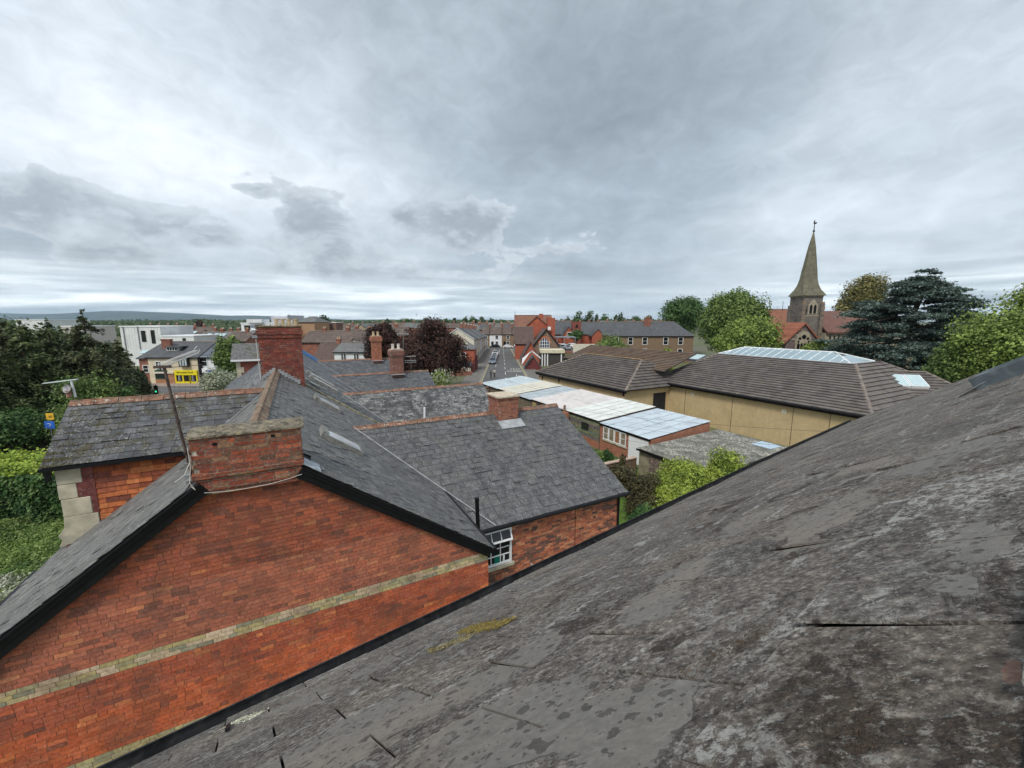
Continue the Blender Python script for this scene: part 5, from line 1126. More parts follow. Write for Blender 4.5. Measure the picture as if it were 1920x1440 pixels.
for i in range(1, npn):
    f_ = i / npn; rr_b = r0_ + (r1_ - r0_) * f_; rt = min(max(rr_b, rr0), rr1); k = 1.0
    if rr_b < rr0: k = (rr_b - r0_) / (rr0 - r0_)
    if rr_b > rr1: k = (r1_ - rr_b) / (r1_ - rr1)
    a = W(ub_, rr_b, zl0); b = W(ub_ + (uc - ub_) * k, rr_b, zl0 + (zl1 - zl0) * k); ln.tube([a, b], .035, 4)
lan = ln.build('glazed_lantern', mat('white_glazing_bar', (.72, .75, .75), rough=.4), lib)
M_lg = mat('lantern_glass', (.27, .36, .40), rough=.12, vary=.06, scale=.5, spec=.6)
for i in range(npn):
    f0, f1 = i / npn, (i + 1) / npn; ra2, rb2 = r0_ + (r1_ - r0_) * f0, r0_ + (r1_ - r0_) * f1
    kk = lambda rb: max(0, min(1, (rb - r0_) / (rr0 - r0_), (r1_ - rb) / (r1_ - rr1)))
    pts = [W(ub_, rb2, zl0), W(ub_, ra2, zl0)] + ([W(ub_ + (uc - ub_) * kk(ra2), ra2, zl0 + (zl1 - zl0) * kk(ra2))] if kk(ra2) > 0 else []) + ([W(ub_ + (uc - ub_) * kk(rb2), rb2, zl0 + (zl1 - zl0) * kk(rb2))] if kk(rb2) > 0 else [])
    if len(pts) > 2: q = MB(); q.prism(pts, unit(W(-.4, 0, 1)) * -.02); q.build('pane', M_lg, lan)
for i in range(3):
    ua_, ub2 = ub_ + (ue_ - ub_) * i / 3, ub_ + (ue_ - ub_) * (i + 1) / 3
    kk = lambda u_: 1 - abs(u_ - uc) / (uc - ub_)
    q = MB(); q.prism([W(ua_, r0_, zl0), W(ub2, r0_, zl0), W(ub2, r0_ + (rr0 - r0_) * kk(ub2), zl0 + (zl1 - zl0) * kk(ub2)), W(ua_, r0_ + (rr0 - r0_) * kk(ua_), zl0 + (zl1 - zl0) * kk(ua_))][:: 1], V(0, 0, -.02)); q.build('pane', M_lg, lan)
q = MB(); q.prism([W(ue_, r0_, zl0), W(ue_, r1_, zl0), W(uc, rr1, zl1), W(uc, rr0, zl1)], V(0, 0, -.03)); q.prism([W(ue_, r1_, zl0), W(ub_, r1_, zl0), W(uc, rr1, zl1)], V(0, 0, -.03)); q.build('pane', M_lg, lan)
# lower annexe with its own rooflight, far right
an = thing('annexe_roof', 'small hipped tiled roof with white framed skylight right of the glazed lantern', 'building', onz(1740, 715, 0))
p0, p1 = atY(1652, 692, 37), atY(1735, 698, 36.0); zq = min(p0[2], p1[2]); p0[2] = p1[2] = zq
dA = unit(p1 - p0); n_ = V(dA[1], -dA[0], 0); n_ = n_ if n_[1] < 0 else -n_
e0, e1 = p0 - dA * 3 + n_ * 5 - Z * 2.2, p1 + dA * 2.5 + n_ * 5 - Z * 2.2; f1, f0 = p1 + dA * 2.5 - n_ * 5 - Z * 2.2, p0 - dA * 3 - n_ * 5 - Z * 2.2
tile_slope(an, [e0, e1, p1, p0], TILE2, 30); tile_slope(an, [e1, f1, p1 + (p1 - p1), p1][:3] + [p1 + dA * 1e-3], TILE2, 20); tile_slope(an, [f1, f0, p0, p1], TILE2, 0)
q = MB(); q.prism([e0 - Z * .1, e1 - Z * .1, f1 - Z * .1, f0 - Z * .1], V(0, 0, -zq + 2.4)); q.build('wall', M_ybu, an)
hip0 = lib; lib = an; hipline(e1, p1); hipline(f1, p1); hipline(p0, p1); lib = hip0
B3 = unit((p0 + p1) / 2 - (e0 + e1) / 2); N3 = np.cross(dA, B3); N3 = N3 if N3[2] > 0 else -N3; L3 = np.linalg.norm((p0 - e0) @ B3)
for i in range(3):
    O = p0 - B3 * 2.9 + dA * (-1.3 + i * 1.25); q = MB(); q.box(O, dA * 1.2, B3 * 1.9, N3 * .27); f_ = q.build('skylight', M_white, an)
    q = MB(); q.box(O + dA * .08 + B3 * .08 + N3 * .27, dA * 1.04, B3 * 1.74, N3 * .02); q.build('pane', MATS['rooflight_glass'], f_)
# ================================================================ foliage
LV_T = {}
def leaves(parent, name, m, pts, nrm, size, aspect=.7, tlo=.7, thi=1.25, kind=None, jitter=.5, tints=None):
    n = len(pts); pts = np.asarray(pts, float) - (np.array(root_of(parent).location) if parent is not None else 0)
    nr = np.asarray(nrm, float) + RNG.normal(0, jitter, (n, 3)); nr /= np.linalg.norm(nr, axis=1)[:, None] + 1e-9
    a = np.cross(nr, RNG.normal(0, 1, (n, 3))); a /= np.linalg.norm(a, axis=1)[:, None] + 1e-9; b = np.cross(nr, a)
    s = (size * RNG.uniform(.45, 1.5, n))[:, None]
    vs = np.empty((n, 4, 3)); vs[:, 0] = pts - a * s; vs[:, 1] = pts - b * s * aspect; vs[:, 2] = pts + a * s; vs[:, 3] = pts + b * s * aspect
    me = D.meshes.new(name); me.vertices.add(n * 4); me.vertices.foreach_set('co', vs.astype(np.float32).ravel())
    me.loops.add(n * 4); me.loops.foreach_set('vertex_index', np.arange(n * 4, dtype=np.int32)); me.polygons.add(n)
    me.polygons.foreach_set('loop_start', np.arange(0, n * 4, 4, dtype=np.int32))
    me.update(); me.validate()
    ca = me.color_attributes.new('tint', 'FLOAT_COLOR', 'CORNER'); t = RNG.uniform(tlo, thi, n) if tints is None else tints
    arr = np.ones((n * 4, 4), np.float32); arr[:, :3] = np.repeat(t, 4)[:, None]; ca.data.foreach_set('color', arr.ravel())
    me.materials.append(m); o = link(D.objects.new(name, me), parent)
    if kind: o['kind'] = kind
    return o
def clump_pts(clumps, n, shell=.55):
    c = np.array([q[0] for q in clumps], float); r = np.array([q[1] if hasattr(q[1], '__len__') else (q[1],) * 3 for q in clumps], float)
    w = (r[:, 0] * r[:, 1] * r[:, 2]) ** (2 / 3); idx = RNG.choice(len(c), n, p=w / w.sum())
    d = RNG.normal(0, 1, (n, 3)); d /= np.linalg.norm(d, axis=1)[:, None]; rad = (shell + (1 - shell) * RNG.uniform(0, 1, n) ** .5)[:, None]
    rad = rad * (1 + .18 * RNG.normal(0, 1, (n, 1)))
    return c[idx] + d * r[idx] * rad, d
def broadleaf(name, lab, cat, base, top, w, m, n, size, group=None, dense=26, trunkh=.3, seed=0, trunkm=None, depth=None, low=None, shape=1.0, rr=(.17, .29), part='crown', gapn=0, stuffed=False):
    """base: ground point; crown from trunkh*top to top"""
    st = random.getstate(); random.seed(seed + int(abs(base[0]) * 13 + base[1] * 7)); base = np.asarray(base, float)
    t = thing(name, lab, cat, base, group); z0 = top * trunkh if low is None else low; hz = (top - z0) / 2; cz = z0 + hz; dp = depth or w * .9
    cl = []
    for i in range(dense):
        th = random.uniform(0, 2 * math.pi); ph = math.asin(random.uniform(-.75, 1))
        lob = .80 + .22 * math.sin(th * 2 + base[0]) * math.cos(ph * 2 + seed) + .10 * math.sin(th * 5 + seed * 3 + ph * 3); k = random.uniform(.50, .92) * lob
        f = (1 - .25 * max(0, math.sin(ph)) * shape)
        c = base + V(math.cos(th) * math.cos(ph) * w / 2 * k * f, math.sin(th) * math.cos(ph) * dp / 2 * k * f, cz + math.sin(ph) * hz * min(k * 1.1, .92))
        rad = random.uniform(rr[0] * .75, rr[1]) * min(w, 2.2 * hz); cl.append((c, (rad, rad, rad * random.uniform(.55, .85))))
        if random.random() < .35:
            c2_ = c + (c - (base + Z * cz)) * random.uniform(.12, .28); r2_ = rad * random.uniform(.3, .5); cl.append((c2_, (r2_, r2_, r2_ * .7)))
    for i in range(dense // 3):
        th = random.uniform(0, 2 * math.pi); c = base + V(math.cos(th) * w * .2, math.sin(th) * dp * .2, cz + random.uniform(-.5, .5) * hz); cl.append((c, (w * .22, dp * .22, hz * .45)))
    p, d = clump_pts(cl, n); d[:, 2] += .35
    ctr = base + V(0, 0, cz); rel = (p - ctr) / V(w / 2, dp / 2, hz); dist = np.linalg.norm(rel, axis=1)
    leaves(t, part, m, p, d, size)
    q = MB(); r0 = max(.12, w * .035); q.tube([base - Z * .1, base + Z * z0, base + V(.1, 0, cz), base + V(.2, 0, top * .85)], [r0 * 1.3, r0, r0 * .7, r0 * .2], 8)
    for i in range(7):
        c = cl[i * (len(cl) // 8)][0]; s = base + Z * (z0 * .9 + random.uniform(0, .35) * hz); q.tube([s, (s + c) / 2 + Z * hz * .1, c], [r0 * .5, r0 * .3, r0 * .1], 6)
    q.build('trunk', trunkm or M_bark, t); random.setstate(st); return t
M_bark = mat('bark', (.075, .058, .042), vary=.4, scale=6, bump=.6)
def fir(name, lab, base, top, w, m, n, size, group=None, droop=.25, seed=1, low=.4, layers=22, cat='tree', flat=.10, asp=.35, skew=0.0, topw=.0):
    st = random.getstate(); random.seed(seed); base = np.asarray(base, float); t = thing(name, lab, cat, base, group)
    P = []; Nn = []; q = MB(); q.tube([base - Z * .1, base + Z * top * .98], [max(.15, w * .04), .03], 8)
    nb = 0; brs = []
    for i in range(layers):
        f = i / (layers - 1); z = low + (top - low) * f; rad = (w / 2) * ((1 - f) ** .8) * random.uniform(.78, 1.12) + topw * (1 - f) + .12
        for k in range(max(4, int(9 * (1 - f) + 4))):
            th = random.uniform(0, 2 * math.pi); L = rad * random.uniform(.65, 1.15) * (1 + skew * math.cos(th)); brs.append((z + random.uniform(-.3, .3), th, L))
    tot = sum(b[2] for b in brs)
    for z, th, L in brs:
        d = V(math.cos(th), math.sin(th), 0); s = V(-d[1], d[0], 0); m_ = max(6, int(n * L / tot)); u_ = RNG.uniform(.08, 1, m_) ** .75
        wd = (.30 * L * (1 - u_ * .75) + .12)[:, None]; off = RNG.uniform(-1, 1, (m_, 1))
        zz = z - droop * L * u_ ** 1.5 + .18 * L * (u_ > .8) * (u_ - .8) - np.abs(off[:, 0]) * .10 * L + RNG.normal(0, flat, m_) * L * .35
        pp = base + d * (u_ * L)[:, None] + s * off * wd; pp[:, 2] = base[2] + zz; P.append(pp)
        nn = np.tile(d * .35 + Z, (m_, 1)); Nn.append(nn)
        if L > w * .18: q.tube([base + Z * z, base + d * L * .5 + Z * (z - droop * L * .25), base + d * L * .9 + Z * (z - droop * L * .8)], [.07, .04, .015], 4)
    leaves(t, 'crown', m, np.concatenate(P), np.concatenate(Nn), size, aspect=asp, jitter=.45); q.build('trunk', M_bark, t); random.setstate(st); return t
G_dark = leaf_mat('yew_needles', (.049, .074, .039), (.122, .144, .066), (.227, .219, .114), scale=.5)
G_blue = leaf_mat('cedar_needles', (.060, .093, .084), (.143, .194, .168), (.254, .314, .269), scale=.5)
G_conif = leaf_mat('cypress_needles', (.041, .074, .031), (.126, .162, .058), (.240, .258, .120), scale=.55)
G_mid = leaf_mat('green_leaves', (.067, .116, .030), (.187, .269, .067), (.314, .404, .135), scale=.5)
G_bright = leaf_mat('spring_leaves', (.091, .140, .030), (.259, .349, .069), (.405, .504, .155), scale=.6)
G_lime = leaf_mat('lime_leaves', (.144, .216, .024), (.324, .432, .054), (.480, .552, .096), scale=.8)
G_dkgreen = leaf_mat('dark_green_leaves', (.042, .094, .030), (.094, .178, .050), (.168, .252, .084), scale=.4)
G_copper = leaf_mat('copper_leaves', (.030, .019, .017), (.072, .038, .030), (.17, .080, .058), scale=.35)
G_olive = leaf_mat('olive_leaves', (.112, .112, .037), (.225, .203, .068), (.360, .300, .120), scale=.5)
G_shrub = leaf_mat('shrub_leaves', (.115, .176, .027), (.317, .405, .061), (.513, .567, .135), scale=1.6)
G_haze = leaf_mat('distant_leaves', (.045, .075, .035), (.085, .125, .055), (.13, .165, .085), scale=.06)
G_white = leaf_mat('blossom', (.16, .20, .09), (.45, .47, .36), (.62, .63, .55), scale=2.2)
G_bush = leaf_mat('dark_bush_leaves', (.036, .039, .018), (.098, .091, .039), (.182, .130, .078), scale=1.2)
def gp(x, Y): return V((x - 960) / FPX * (Y * math.cos(PITCH) + EYE * math.sin(PITCH)), Y, 0)   # ground point under pixel column x at distance Y
def zy(y, Y): return float(atY(960, y, Y)[2])
# ---- left: dark conifers and the brighter growth before them
lg = 'dark conifers along the left edge'
for i, (x, Y, yt, w, m, lab, sd_, n) in enumerate((
    (-20, 33, 596, 8.0, G_conif, 'broad dark conifer cut by the left edge of the picture', 3, 20000), (32, 38, 587, 6.0, G_dark, 'dark conifer with a small pointed tip near the left edge', 4, 20000),
    (75, 36, 603, 7.0, G_conif, 'brownish green conifer in the middle of the dark left group', 5, 20000), (120, 43, 600, 6.5, G_conif, 'shaggy dark conifer behind the flat aerial', 6, 16000),
    (188, 41, 583, 7.6, G_dark, 'tall spiky conifer with bare sweeping branch ends left of the white flats', 8, 26000), (238, 46, 640, 5.4, G_dark, 'lower dark conifer touching the brick shop corner', 9, 12000))):
    fir('conifer', lab, gp(x, Y), zy(yt, Y), w, m, int(n * 1.7), .17, lg, seed=sd_, low=.3, layers=24, flat=.3, droop=.26, topw=1.3)
for (x, Y, yt, w, lab, sdd) in ((30, 43, 603, 13, 'dense dark evergreen mass filling the left edge behind the conifers', 41), (135, 47, 612, 8.5, 'dense dark evergreen mass behind the tall spiky conifer', 42), (212, 47, 640, 5.5, 'dense dark evergreen beside the white flats', 43), (262, 50, 690, 2.6, 'small dark evergreen at the corner of the shop road', 44)):
    broadleaf('evergreen_tree', lab, 'tree', gp(x, Y), zy(yt, Y), w, G_conif, 16000, .19, None, dense=40, seed=sdd, low=.3)
broadleaf('deciduous_tree', 'bright green tree showing between the dark conifers on the left', 'tree', gp(105, 47), zy(608, 47), 4.5, G_mid, 7000, .16, None, seed=2, trunkh=.2)
broadleaf('shrub', 'fresh green leafy shrub above the mossy roof ridge', 'shrub', gp(178, 30), zy(676, 30), 5.2, G_mid, 15000, .085, None, seed=3, trunkh=.05, dense=30)
broadleaf('shrub', 'small dark green shrub right of the fresh green one over the ridge', 'shrub', gp(238, 31), zy(705, 31), 3.2, G_dkgreen, 7000, .08, None, seed=4, trunkh=.05)
broadleaf('shrub', 'dark undergrowth bush beneath the left conifers', 'shrub', gp(20, 31.5), 3.6, 6.5, G_dkgreen, 9000, .10, None, seed=5, trunkh=.02)
broadleaf('shrub', 'low dark shrub behind the two road signs', 'shrub', gp(105, 35.5), 2.9, 5.0, G_dark, 7000, .10, None, seed=6, trunkh=.02)
# hedge, with fresh shoots on top
hd = thing('hedge', 'tall clipped dark green hedge with bright lime shoots along its top', 'hedge', (-21, 21.5, 0))
n = 42000; hp = np.stack([RNG.uniform(-32, -14.2, n), RNG.uniform(20.2, 23.6, n), RNG.uniform(0.05, 2.5, n)], 1)
side = RNG.random(n); hp[side < .55, 1] = 20.2 + RNG.exponential(.14, (side < .55).sum()); top = (side > .55) & (side < .9); hp[top, 2] = 2.5 - RNG.exponential(.1, top.sum()); hp[side > .93, 0] = -14.2 - RNG.exponential(.12, (side > .93).sum())
hp += RNG.normal(0, .06, hp.shape); hp[:, 1] += .18 * np.sin(hp[:, 0] * 2.3) + .12 * np.sin(hp[:, 0] * 5.1 + hp[:, 2] * 2)
leaves(hd, 'foliage', G_dkgreen, hp, np.tile(V(0, -.7, .6), (n, 1)), .085, jitter=.6)
n = 20000; hp = np.stack([RNG.uniform(-32, -14.1, n), RNG.uniform(20.3, 23.7, n), 2.52 + RNG.exponential(.11, n)], 1); hp[:, 2] += .12 * np.sin(hp[:, 0] * 3.1) * np.sin(hp[:, 1] * 2.2)
leaves(hd, 'fresh_shoots', G_lime, hp, np.tile(V(0, -.2, 1), (n, 1)), .075, jitter=.5)
def ground_cover(name, lab, m, quad, n, h, size, seed=0):
    a, b, c, d = [np.asarray(p, float) for p in quad]; s, t = RNG.random(n)[:, None], RNG.random(n)[:, None]
    p = (a * (1 - s) + b * s) * (1 - t) + (d * (1 - s) + c * s) * t; p[:, 2] = .03 + RNG.uniform(0, h, n) * (.5 + .5 * np.sin(p[:, 0] * 2.1) * np.sin(p[:, 1] * 1.7))
    o = leaves(None, name, m, p, np.tile(V(0, -.2, 1), (n, 1)), size, jitter=.6); o['kind'] = 'stuff'; o['label'] = lab; return o
ground_cover('grass', 'rough green grass at the foot of the hedge', G_mid, [(-27, 16, 0), (-11, 14, 0), (-13, 20.3, 0), (-31, 20.3, 0)], 26000, .35, .05)
ground_cover('grass', 'bright yellow green grass beside the lower left roof edge', G_lime, [(-22, 10, 0), (-8.8, 8.5, 0), (-11, 15, 0), (-24, 14.2, 0)], 22000, .35, .05)
ground_cover('flowers', 'patch of small white flowers among leaves below the hedge', G_white, [(-21, 13.4, 0), (-14.6, 12.4, 0), (-14.4, 14.6, 0), (-22, 15.4, 0)], 9000, .5, .05)
ground_cover('grass', 'small green lawn behind the brick shed window', G_mid, [W(13, 20.4, 0), W(21.5, 20.4, 0), W(21.5, 29, 0), W(12, 29, 0)], 22000, .16, .05)
# ---- gardens in the middle
def bush(name, lab, x, Y, yt, wpx, m, n, size, seed=0, **k):
    return broadleaf(name, lab, 'shrub', gp(x, Y), zy(yt, Y), wpx * Y / FPX, m, n, size, seed=seed, trunkh=.02, **k)
bush('shrub', 'large bright lime green shrub in front of the old shed', 1282, 21, 858, 125, G_shrub, 42000, .048, 3, dense=44)
bush('shrub', 'yellow green shrub crest at the right end of the lime green one', 1352, 20.5, 846, 100, G_shrub, 30000, .048, 4, dense=38)
bush('shrub', 'mid green lower mass of the garden shrubs behind the near roof', 1262, 19.4, 900, 95, G_shrub, 26000, .046, 7, dense=30)
bush('shrub', 'dark brownish bush tucked behind the slate wing corner', 1205, 20.2, 893, 92, G_bush, 26000, .05, 5, dense=30)
bush('shrub', 'dark ivy green bush low beside the downpipe', 1205, 18.2, 945, 62, G_dkgreen, 18000, .045, 6, dense=26)
bush('shrub', 'dark tangled bush under the garden wall near the old shed', 1160, 24, 872, 80, G_bush, 11000, .07, 8, dense=26)
bush('shrub', 'small rounded green plant against the brick shed wall', 1140, 27.5, 838, 22, G_dkgreen, 3000, .06, 9)
bush('shrub', 'climbing dark plant below the shed window', 1166, 26, 846, 14, G_bush, 2000, .055, 10)
bush('shrub', 'dark shrub between the lichened wing and the far sheds', 898, 40, 728, 44, G_bush, 8000, .10, 11)
bush('shrub', 'bright yellow green flowering shrub below the copper tree', 828, 47, 694, 40, G_lime, 9000, .11, 12, dense=30)
n = 700; p, d = clump_pts([(gp(828, 46.6) + Z * 3.9, (1.3, .9, 1.1))], n, .9); o = D.objects['shrub'] ; bs_ = [o for o in D.objects if o.get('label') == 'bright yellow green flowering shrub below the copper tree'][0]; leaves(bs_, 'flowers', G_white, p, d, .10)
# ---- copper trees and other mid trees
ct = 'copper leaved trees behind the far wings'
broadleaf('copper_tree', 'smaller dark copper tree behind the orange chimney', 'tree', gp(722, 66), zy(603, 66), 7.2, G_copper, 26000, .13, ct, dense=44, seed=5, low=3.6, rr=(.13, .22))
broadleaf('copper_tree', 'low spreading copper tree joining the two larger copper crowns', 'tree', gp(762, 63), zy(618, 63), 6.2, G_copper, 16000, .13, ct, dense=36, seed=45, low=1.8, rr=(.14, .24))
broadleaf('copper_tree', 'big dense copper beech beside the street', 'tree', gp(818, 60), zy(598, 60), 10.2, G_copper, 52000, .125, ct, dense=70, seed=7, low=1.6, rr=(.12, .2))
broadleaf('green_tree', 'feathery green tree left of the tall chimney', 'tree', gp(434, 57), zy(622, 57), 3.6, G_mid, 14000, .13, None, dense=34, seed=8, low=1.5)
broadleaf('blossom_shrub', 'white flowering bush in front of the green tree near the shops', 'shrub', gp(420, 50), zy(692, 50), 5.2, G_white, 18000, .11, None, dense=34, seed=9, low=.3)
# ---- right-hand side trees
broadleaf('dark_tree', 'dark green tree behind the right end of the brick houses', 'tree', gp(1276, 128), zy(551, 128), 12.5, G_dkgreen, 20000, .26, None, dense=44, seed=11, low=6)
broadleaf('lime_tree', 'tall bright green tree left of the church', 'tree', gp(1372, 84), zy(541, 84), 15.0, G_mid, 46000, .20, None, dense=64, seed=12, low=3, rr=(.13, .21))
broadleaf('young_tree', 'rounded light green tree in front of the taller one', 'tree', gp(1398, 66), zy(590, 66), 11.2, G_bright, 44000, .15, None, dense=60, seed=13, low=1.5, rr=(.13, .21))
broadleaf('olive_tree', 'olive brown tree behind the church spire', 'tree', gp(1606, 112), zy(513, 112), 13.5, G_olive, 24000, .24, None, dense=44, seed=14, low=8, rr=(.13, .22))
broadleaf('small_tree', 'small green tree in front of the church window', 'tree', gp(1528, 72), zy(632, 72), 5.4, G_bright, 9000, .13, None, seed=15, low=2)
broadleaf('small_tree', 'small green bushy tree by the hipped slate roof', 'tree', gp(1140, 78), zy(629, 78), 8.6, G_mid, 20000, .13, None, dense=40, seed=16, low=1)
broadleaf('small_tree', 'yellowish shrub peeping over the hall roof', 'tree', gp(1244, 62), zy(650, 62), 3.2, G_lime, 4000, .13, None, seed=17, low=1)
broadleaf('plane_tree', 'large sunlit green tree filling the right edge', 'tree', gp(1890, 40), zy(560, 40), 13.4, G_bright, 60000, .13, None, dense=66, seed=18, low=3, rr=(.13, .22))
broadleaf('plane_tree', 'upper leafy crown rising at the top of the right edge tree', 'tree', gp(1945, 44), zy(512, 44), 9, G_bright, 22000, .14, None, dense=40, seed=19, low=9)
broadleaf('plane_tree', 'lower dark green skirt of leaves between the cedar and right tree', 'tree', gp(1790, 43), zy(632, 43), 6.5, G_mid, 18000, .13, None, dense=36, seed=20, low=2)
# cedar: flat plates of foliage
def cedar():
    base = gp(1680, 64); t = thing('cedar_tree', 'great dark blue green cedar with flat layered branches right of the church', 'tree', base)
    P = []; Nn = []; q = MB(); top = zy(508, 64); sd = random.getstate(); random.seed(21)
    q.tube([base, base + V(.2, 0, 6), base + V(1.0, 0, 12), base + V(3.0, 0, top - 1)], [.8, .6, .4, .1], 9)
    L = []
    for i in range(330):
        f = random.random() ** 1.05; z = 1.6 + f * (top - 2.4); R = 10.6 * (1 - f ** 2.6) + 1.4; th = random.uniform(0, 2 * math.pi); k = random.uniform(.2, 1.0) ** .7
        c = base + V(math.cos(th) * R * k + f * 1.6, math.sin(th) * R * k * .9, z - .12 * R * k); L.append((c, random.uniform(1.3, 2.8) * (1 - .35 * f), th))
        if k > .8 and i % 4 == 0: q.tube([base + V(f * 1.5, 0, z + .3), (base + V(0, 0, z) + c) / 2 + Z * .1, c], [.16, .10, .03], 5)
    for (x, y, r) in ((1735, 508, 1.3), (1755, 512, .8), (1795, 545, 1.3), (1815, 543, .6), (1775, 560, 1.6), (1600, 590, 2), (1585, 640, 2.2), (1600, 672, 2.4), (1720, 530, 1.8), (1690, 545, 2), (1650, 575, 2.2)):
        L.append((atY(x, y, 63), r, math.atan2(0, x - 1680)))
    for c, r, th in L:
        n = int(270 * r ** 1.3); d = V(math.cos(th), math.sin(th), 0); s = V(-d[1], d[0], 0)
        a, b = RNG.normal(0, .5, n), RNG.normal(0, .36, n); p = c + d * (a * r)[:, None] + s * (b * r)[:, None]
        p[:, 2] += RNG.normal(0, .09, n) * r - .10 * a ** 2 * r + .05 * r * np.sin(a * 6) + .08 * r * np.clip(a, 0, 9); P.append(p); Nn.append(np.tile(Z, (n, 1)))
    leaves(t, 'crown', G_blue, np.concatenate(P), np.concatenate(Nn), .19, aspect=.45, jitter=.5); q.build('trunk', M_bark, t); random.setstate(sd)
cedar()

# ================================================================ buildings in the town
def rect_windows(parent, xs, Y, zs, w, h, fm, gm, N=V(0, -1, 0), nx=1, ny=2):
    A = V(1, 0, 0)
    for x in xs:
        for z in zs: window(parent, V(x - w / 2, Y - .03, z), A, Z, w, h, nx, ny, fm, gm, t=w * .09, bt=w * .05, d=.06)
def box_house(name, lab, cat, x0, x1, Y, depth, ze, zr, wm, rm, group=None, ridge='x', wins=None, chim=(), over=.25, hip=0, fm=None, gm=None, nc=2, potm=None, door=None, winh=1.3, winw=.9):
    t = thing(name, lab, cat, ((x0 + x1) / 2, Y + depth / 2, 0), group); q = MB()
    if ridge == 'x':
        q.prism([(x0, Y, 0), (x0, Y + depth, 0), (x0, Y + depth, ze), (x0, Y + depth / 2, zr - .15 if not hip else ze), (x0, Y, ze)], V(x1 - x0, 0, 0)); q.build('wall', wm, t)
        h = hip; q = MB(); e0, e1, f1, f0 = V(x0 - over, Y - over, ze), V(x1 + over, Y - over, ze), V(x1 + over, Y + depth + over, ze), V(x0 - over, Y + depth + over, ze); r0, r1 = V(x0 - over + h, Y + depth / 2, zr), V(x1 + over - h, Y + depth / 2, zr)
        for f in ([e0, e1, r1, r0], [f1, f0, r0, r1]): nn = unit(np.cross(f[1] - f[0], f[3] - f[0])); q.prism([p - nn * .12 for p in f], nn * .12)
        if h:
            for f in ([f0, e0, r0], [e1, f1, r1]): q.poly(f)
        q.build('roof', rm, t)
        q = MB(); q.box(e0 + V(0, -.05, -.16), e1 - e0, V(0, .08, 0), Z * .14); q.build('gutter', M_black, t)
        q = MB(); q.tube([r0 + Z * .03, r1 + Z * .03], .12, 6); q.build('ridge_tiles', M_hip, t)
    else:
        q.prism([(x0, Y, 0), (x1, Y, 0), (x1, Y, ze), ((x0 + x1) / 2, Y, zr - .15), (x0, Y, ze)], V(0, depth, 0)); q.build('wall', wm, t)
        q = MB(); xm = (x0 + x1) / 2; s = (zr - ze) / (xm - x0)
        for sg in (-1, 1):
            a = V(xm + sg * (xm - x0 + over), Y - over, ze - over * s); b = V(xm, Y - over, zr); nn = unit(np.cross(b - a, V(0, 1, 0))); nn = nn if nn[2] > 0 else -nn; q.prism([a, b, b - nn * .15, a - nn * .15], V(0, depth + 2 * over, 0))
        q.build('roof', rm, t)
    if wins:
        xs, zs = wins; rect_windows(t, xs, Y, zs, winw, winh, fm or M_white, gm or M_glass)
    for cx, cy, cw, ct in chim:
        q = MB(); q.cbox(V(cx, cy, ze), cw, .6, ct - ze - .25); q.cbox(V(cx, cy, ct - .25), cw + .15, .75, .25); c = q.build('chimney', MATS.get('far_brick') or M_brickfar, t)
        if nc:
            for i in range(nc): qq = MB(); qq.tube([V(cx - cw / 2 + cw * (i + .5) / nc, cy, ct), V(cx - cw / 2 + cw * (i + .5) / nc, cy, ct + .45)], [.13, .11], 7); qq.build('chimney_pot', potm or M_pot, c)
    return t
X = lambda px, Y: float(gp(px, Y)[0]) if False else float(atY(px, 640, Y)[0])
M_brickfar = mat('far_brick', (.26, .11, .075), vary=.25, scale=1.5, dirt=(.16, .09, .07), dirt_scale=.6)
M_brickred = brick_tex('bright_red_brick', (.42, .10, .055), (.35, .08, .045), (.32, .16, .11), BX, vary=.15)
M_brickbrn = brick_tex('brown_brick', (.25, .165, .10), (.20, .13, .085), (.24, .19, .14), BX, vary=.12)
M_cream = mat('cream_render', (.60, .52, .38), vary=.08, scale=1, dirt=(.5, .43, .32), dirt_scale=.5)
M_creamp = mat('pale_cream_render', (.62, .58, .47), vary=.08, scale=1)
M_wr = mat('white_render', (.70, .71, .71), vary=.06, scale=.7, dirt=(.55, .56, .55), dirt_scale=.4)
def roofmat(name, c, along=BX, dirt=None, e=.35, v=.2):
    m = D.materials.new(name); m.use_nodes = True; m.node_tree.nodes.clear(); g = NT(m.node_tree); pos = g.new('ShaderNodeNewGeometry').outputs['Position']
    vec = g.new('ShaderNodeCombineXYZ', {0: g.vmath('DOT_PRODUCT', pos, tuple(along)).outputs['Value'], 1: g.math('MULTIPLY', g.new('ShaderNodeSeparateXYZ', {0: pos}).outputs[2], 1.7), 2: 0.0}).outputs[0]
    b = g.new('ShaderNodeTexBrick', {'Vector': vec, 'Color1': tuple(x * (1 - v) for x in c), 'Color2': tuple(x * (1 + v) for x in c), 'Mortar': tuple(x * .45 for x in c), 'Scale': 1.0, 'Mortar Size': .018, 'Brick Width': .3, 'Row Height': e, 'Bias': 0.0})
    cc = g.mix(1.0, b.outputs[0], g.ramp(g.noise(pos, .9, 6, .65), [(.25, .78), (.75, 1.25)]), 'MULTIPLY')
    if dirt: cc = g.mix(g.math('MULTIPLY', g.step(g.noise(pos, .45, 6, .6), .5, .68), .6), cc, dirt)
    bs = g.new('ShaderNodeBsdfPrincipled', {'Base Color': cc, 'Roughness': .75}); g.new('ShaderNodeOutputMaterial', {0: bs}); MATS[name] = m; return m
M_rs = roofmat('far_slate', (.085, .088, .095)); M_rb = roofmat('far_brown_tile', (.115, .082, .068), dirt=(.15, .12, .09)); M_rp = roofmat('far_purple_tile', (.10, .062, .052))
M_ro = roofmat('far_orange_tile', (.24, .095, .055), dirt=(.17, .11, .06)); M_rg = roofmat('far_grey_tile', (.15, .15, .145), dirt=(.10, .10, .09))
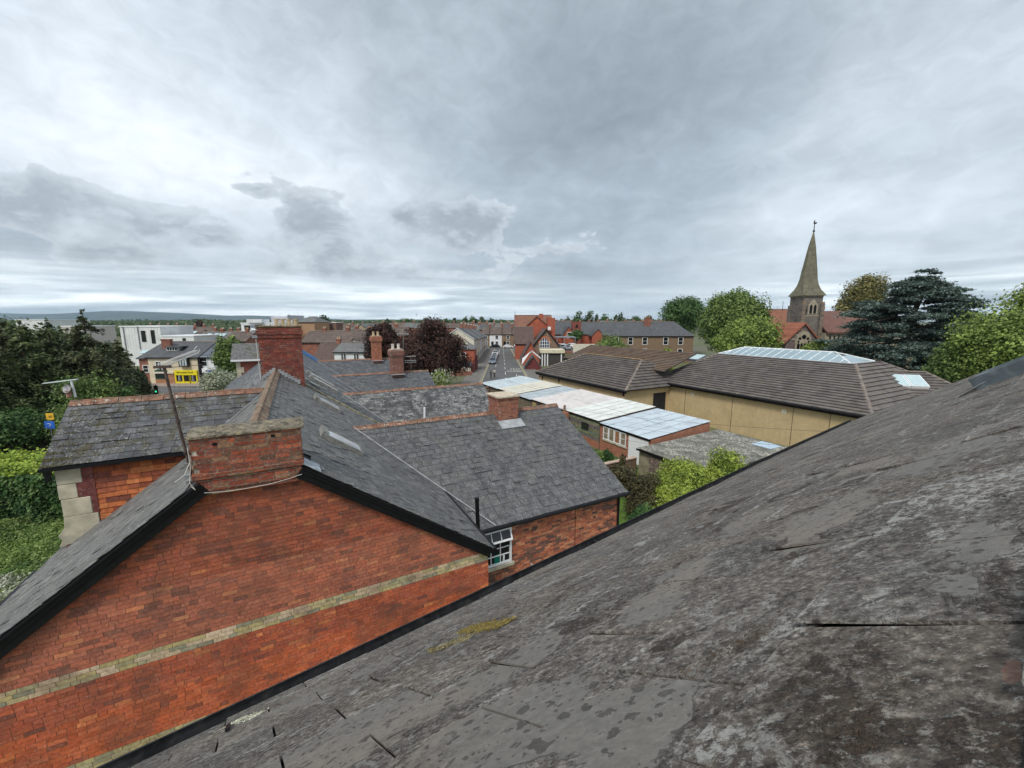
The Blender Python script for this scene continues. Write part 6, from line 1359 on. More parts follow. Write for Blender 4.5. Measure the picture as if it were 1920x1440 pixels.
def bar_thing(name, lab, cat, pts, r, m, group=None):
    t = thing(name, lab, cat, pts[0], group); q = MB(); q.tube(pts, r, 6); q.build('pole', m, t); return t
# --- shops on the left
YS = 68.0
sh = box_house('shop_building', 'cream rendered shop with long slate roof, dormer and bright yellow shopfront', 'shop', X(272, YS), X(366, YS), YS, 9, zy(670, YS), zy(641, YS + 4), M_cream, M_rs, chim=((X(288, YS), YS + 2.6, 1.5, zy(636, YS + 2)),), nc=0)
q = MB(); q.box(V(X(252, YS), YS + .3, 0), V(X(271.5, YS) - X(252, YS), 0, 0), V(0, 8.5, 0), Z * (zy(674, YS))); q.build('brick_end', M_brickfar, sh)
q = MB(); q.prism([V(X(250, YS), YS - .1, zy(672, YS)), V(X(271.8, YS), YS - .1, zy(672, YS)), V(X(272, YS), YS + 4.5, zy(642, YS + 4)), V(X(262, YS), YS + 4.5, zy(642, YS + 4))], V(0, .2, -.15)); q.build('end_roof', M_rs, sh)
rect_windows(sh, [X(263, YS) + .05], YS + .3, [zy(699, YS)], 1.0, 1.3, M_white, M_glass); rect_windows(sh, [X(292, YS)], YS, [zy(696, YS)], 1.1, 1.7, M_white, M_glass, nx=2)
# black and white timbered oriel
q = MB(); ox0, ox1 = X(334, YS), X(351, YS); q.box(V(ox0, YS - .5, zy(687, YS)), V(ox1 - ox0, 0, 0), V(0, .5, 0), Z * (zy(671, YS) - zy(687, YS))); ori = q.build('oriel_window', M_black, sh)
q = MB()
for i in range(3): q.box(V(ox0 + .18 + i * .45, YS - .53, zy(685, YS)), V(.30, 0, 0), V(0, .03, 0), Z * 1.1)
q.build('pane', mat('pale_lattice', (.42, .47, .48), vary=.3, scale=6), ori)
q = MB(); dx0, dx1 = X(316, YS + 2), X(335, YS + 2); q.box(V(dx0, YS + 1.4, zy(658, YS + 1.4)), V(dx1 - dx0, 0, 0), V(0, 2.0, 0), Z * (zy(650.5, YS + 1.4) - zy(658, YS + 1.4))); dm = q.build('dormer', M_white, sh)
q = MB(); q.box(V(dx0 - .15, YS + 1.2, zy(650.5, YS + 1.4)), V(dx1 - dx0 + .9, 0, 0), V(0, 2.6, 0), Z * .12); q.build('dormer_roof', M_rs, dm)
for i in range(4): q = MB(); q.box(V(dx0 + .1 + i * .44, YS + 1.37, zy(657, YS + 1.4)), V(.34, 0, 0), V(0, .03, 0), Z * .5); q.build('pane', M_glass, dm)
for (xa, ya) in ((268, 663), (312, 647)):
    p = atY(xa, ya, YS + (1.6 if ya > 655 else 3.3)); q = MB(); q.box(p - V(.5, 0, 0), V(1.0, 0, 0), V(0, .8, .5), V(0, -.04, .08)); q.build('roof_window', MATS['rooflight_glass'], sh)
ye = mat('yellow_shopfront', (.75, .62, .02), rough=.45, vary=.06)
fx0, fx1 = X(321, YS), X(364, YS); zt_ = zy(694, YS)
q = MB(); q.box(V(fx0, YS - .25, zy(703, YS)), V(fx1 - fx0, 0, 0), V(0, .25, 0), Z * (zt_ - zy(703, YS)))
for x_ in (fx0, fx0 + 1.25, fx0 + 2.45, fx1 - 1.45, fx1 - .25): q.box(V(x_, YS - .2, .12), V(.2, 0, 0), V(0, .2, 0), Z * (zy(703, YS) - .12))
q.box(V(fx0 + .2, YS - .18, .12), V(fx1 - fx0 - .4, 0, 0), V(0, .15, 0), Z * .3); sf = q.build('shopfront', ye, sh)
q = MB(); q.box(V(fx0 + .1, YS - .06, .4), V(fx1 - fx0 - .2, 0, 0), V(0, .04, 0), Z * (zy(703, YS) - .4)); q.build('pane', M_glass, sf)
def text(parent, s, loc, size, m, rot=0.0, ext=.01, name='lettering', bold=0.0):
    cu = D.curves.new(name, 'FONT'); cu.body = s; cu.size = size; cu.extrude = ext; cu.align_x = 'CENTER'; cu.align_y = 'CENTER'; cu.offset = bold
    tmp = D.objects.new('t', cu); COL.objects.link(tmp); bpy.context.view_layer.update(); me = D.meshes.new_from_object(tmp.evaluated_get(bpy.context.evaluated_depsgraph_get())); D.objects.remove(tmp); me.materials.clear(); me.materials.append(m); o = link(D.objects.new(name, me), parent); o.rotation_euler = (math.pi / 2, 0, rot); o.location = Vector(np.asarray(loc) - (np.array(root_of(parent).location) if parent else 0)); return o
text(sf, 'Barnstaples Road', V((fx0 + fx1) / 2 - .1, YS - .27, (zt_ + zy(703, YS)) / 2 + .05), .40, mat('green_letters', (.06, .10, .01)))
for i, x_ in enumerate((fx0 + .72, fx1 - .85)):
    q = MB(); q.tube([V(x_, YS - .09, .5), V(x_, YS - .09, 1.4), V(x_, YS - .09, 1.75)], [.22, .16, .08], 8); q.build('mannequin', mat('grey_cloth', (.22, .23, .26), vary=.5, scale=7), sf)
q = MB(); q.box(V(X(283, YS), YS - .12, 0), V(X(320, YS) - X(283, YS), 0, 0), V(0, .12, 0), Z * zy(700, YS)); q.build('brick_ground_floor', mat('tan_brick', (.34, .17, .09), vary=.2), sh)
q = MB(); q.box(V(X(282, YS), YS - .3, zy(700, YS)), V(X(320, YS) - X(282, YS), 0, 0), V(0, .3, 0), Z * .3); q.build('sign_board', M_creamp, sh)
window(sh, V(X(284, YS), YS - .16, .9), V(1, 0, 0), Z, 2.1, 1.5, 2, 1, mat('green_frame', (.03, .09, .06)), M_glass, t=.12)
ws = box_house('shop_building', 'white rendered shop with blue oval sign next to the yellow shopfront', 'shop', X(370, YS), X(412, YS), YS + .3, 9, zy(670, YS), zy(641, YS + 4), M_wr, roofmat('blue_slate_far', (.10, .115, .14)))
rect_windows(ws, [X(376, YS), X(399, YS)], YS + .3, [zy(687.5, YS)], 1.1, 1.7, M_white, M_glass, ny=2)
q = MB(); q.box(V(X(369, YS), YS, zy(699, YS)), V(X(405, YS) - X(369, YS), 0, 0), V(0, .3, 0), Z * .75); fs = q.build('sign_board', M_white, ws)
q = MB(); c = V(X(388.5, YS), YS - .03, zy(696, YS) + 0.02); q.prism([c + V(math.cos(t) * .95, 0, math.sin(t) * .22) for t in np.linspace(0, 2 * math.pi, 24, endpoint=False)], V(0, .03, 0)); q.build('oval_sign', mat('blue_sign', (.03, .07, .30)), fs)
window(ws, V(X(380, YS), YS + .25, .9), V(1, 0, 0), Z, 1.3, 1.9, 1, 1, M_white, M_glass); window(ws, V(X(393.5, YS), YS + .25, .2), V(1, 0, 0), Z, .9, 2.6, 1, 2, M_white, M_glass)
q = MB(); q.box(V(X(366.6, YS), YS - .1, 0), V(.45, 0, 0), V(0, .4, 0), Z * zy(672, YS)); q.build('dark_side_strip', M_black, ws)
tl_ = gp(296, 52); tl = thing('traffic_light', 'traffic light showing green on the road beyond the left roof ridge', 'traffic light', tl_)
q = MB(); q.tube([tl_, tl_ + Z * 2.4], .06, 8); q.build('pole', M_black, tl)
zt2 = zy(724, 52); q = MB(); q.box(tl_ + V(-.22, -.1, zt2 - .95), V(.44, 0, 0), V(0, .2, 0), Z * 1.0); hd2 = q.build('head', M_black, tl)
q = MB(); q.box(tl_ + V(-.30, .02, zt2 - 1.03), V(.6, 0, 0), V(0, .02, 0), Z * 1.16); q.build('backing_board', M_white, hd2)
for i, (cc, e) in enumerate((((.05, .01, .01), None), ((.06, .04, .01), None), ((.02, .6, .25), (.05, 2.2, .9)))):
    q = MB(); c = tl_ + V(0, -.11, zt2 - .12 - i * .30); q.prism([c + V(math.cos(t) * .11, 0, math.sin(t) * .11) for t in np.linspace(0, 2 * math.pi, 12, endpoint=False)], V(0, .02, 0)); q.build('lens', mat('lens%d' % i, cc, rough=.3, emit=(e + (1,)) if e else None), hd2)
sg = gp(92, 27.5)
for (yt, yb, m_, lab, isblue) in ((775, 787, mat('yellow_sign', (.62, .36, .03)), 'small square yellow road sign above the blue one', False), (790, 804, mat('blue_road_sign', (.02, .10, .42)), 'round cornered blue road sign behind the left roof corner', True)):
    a, b = atY(87 if not isblue else 84.5, yb, 27.5), atY(99.5 if not isblue else 101, yt, 27.5); s_ = thing('road_sign', lab, 'sign', (a[0], 27.5, a[2]))
    q = MB(); q.box(V(a[0], 27.5, a[2]), V(b[0] - a[0], 0, 0), V(0, .02, 0), Z * (b[2] - a[2])); q.build('plate', m_, s_, bevel=.02)
    q = MB(); q.tube([V((a[0] + b[0]) / 2, 27.56, a[2]), V((a[0] + b[0]) / 2, 27.56, 0 if isblue else a[2] - .2)], .035, 6); q.build('post', M_metal, s_)
    q = MB(); c = V((a[0] + b[0]) / 2, 27.49, (a[2] + b[2]) / 2)
    if isblue: q.tube([c + V(-.14, 0, .08), c + V(-.05, 0, .11), c + V(.08, 0, .08), c + V(.12, 0, 0), c + V(.05, 0, -.06), c + V(-.03, 0, -.08)], .015, 5)
    else: q.prism([c + V(-.08, 0, .07), c + V(.1, 0, -.05), c + V(-.02, 0, -.08)], V(0, -.005, 0))
    q.build('symbol', M_white if isblue else M_black, s_)
cr = thing('railing', 'low grey pedestrian railing beside the road before the shops', 'railing', gp(370, 60))
q = MB()
for i in range(13): p = gp(318 + i * 10, 60); q.tube([p, p + Z * 1.0], .03, 5)
p, p2 = gp(318, 60), gp(438, 60); q.tube([p + Z * 1, p2 + Z * 1], .03, 5); q.tube([p + Z * .5, p2 + Z * .5], .02, 5); q.build('rail', M_metal, cr)
# --- modern white flats
def flats(name, lab, x0, x1, Y, yt, wins, m, depth=10, cat='building', extra=None):
    t = thing(name, lab, cat, (X((x0 + x1) / 2, Y), Y + depth / 2, 0)); zt = zy(yt, Y); q = MB(); q.box(V(X(x0, Y), Y, 0), V(X(x1, Y) - X(x0, Y), 0, 0), V(0, depth, 0), Z * (zt - .25)); q.build('wall', m, t)
    q = MB(); q.box(V(X(x0, Y) - .12, Y - .12, zt - .25), V(X(x1, Y) - X(x0, Y) + .24, 0, 0), V(0, depth + .24, 0), Z * .25); q.build('parapet', M_white, t)
    for (xa, xb, ya, yb) in wins: window(t, V(X(xa, Y), Y - .04, zy(yb, Y)), V(1, 0, 0), Z, X(xb, Y) - X(xa, Y), zy(ya, Y) - zy(yb, Y), 1, 2, mat('dark_frame'), M_glass, t=.08)
    return t
M_panel = mat('white_panel', (.66, .67, .66), vary=.07, scale=.6)
f1_ = flats('apartment_block', 'white panelled block of flats with two tall dark windows', 228, 303, 96, 611, [(267, 275, 620, 641), (285, 292, 619, 644)], M_panel)
q = MB()
for x_ in (235, 262): q.tube([V(X(x_, 96), 95.9, 4), V(X(x_, 96), 95.9, zy(612, 96))], .12, 6)
q.build('downpipe', M_metal, f1_)
for i in range(14): q = MB(); q.box(V(X(228, 96) + i * .68, 95.985, 4), V(.02, 0, 0), V(0, .02, 0), Z * (zy(614, 96) - 4)); q.build('panel_joint', M_metal, f1_)
flats('apartment_block', 'lower white wing of the flats with one small square window', 303, 364, 94, 629, [(343, 349, 634, 640)], M_panel, 8)
flats('apartment_block', 'pale flat topped building rising over the left conifers', 36, 90, 130, 599, [], M_panel, 14)
flats('apartment_block', 'pale low building seen between the dark conifers', 118, 158, 120, 611, [(128, 133, 615, 619)], mat('pinkish_render', (.55, .50, .47), vary=.1), 10)
wf_ = flats('office_building', 'white modernist building with dark ribbon windows left of the tall chimney', 455, 520, 120, 605, [(461, 472, 610, 619), (481, 494, 609, 617), (509, 511, 609, 616)], M_wr, 12)
q = MB(); q.box(V(X(462, 120), 117.5, 0), V(3.6, 0, 0), V(0, 2.5, 0), Z * zy(620, 120)); q.box(V(X(470, 120), 119, zy(605, 120)), V(4.4, 0, 0), V(0, 4, 0), Z * 1.0); q.build('lower_wall', M_wr, wf_)
st_ = thing('office_building', 'pale curved roofed building behind the chimney pots', 'building', (X(530, 140), 145, 0)); q = MB()
xa, xb = X(512, 140), X(546, 140); zc = zy(596, 140); q.prism([V(xa, 140, 0), V(xb, 140, 0), V(xb, 140, zc + .9), V((xa + xb) / 2 + 1.4, 140, zc + .1), V((xa + xb) / 2 - 1.5, 140, zc + .1), V(xa, 140, zc + .7)], V(0, 10, 0)); q.build('wall', mat('pale_lilac_cladding', (.50, .51, .54), vary=.1), st_)
q = MB(); q.tube([V(X(545, 139), 139, 6), V(X(545, 139), 139, zy(590, 139))], .35, 8); q.build('flue', M_metal, st_)
box_house('warehouse', 'tan brick building with grey hipped roof behind the tall chimney', 'building', X(556, 135), X(592, 135), 135, 12, zy(604, 135), zy(594, 141), brick_tex('tan_brickx', (.42, .25, .14), (.36, .21, .12), (.36, .26, .18), BX), M_rg, hip=2)
for i, (x0, x1, yt) in enumerate(((592, 606, 603), (608, 620, 605), (622, 632, 604))):
    flats('brick_block', ('tall', 'middle', 'right hand')[i] + ' brown brick block left of the far gable', x0, x1, 145 + i, yt, [], mat('brown_block', (.17, .10, .075), vary=.3, scale=.5), 6)
box_house('gabled_house', 'pale gable with white bargeboards above the brown roofs', 'house', X(664, 128), X(692, 128), 128, 12, zy(617, 128), zy(606.5, 128), mat('buff_wall', (.36, .29, .20), vary=.1), M_rg, ridge='y')
q = MB()
# rows of brown terrace roofs, left of centre
rowg = 'brown tiled roofs left of the copper trees'
for i, (x0, x1, Y, ye, yr, rm, lab) in enumerate((
    (566, 612, 92, 642, 621, M_rb, 'brown tiled roof directly right of the tall chimney'), (612, 656, 92, 642, 620, M_rb, 'brown tiled roof with two tiny white vents'), (656, 700, 90, 640, 619, M_rb, 'brown tiled roof against the smaller copper tree'),
    (585, 640, 78, 676, 642, M_rp, 'dark purple tiled roof left of the small white house'), (640, 668, 106, 628, 617, M_rp, 'short dark roof behind the brown roofs'), (700, 760, 104, 625, 613, M_rb, 'brown roof glimpsed between the copper trees'),
    (310, 366, 112, 634, 618, M_rb, 'dark roof with pale skylights beside the white flats'), (364, 420, 106, 640, 622, M_rg, 'grey brown roof with a row of skylights beyond the shops'), (420, 460, 100, 640, 622, M_rb, 'plain brown roof left of the white modernist building'))):
    h_ = box_house('tiled_house', lab, 'house', X(x0, Y), X(x1, Y), Y, 8, zy(ye, Y), max(zy(yr, Y + 4), zy(ye, Y) + 1.4), M_brickfar, rm, rowg, chim=((X((x0 + x1) / 2 + 6, Y), Y + 4, .8, max(zy(yr, Y + 4), zy(ye, Y) + 1.4) + .7),), nc=2)
    if 'skylight' in lab:
        for k in range(3): p = V(X(x0 + 12 + k * 14, Y), Y + 1.9, zy(ye, Y)); s_ = (max(zy(yr, Y + 4), zy(ye, Y) + 1.4) - zy(ye, Y)) / 4.25; p[2] += s_ * 2.3; q = MB(); q.box(p, V(1.1 + (k == 1) * .8, 0, 0), V(0, 1.1, 1.1 * s_), V(0, -.05, .06)); q.build('roof_window', MATS['rooflight_glass'], h_)
wh_ = box_house('white_house', 'small white house with grey lichened slate roof beside the copper tree', 'house', X(625, 72), X(700, 72), 72, 8, zy(660, 72), zy(642, 76), M_wr, M_rg, wins=([X(640, 72), X(645, 72), X(664, 72), X(669, 72)], [zy(675, 72)]), winw=.35, winh=1.1)
box_house('gabled_house', 'tiny cream gable poking over the white house roof', 'house', X(654, 84), X(673, 84), 84, 5, zy(641, 84), zy(634, 84), M_creamp, M_rb, ridge='y')
# --- street: left side
rowl = 'cream terraced houses on the left of the street'
for i in range(6):
    Ya = 98 + i * 9.2; l = lane(Ya, 0)[0] - 3.1; ze_ = 6.2 - i * .22
    t = thing('street_house', ('nearest cream terraced house with its blank gable to the camera', 'second cream terraced house along the left pavement', 'third terraced house along the left pavement', 'fourth terraced house along the left pavement', 'fifth terraced house along the left pavement', 'last terraced house before the junction on the left')[i], 'house', (l - 4, Ya + 4.5, 0), rowl)
    q = MB(); q.prism([(l - 8, Ya, 0), (l, Ya, 0), (l, Ya, ze_), (l - 4, Ya, ze_ + 2.5), (l - 8, Ya, ze_)], V(0, 9.15, 0)); q.build('wall', (M_creamp, M_cream, M_wr)[i % 3], t)
    q = MB()
    for s_ in (-1, 1): a = V(l - 4 + s_ * 4.3, Ya - .1, ze_ - .15); b = V(l - 4, Ya - .1, ze_ + 2.65); q.prism([a, b, b - Z * .14, a - Z * .14], V(0, 9.2, 0))
    q.build('roof', M_rg if i % 2 else M_rs, t)
    q = MB(); q.box(V(l - 8.1, Ya - .16, ze_ - .02), V(4.1, 0, 2.6), V(0, .06, 0), Z * .16); q.box(V(l + .1, Ya - .16, ze_ - .02), V(-4.1, 0, 2.6), V(0, .06, 0), Z * .16); q.build('bargeboard', M_white, t)
    q = MB(); q.cbox(V(l - 4, Ya + 8.6, ze_ + 1.5), .7, 1.2, 2.2); c = q.build('chimney', M_brickfar, t)
    for k in range(3): q = MB(); q.tube([V(l - 4, Ya + 8.2 + k * .4, ze_ + 3.7), V(l - 4, Ya + 8.2 + k * .4, ze_ + 4.15)], [.13, .11], 7); q.build('chimney_pot', M_pot2, c)
    for zz_ in (.9, 3.7):
        for yy in (2, 6): window(t, V(l + .02, Ya + yy, zz_), V(0, 1, 0), Z, 1.1, 1.5, 1, 2, M_white, M_glass, t=.1, d=.05)
    q = MB(); q.box(V(l - .02, Ya + 4.1, 0), V(.05, 0, 0), V(0, .95, 0), Z * 2.1); q.build('door', mat('dark_door', (.05, .04, .05)), t)
rb_ = thing('corner_house', 'red brick corner house with hipped bay and cream ground floor beside the copper beech', 'house', (X(878, 86), 89, 0))
xa, xb = X(864, 85), X(889, 85); q = MB(); q.box(V(xa, 85, 0), V(xb - xa, 0, 0), V(0, 5.5, 0), Z * zy(655, 85)); q.build('wall', M_brickred, rb_)
q = MB(); za_ = zy(655, 85); cx_ = (xa + xb) / 2; q.mesh([V(xa - .3, 84.7, za_), V(xb + .3, 84.7, za_), V(xb + .3, 90.6, za_), V(xa - .3, 90.6, za_), V(cx_, 87.7, za_ + 1.3)], [(0, 1, 4), (1, 2, 4), (2, 3, 4), (3, 0, 4), (3, 2, 1, 0)]); q.build('roof', M_rg, rb_)
q = MB(); q.box(V(X(866, 82), 81.5, 0), V(X(882, 82) - X(866, 82), 0, 0), V(0, 3.4, 0), Z * zy(686, 82)); q.build('shopfront', M_creamp, rb_)
q = MB(); q.prism([V(X(865, 82), 81.3, zy(686, 82)), V(X(883, 82), 81.3, zy(686, 82)), V(X(883, 84), 84.9, zy(680, 84)), V(X(865, 84), 84.9, zy(680, 84))], Z * .12); q.build('grey_canopy', mat('canopy_grey', (.10, .12, .16)), rb_)
rect_windows(rb_, [X(867, 85) + .2], 85, [zy(672, 85)], .9, 1.3, M_white, M_glass)
q = MB(); q.box(V(X(883, 83), 82, 0), V(.5, 0, 0), V(0, 3, 0), Z * zy(682, 82)); q.box(V(X(888, 88), 87, 0), V(.6, 0, 0), V(0, 4, 0), Z * 3.0); q.build('porch', mat('maroon_paint', (.13, .035, .04), vary=.2), rb_)
gwf = thing('yard_wall', 'low brick wall corner at the near end of the left pavement', 'wall', (X(850, 78), 78, 0)); q = MB(); q.box(V(X(836, 78), 78, 0), V(X(884, 78) - X(836, 78), 0, 0), V(0, .3, 0), Z * .9); q.build('wall', M_brickfar, gwf)
# --- end of the street
endg = 'terrace facing down the street across the junction'; YE = 168
cols_ = ((905, 918, M_brickbrn, 'brown brick house at the left end of the facing terrace'), (918, 941, M_wr, 'white rendered house facing down the street'), (941, 960, M_brickbrn, 'brown brick house right of the white facing house'), (960, 978, M_brickbrn, 'last facing house half hidden by the red brick hall'))
for x0, x1, m_, lab in cols_:
    h_ = box_house('terrace_house', lab, 'house', X(x0, YE), X(x1, YE), YE, 9, zy(627, YE), zy(614, YE + 4), m_, M_rb, endg, wins=([X((x0 + x1) / 2 + (2 if x1 - x0 > 15 else 0), YE)], [zy(636, YE), zy(647, YE)]), winw=1.3, winh=1.6, chim=((X(x1, YE), YE + 4.5, 1.0, zy(608, YE)),))
    q = MB(); q.box(V(X(x0 + 3, YE), YE - .05, 0), V(1.0, 0, 0), V(0, .05, 0), Z * 2.2); q.build('door', M_black, h_)
k = 0
ordw = ['first', 'second', 'third', 'fourth', 'fifth', 'sixth', 'seventh', 'eighth', 'ninth', 'tenth', 'eleventh', 'twelfth', 'thirteenth', 'fourteenth', 'fifteenth', 'sixteenth']
for row, (Y, xs, yr, rm, nm) in enumerate(((205, range(872, 968, 14), 609, M_rs, 'grey roofed row behind the facing terrace'), (245, range(876, 968, 13), 605.5, M_rb, 'farther brown roofed row beyond the street end'), (150, range(1044, 1060, 20), 612, M_rs, 'slate roof beside the red brick hall'),
    (230, range(1040, 1240, 17), 604.5, M_rb, 'long row of chimneyed roofs on the right skyline'), (290, range(1030, 1250, 16), 601.8, M_rs, 'farthest row of roofs under the right skyline trees'), (230, range(700, 872, 19), 606, M_rb, 'distant roof row above the copper trees'), (260, range(566, 690, 19), 607, M_rb, 'distant roof row left of the copper trees'), (128, range(376, 460, 15), 622, M_rg, 'small pale walled row beyond the shops'), (155, range(600, 700, 17), 614, M_rs, 'small pale walled row behind the brown roofs'), (175, range(256, 376, 17), 613, M_rb, 'small pale walled row behind the white flats'))):
    for i, x0 in enumerate(xs):
        dx = (xs[1] - xs[0]) if len(xs) > 1 else 20; zr_ = zy(yr, Y + 4) + random.uniform(-.25, .25)
        box_house('row_house', (ordw[i] if i < 16 else 'another') + ' house from the left in the ' + nm, 'house', X(x0, Y), X(x0 + dx - .3, Y), Y, 8, zr_ - 2.6, zr_, (random.choice((M_creamp, M_wr, M_cream)) if 'pale' in nm else M_brickfar), random.choice((rm, rm, M_rg)), nm, chim=((X(x0 + dx - 2, Y), Y + 4, .9, zr_ + 1.1),), nc=2, potm=M_pot2)
# --- right side of the street: halls
def hall(name, lab, x0, x1, Y, depth, ye, yr, wm, rm, **k): return box_house(name, lab, 'building', X(x0, Y), X(x1, Y), Y, depth, zy(ye, Y), zy(yr, Y), wm, rm, ridge='y', **k)
M_rub = brick_tex('rubble_stone', (.26, .17, .115), (.20, .14, .11), (.23, .19, .15), BX, vary=.35, bw=.5, bh=.24)
rc_ = box_house('brick_chapel', 'large red brick hall with orange brown tiled roof and cross gable', 'building', X(966, 128), X(1036, 128), 128, 14, zy(613, 128), zy(591, 134), M_brickred, roofmat('rust_tile', (.20, .085, .055), dirt=(.24, .12, .05)))
gx0, gx1, gxm = X(985, 124), X(1030, 124), X(1006, 124)
q = MB(); q.prism([V(gx0, 124, 0), V(gx1, 124, 0), V(gx1, 124, zy(613, 124)), V(gxm, 124, zy(592.5, 124)), V(gx0, 124, zy(613, 124))], V(0, 8, 0)); q.build('cross_gable', M_brickred, rc_)
q = MB()
for s_, xe in ((-1, gx0 - .5), (1, gx1 + .5)): a = V(xe, 123.7, zy(614.5, 124)); b = V(gxm, 123.7, zy(591.5, 124)); q.prism([a, b, b - Z * .35, a - Z * .35], V(0, 8, 0))
q.build('gable_roof', MATS['rust_tile'], rc_)
q = MB(); q.prism([V(gxm - .9, 123.9, zy(604, 124)), V(gxm + .9, 123.9, zy(604, 124)), V(gxm, 123.9, zy(600.5, 124))], V(0, .1, 0)); q.box(V(gxm - .45, 123.9, zy(607, 124)), V(.9, 0, 0), V(0, .06, 0), Z * .35); q.build('gable_panel', mat('orange_terracotta', (.5, .16, .07)), rc_)
q = MB(); q.box(V(X(1026, 122), 121.5, 0), V(X(1040, 122) - X(1026, 122), 0, 0), V(0, 4, 0), Z * zy(596, 122)); q.build('stair_block', M_brickred, rc_)
q = MB(); q.cbox(V(X(1013, 130), 127.5, zy(598, 128)), 1.2, 1.0, 1.6); q.build('chimney', M_brickred, rc_)
q = MB(); q.tube([V(X(966, 128), 134, zy(591, 134)), V(X(966, 128), 134, zy(583, 134))], .06, 5); q.build('finial', M_black, rc_)
q = MB(); q.cbox(V(X(1030, 120), 120.6, zy(619, 120)), .9, .2, 1.0); q.build('white_window', M_white, rc_)
sh_ = hall('stone_hall', 'brown tiled hall with rubble stone gable and arched white window', 998, 1050, 106, 13, 649, 616.5, M_rub, M_rp)
q = MB(); gxm2 = (X(998, 106) + X(1050, 106)) / 2
for s_, xe in ((-1, X(997, 106)), (1, X(1051.5, 106))): a = V(xe, 105.6, zy(650.5, 106)); b = V(gxm2, 105.6, zy(616, 106)); q.prism([a, b, b - Z * .38, a - Z * .38], V(0, .12, 0))
q.build('bargeboard', M_black, sh_)
ax0, ax1, ab_, at2 = X(1012, 106), X(1030, 106), zy(652, 106), zy(634, 106); axm = (ax0 + ax1) / 2; aw = (ax1 - ax0) / 2
arch = [V(ax0, 105.95, ab_), V(ax1, 105.95, ab_)] + [V(axm + aw * math.cos(t), 105.95, ab_ + 1.2 + (at2 - ab_ - 1.2) * math.sin(t)) for t in np.linspace(0, math.pi, 11)]
q = MB(); q.prism(arch, V(0, -.04, 0)); aw_ = q.build('arched_window', mat('blue_dark_glass', (.04, .055, .10), rough=.15, spec=.6), sh_)
q = MB()
for f_ in (.02, .26, .5, .74, .98): x_ = ax0 + (ax1 - ax0) * f_; hz_ = 1.2 + (at2 - ab_ - 1.2) * math.sqrt(max(0, 1 - ((x_ - axm) / aw) ** 2)); q.box(V(x_ - .07, 105.82, ab_), V(.14, 0, 0), V(0, .08, 0), Z * hz_)
for z_ in (0, .85, 1.7): q.box(V(ax0, 105.80, ab_ + z_ - .05), V(ax1 - ax0, 0, 0), V(0, .08, 0), Z * .11)
q.build('glazing_bars', M_white, aw_)
q = MB(); vs_ = [V(axm + (aw + w_) * math.cos(t), 105.9, ab_ + 1.2 + (at2 - ab_ - 1.2 + w_) * math.sin(t)) for t in np.linspace(0, math.pi, 11) for w_ in (.05, .45)]
q.mesh(vs_, [(2 * i, 2 * i + 1, 2 * i + 3, 2 * i + 2) for i in range(10)]); q.build('brick_arch', MATS['orange_terracotta'], sh_)
hall('small_hall', 'small orange red brick gable with brown roof before the stone hall', 978, 1012, 97, 10, 672, 640, M_brickred, M_rp)
box_house('side_hall', 'low brown tiled range joining the red brick hall and the street', 'building', X(966, 112), X(1000, 112), 112, 12, zy(645, 112), zy(613, 118), M_brickred, M_rp)
hall('dark_gable', 'dark maroon gabled lean-to between the small hall and yellow hall', 986, 1014, 88, 4, 686, 667, mat('maroon_boards', (.16, .04, .04), vary=.2), mat('grey_felt', (.12, .12, .12)))
pc = thing('porch', 'white framed glazed porch gable beside the small red brick hall', 'porch', (X(996, 90), 90, 0)); q = MB(); pm = V(X(998, 90), 89.5, zy(657, 90)); pl_, pr_ = V(X(979.5, 90), 89.5, zy(672, 90)), V(X(1014, 90), 89.5, zy(670, 90))
for a, b in ((pl_, pm), (pm, pr_)): q.prism([a, b, b - Z * .35, a - Z * .35], V(0, .15, 0))
q.prism([pl_, pm, pm + V(-.9, -3.0, -.6), pl_ + V(-.4, -3.0, -1.2)][:3] + [pl_ + V(-.2, -2.4, -1.1)], Z * .08); q.build('white_frame', M_white, pc)
q = MB(); q.box(V(X(996, 89), 89.6, 0), V(.2, 0, 0), V(0, .2, 0), Z * zy(675, 89)); q.build('post', M_white, pc)
fb = thing('cream_fascia_building', 'low building with long cream fascia board and lettering below the stone gable', 'building', (X(1030, 96), 98, 0))
q = MB(); q.box(V(X(1014, 96), 96, 0), V(X(1058, 96) - X(1014, 96), 0, 0), V(0, 5, 0), Z * zy(663, 96)); q.build('wall', mat('dark_front', (.06, .055, .05), vary=.3), fb)
q = MB(); q.box(V(X(1013, 96), 95.6, zy(662, 96)), V(X(1059, 96) - X(1013, 96), 0, 0), V(0, 5.6, 0), Z * .75); q.build('fascia', mat('cream_fascia', (.62, .57, .42)), fb)
for x_ in (1016, 1021, 1026, 1052): q = MB(); q.box(V(X(x_, 96), 95.8, 0), V(.25, 0, 0), V(0, .2, 0), Z * zy(663, 96)); q.build('post', M_white, fb)
# long slate school with brick gables
sc_ = box_house('school', 'long slate roofed red brick school behind the stone hall', 'building', X(1040, 142), X(1165, 142), 142, 12, zy(627, 142), zy(604, 148), M_brickred, M_rs)
for (x0, x1, yt) in ((1056, 1076, 612), (1110, 1132, 617)):
    gx0, gx1 = X(x0, 137), X(x1, 137); gxm = (gx0 + gx1) / 2; q = MB(); q.prism([V(gx0, 137, 0), V(gx1, 137, 0), V(gx1, 137, zy(628, 137)), V(gxm, 137, zy(yt, 137)), V(gx0, 137, zy(628, 137))], V(0, 7, 0)); q.build('gable', M_brickred, sc_)
    q = MB()
    for xe in (gx0 - .4, gx1 + .4): a = V(xe, 136.8, zy(629.5, 137)); b = V(gxm, 136.8, zy(yt - 1, 137)); q.prism([a, b, b - Z * .3, a - Z * .3], V(0, 8, 0))
    q.build('gable_roof', M_rs, sc_)
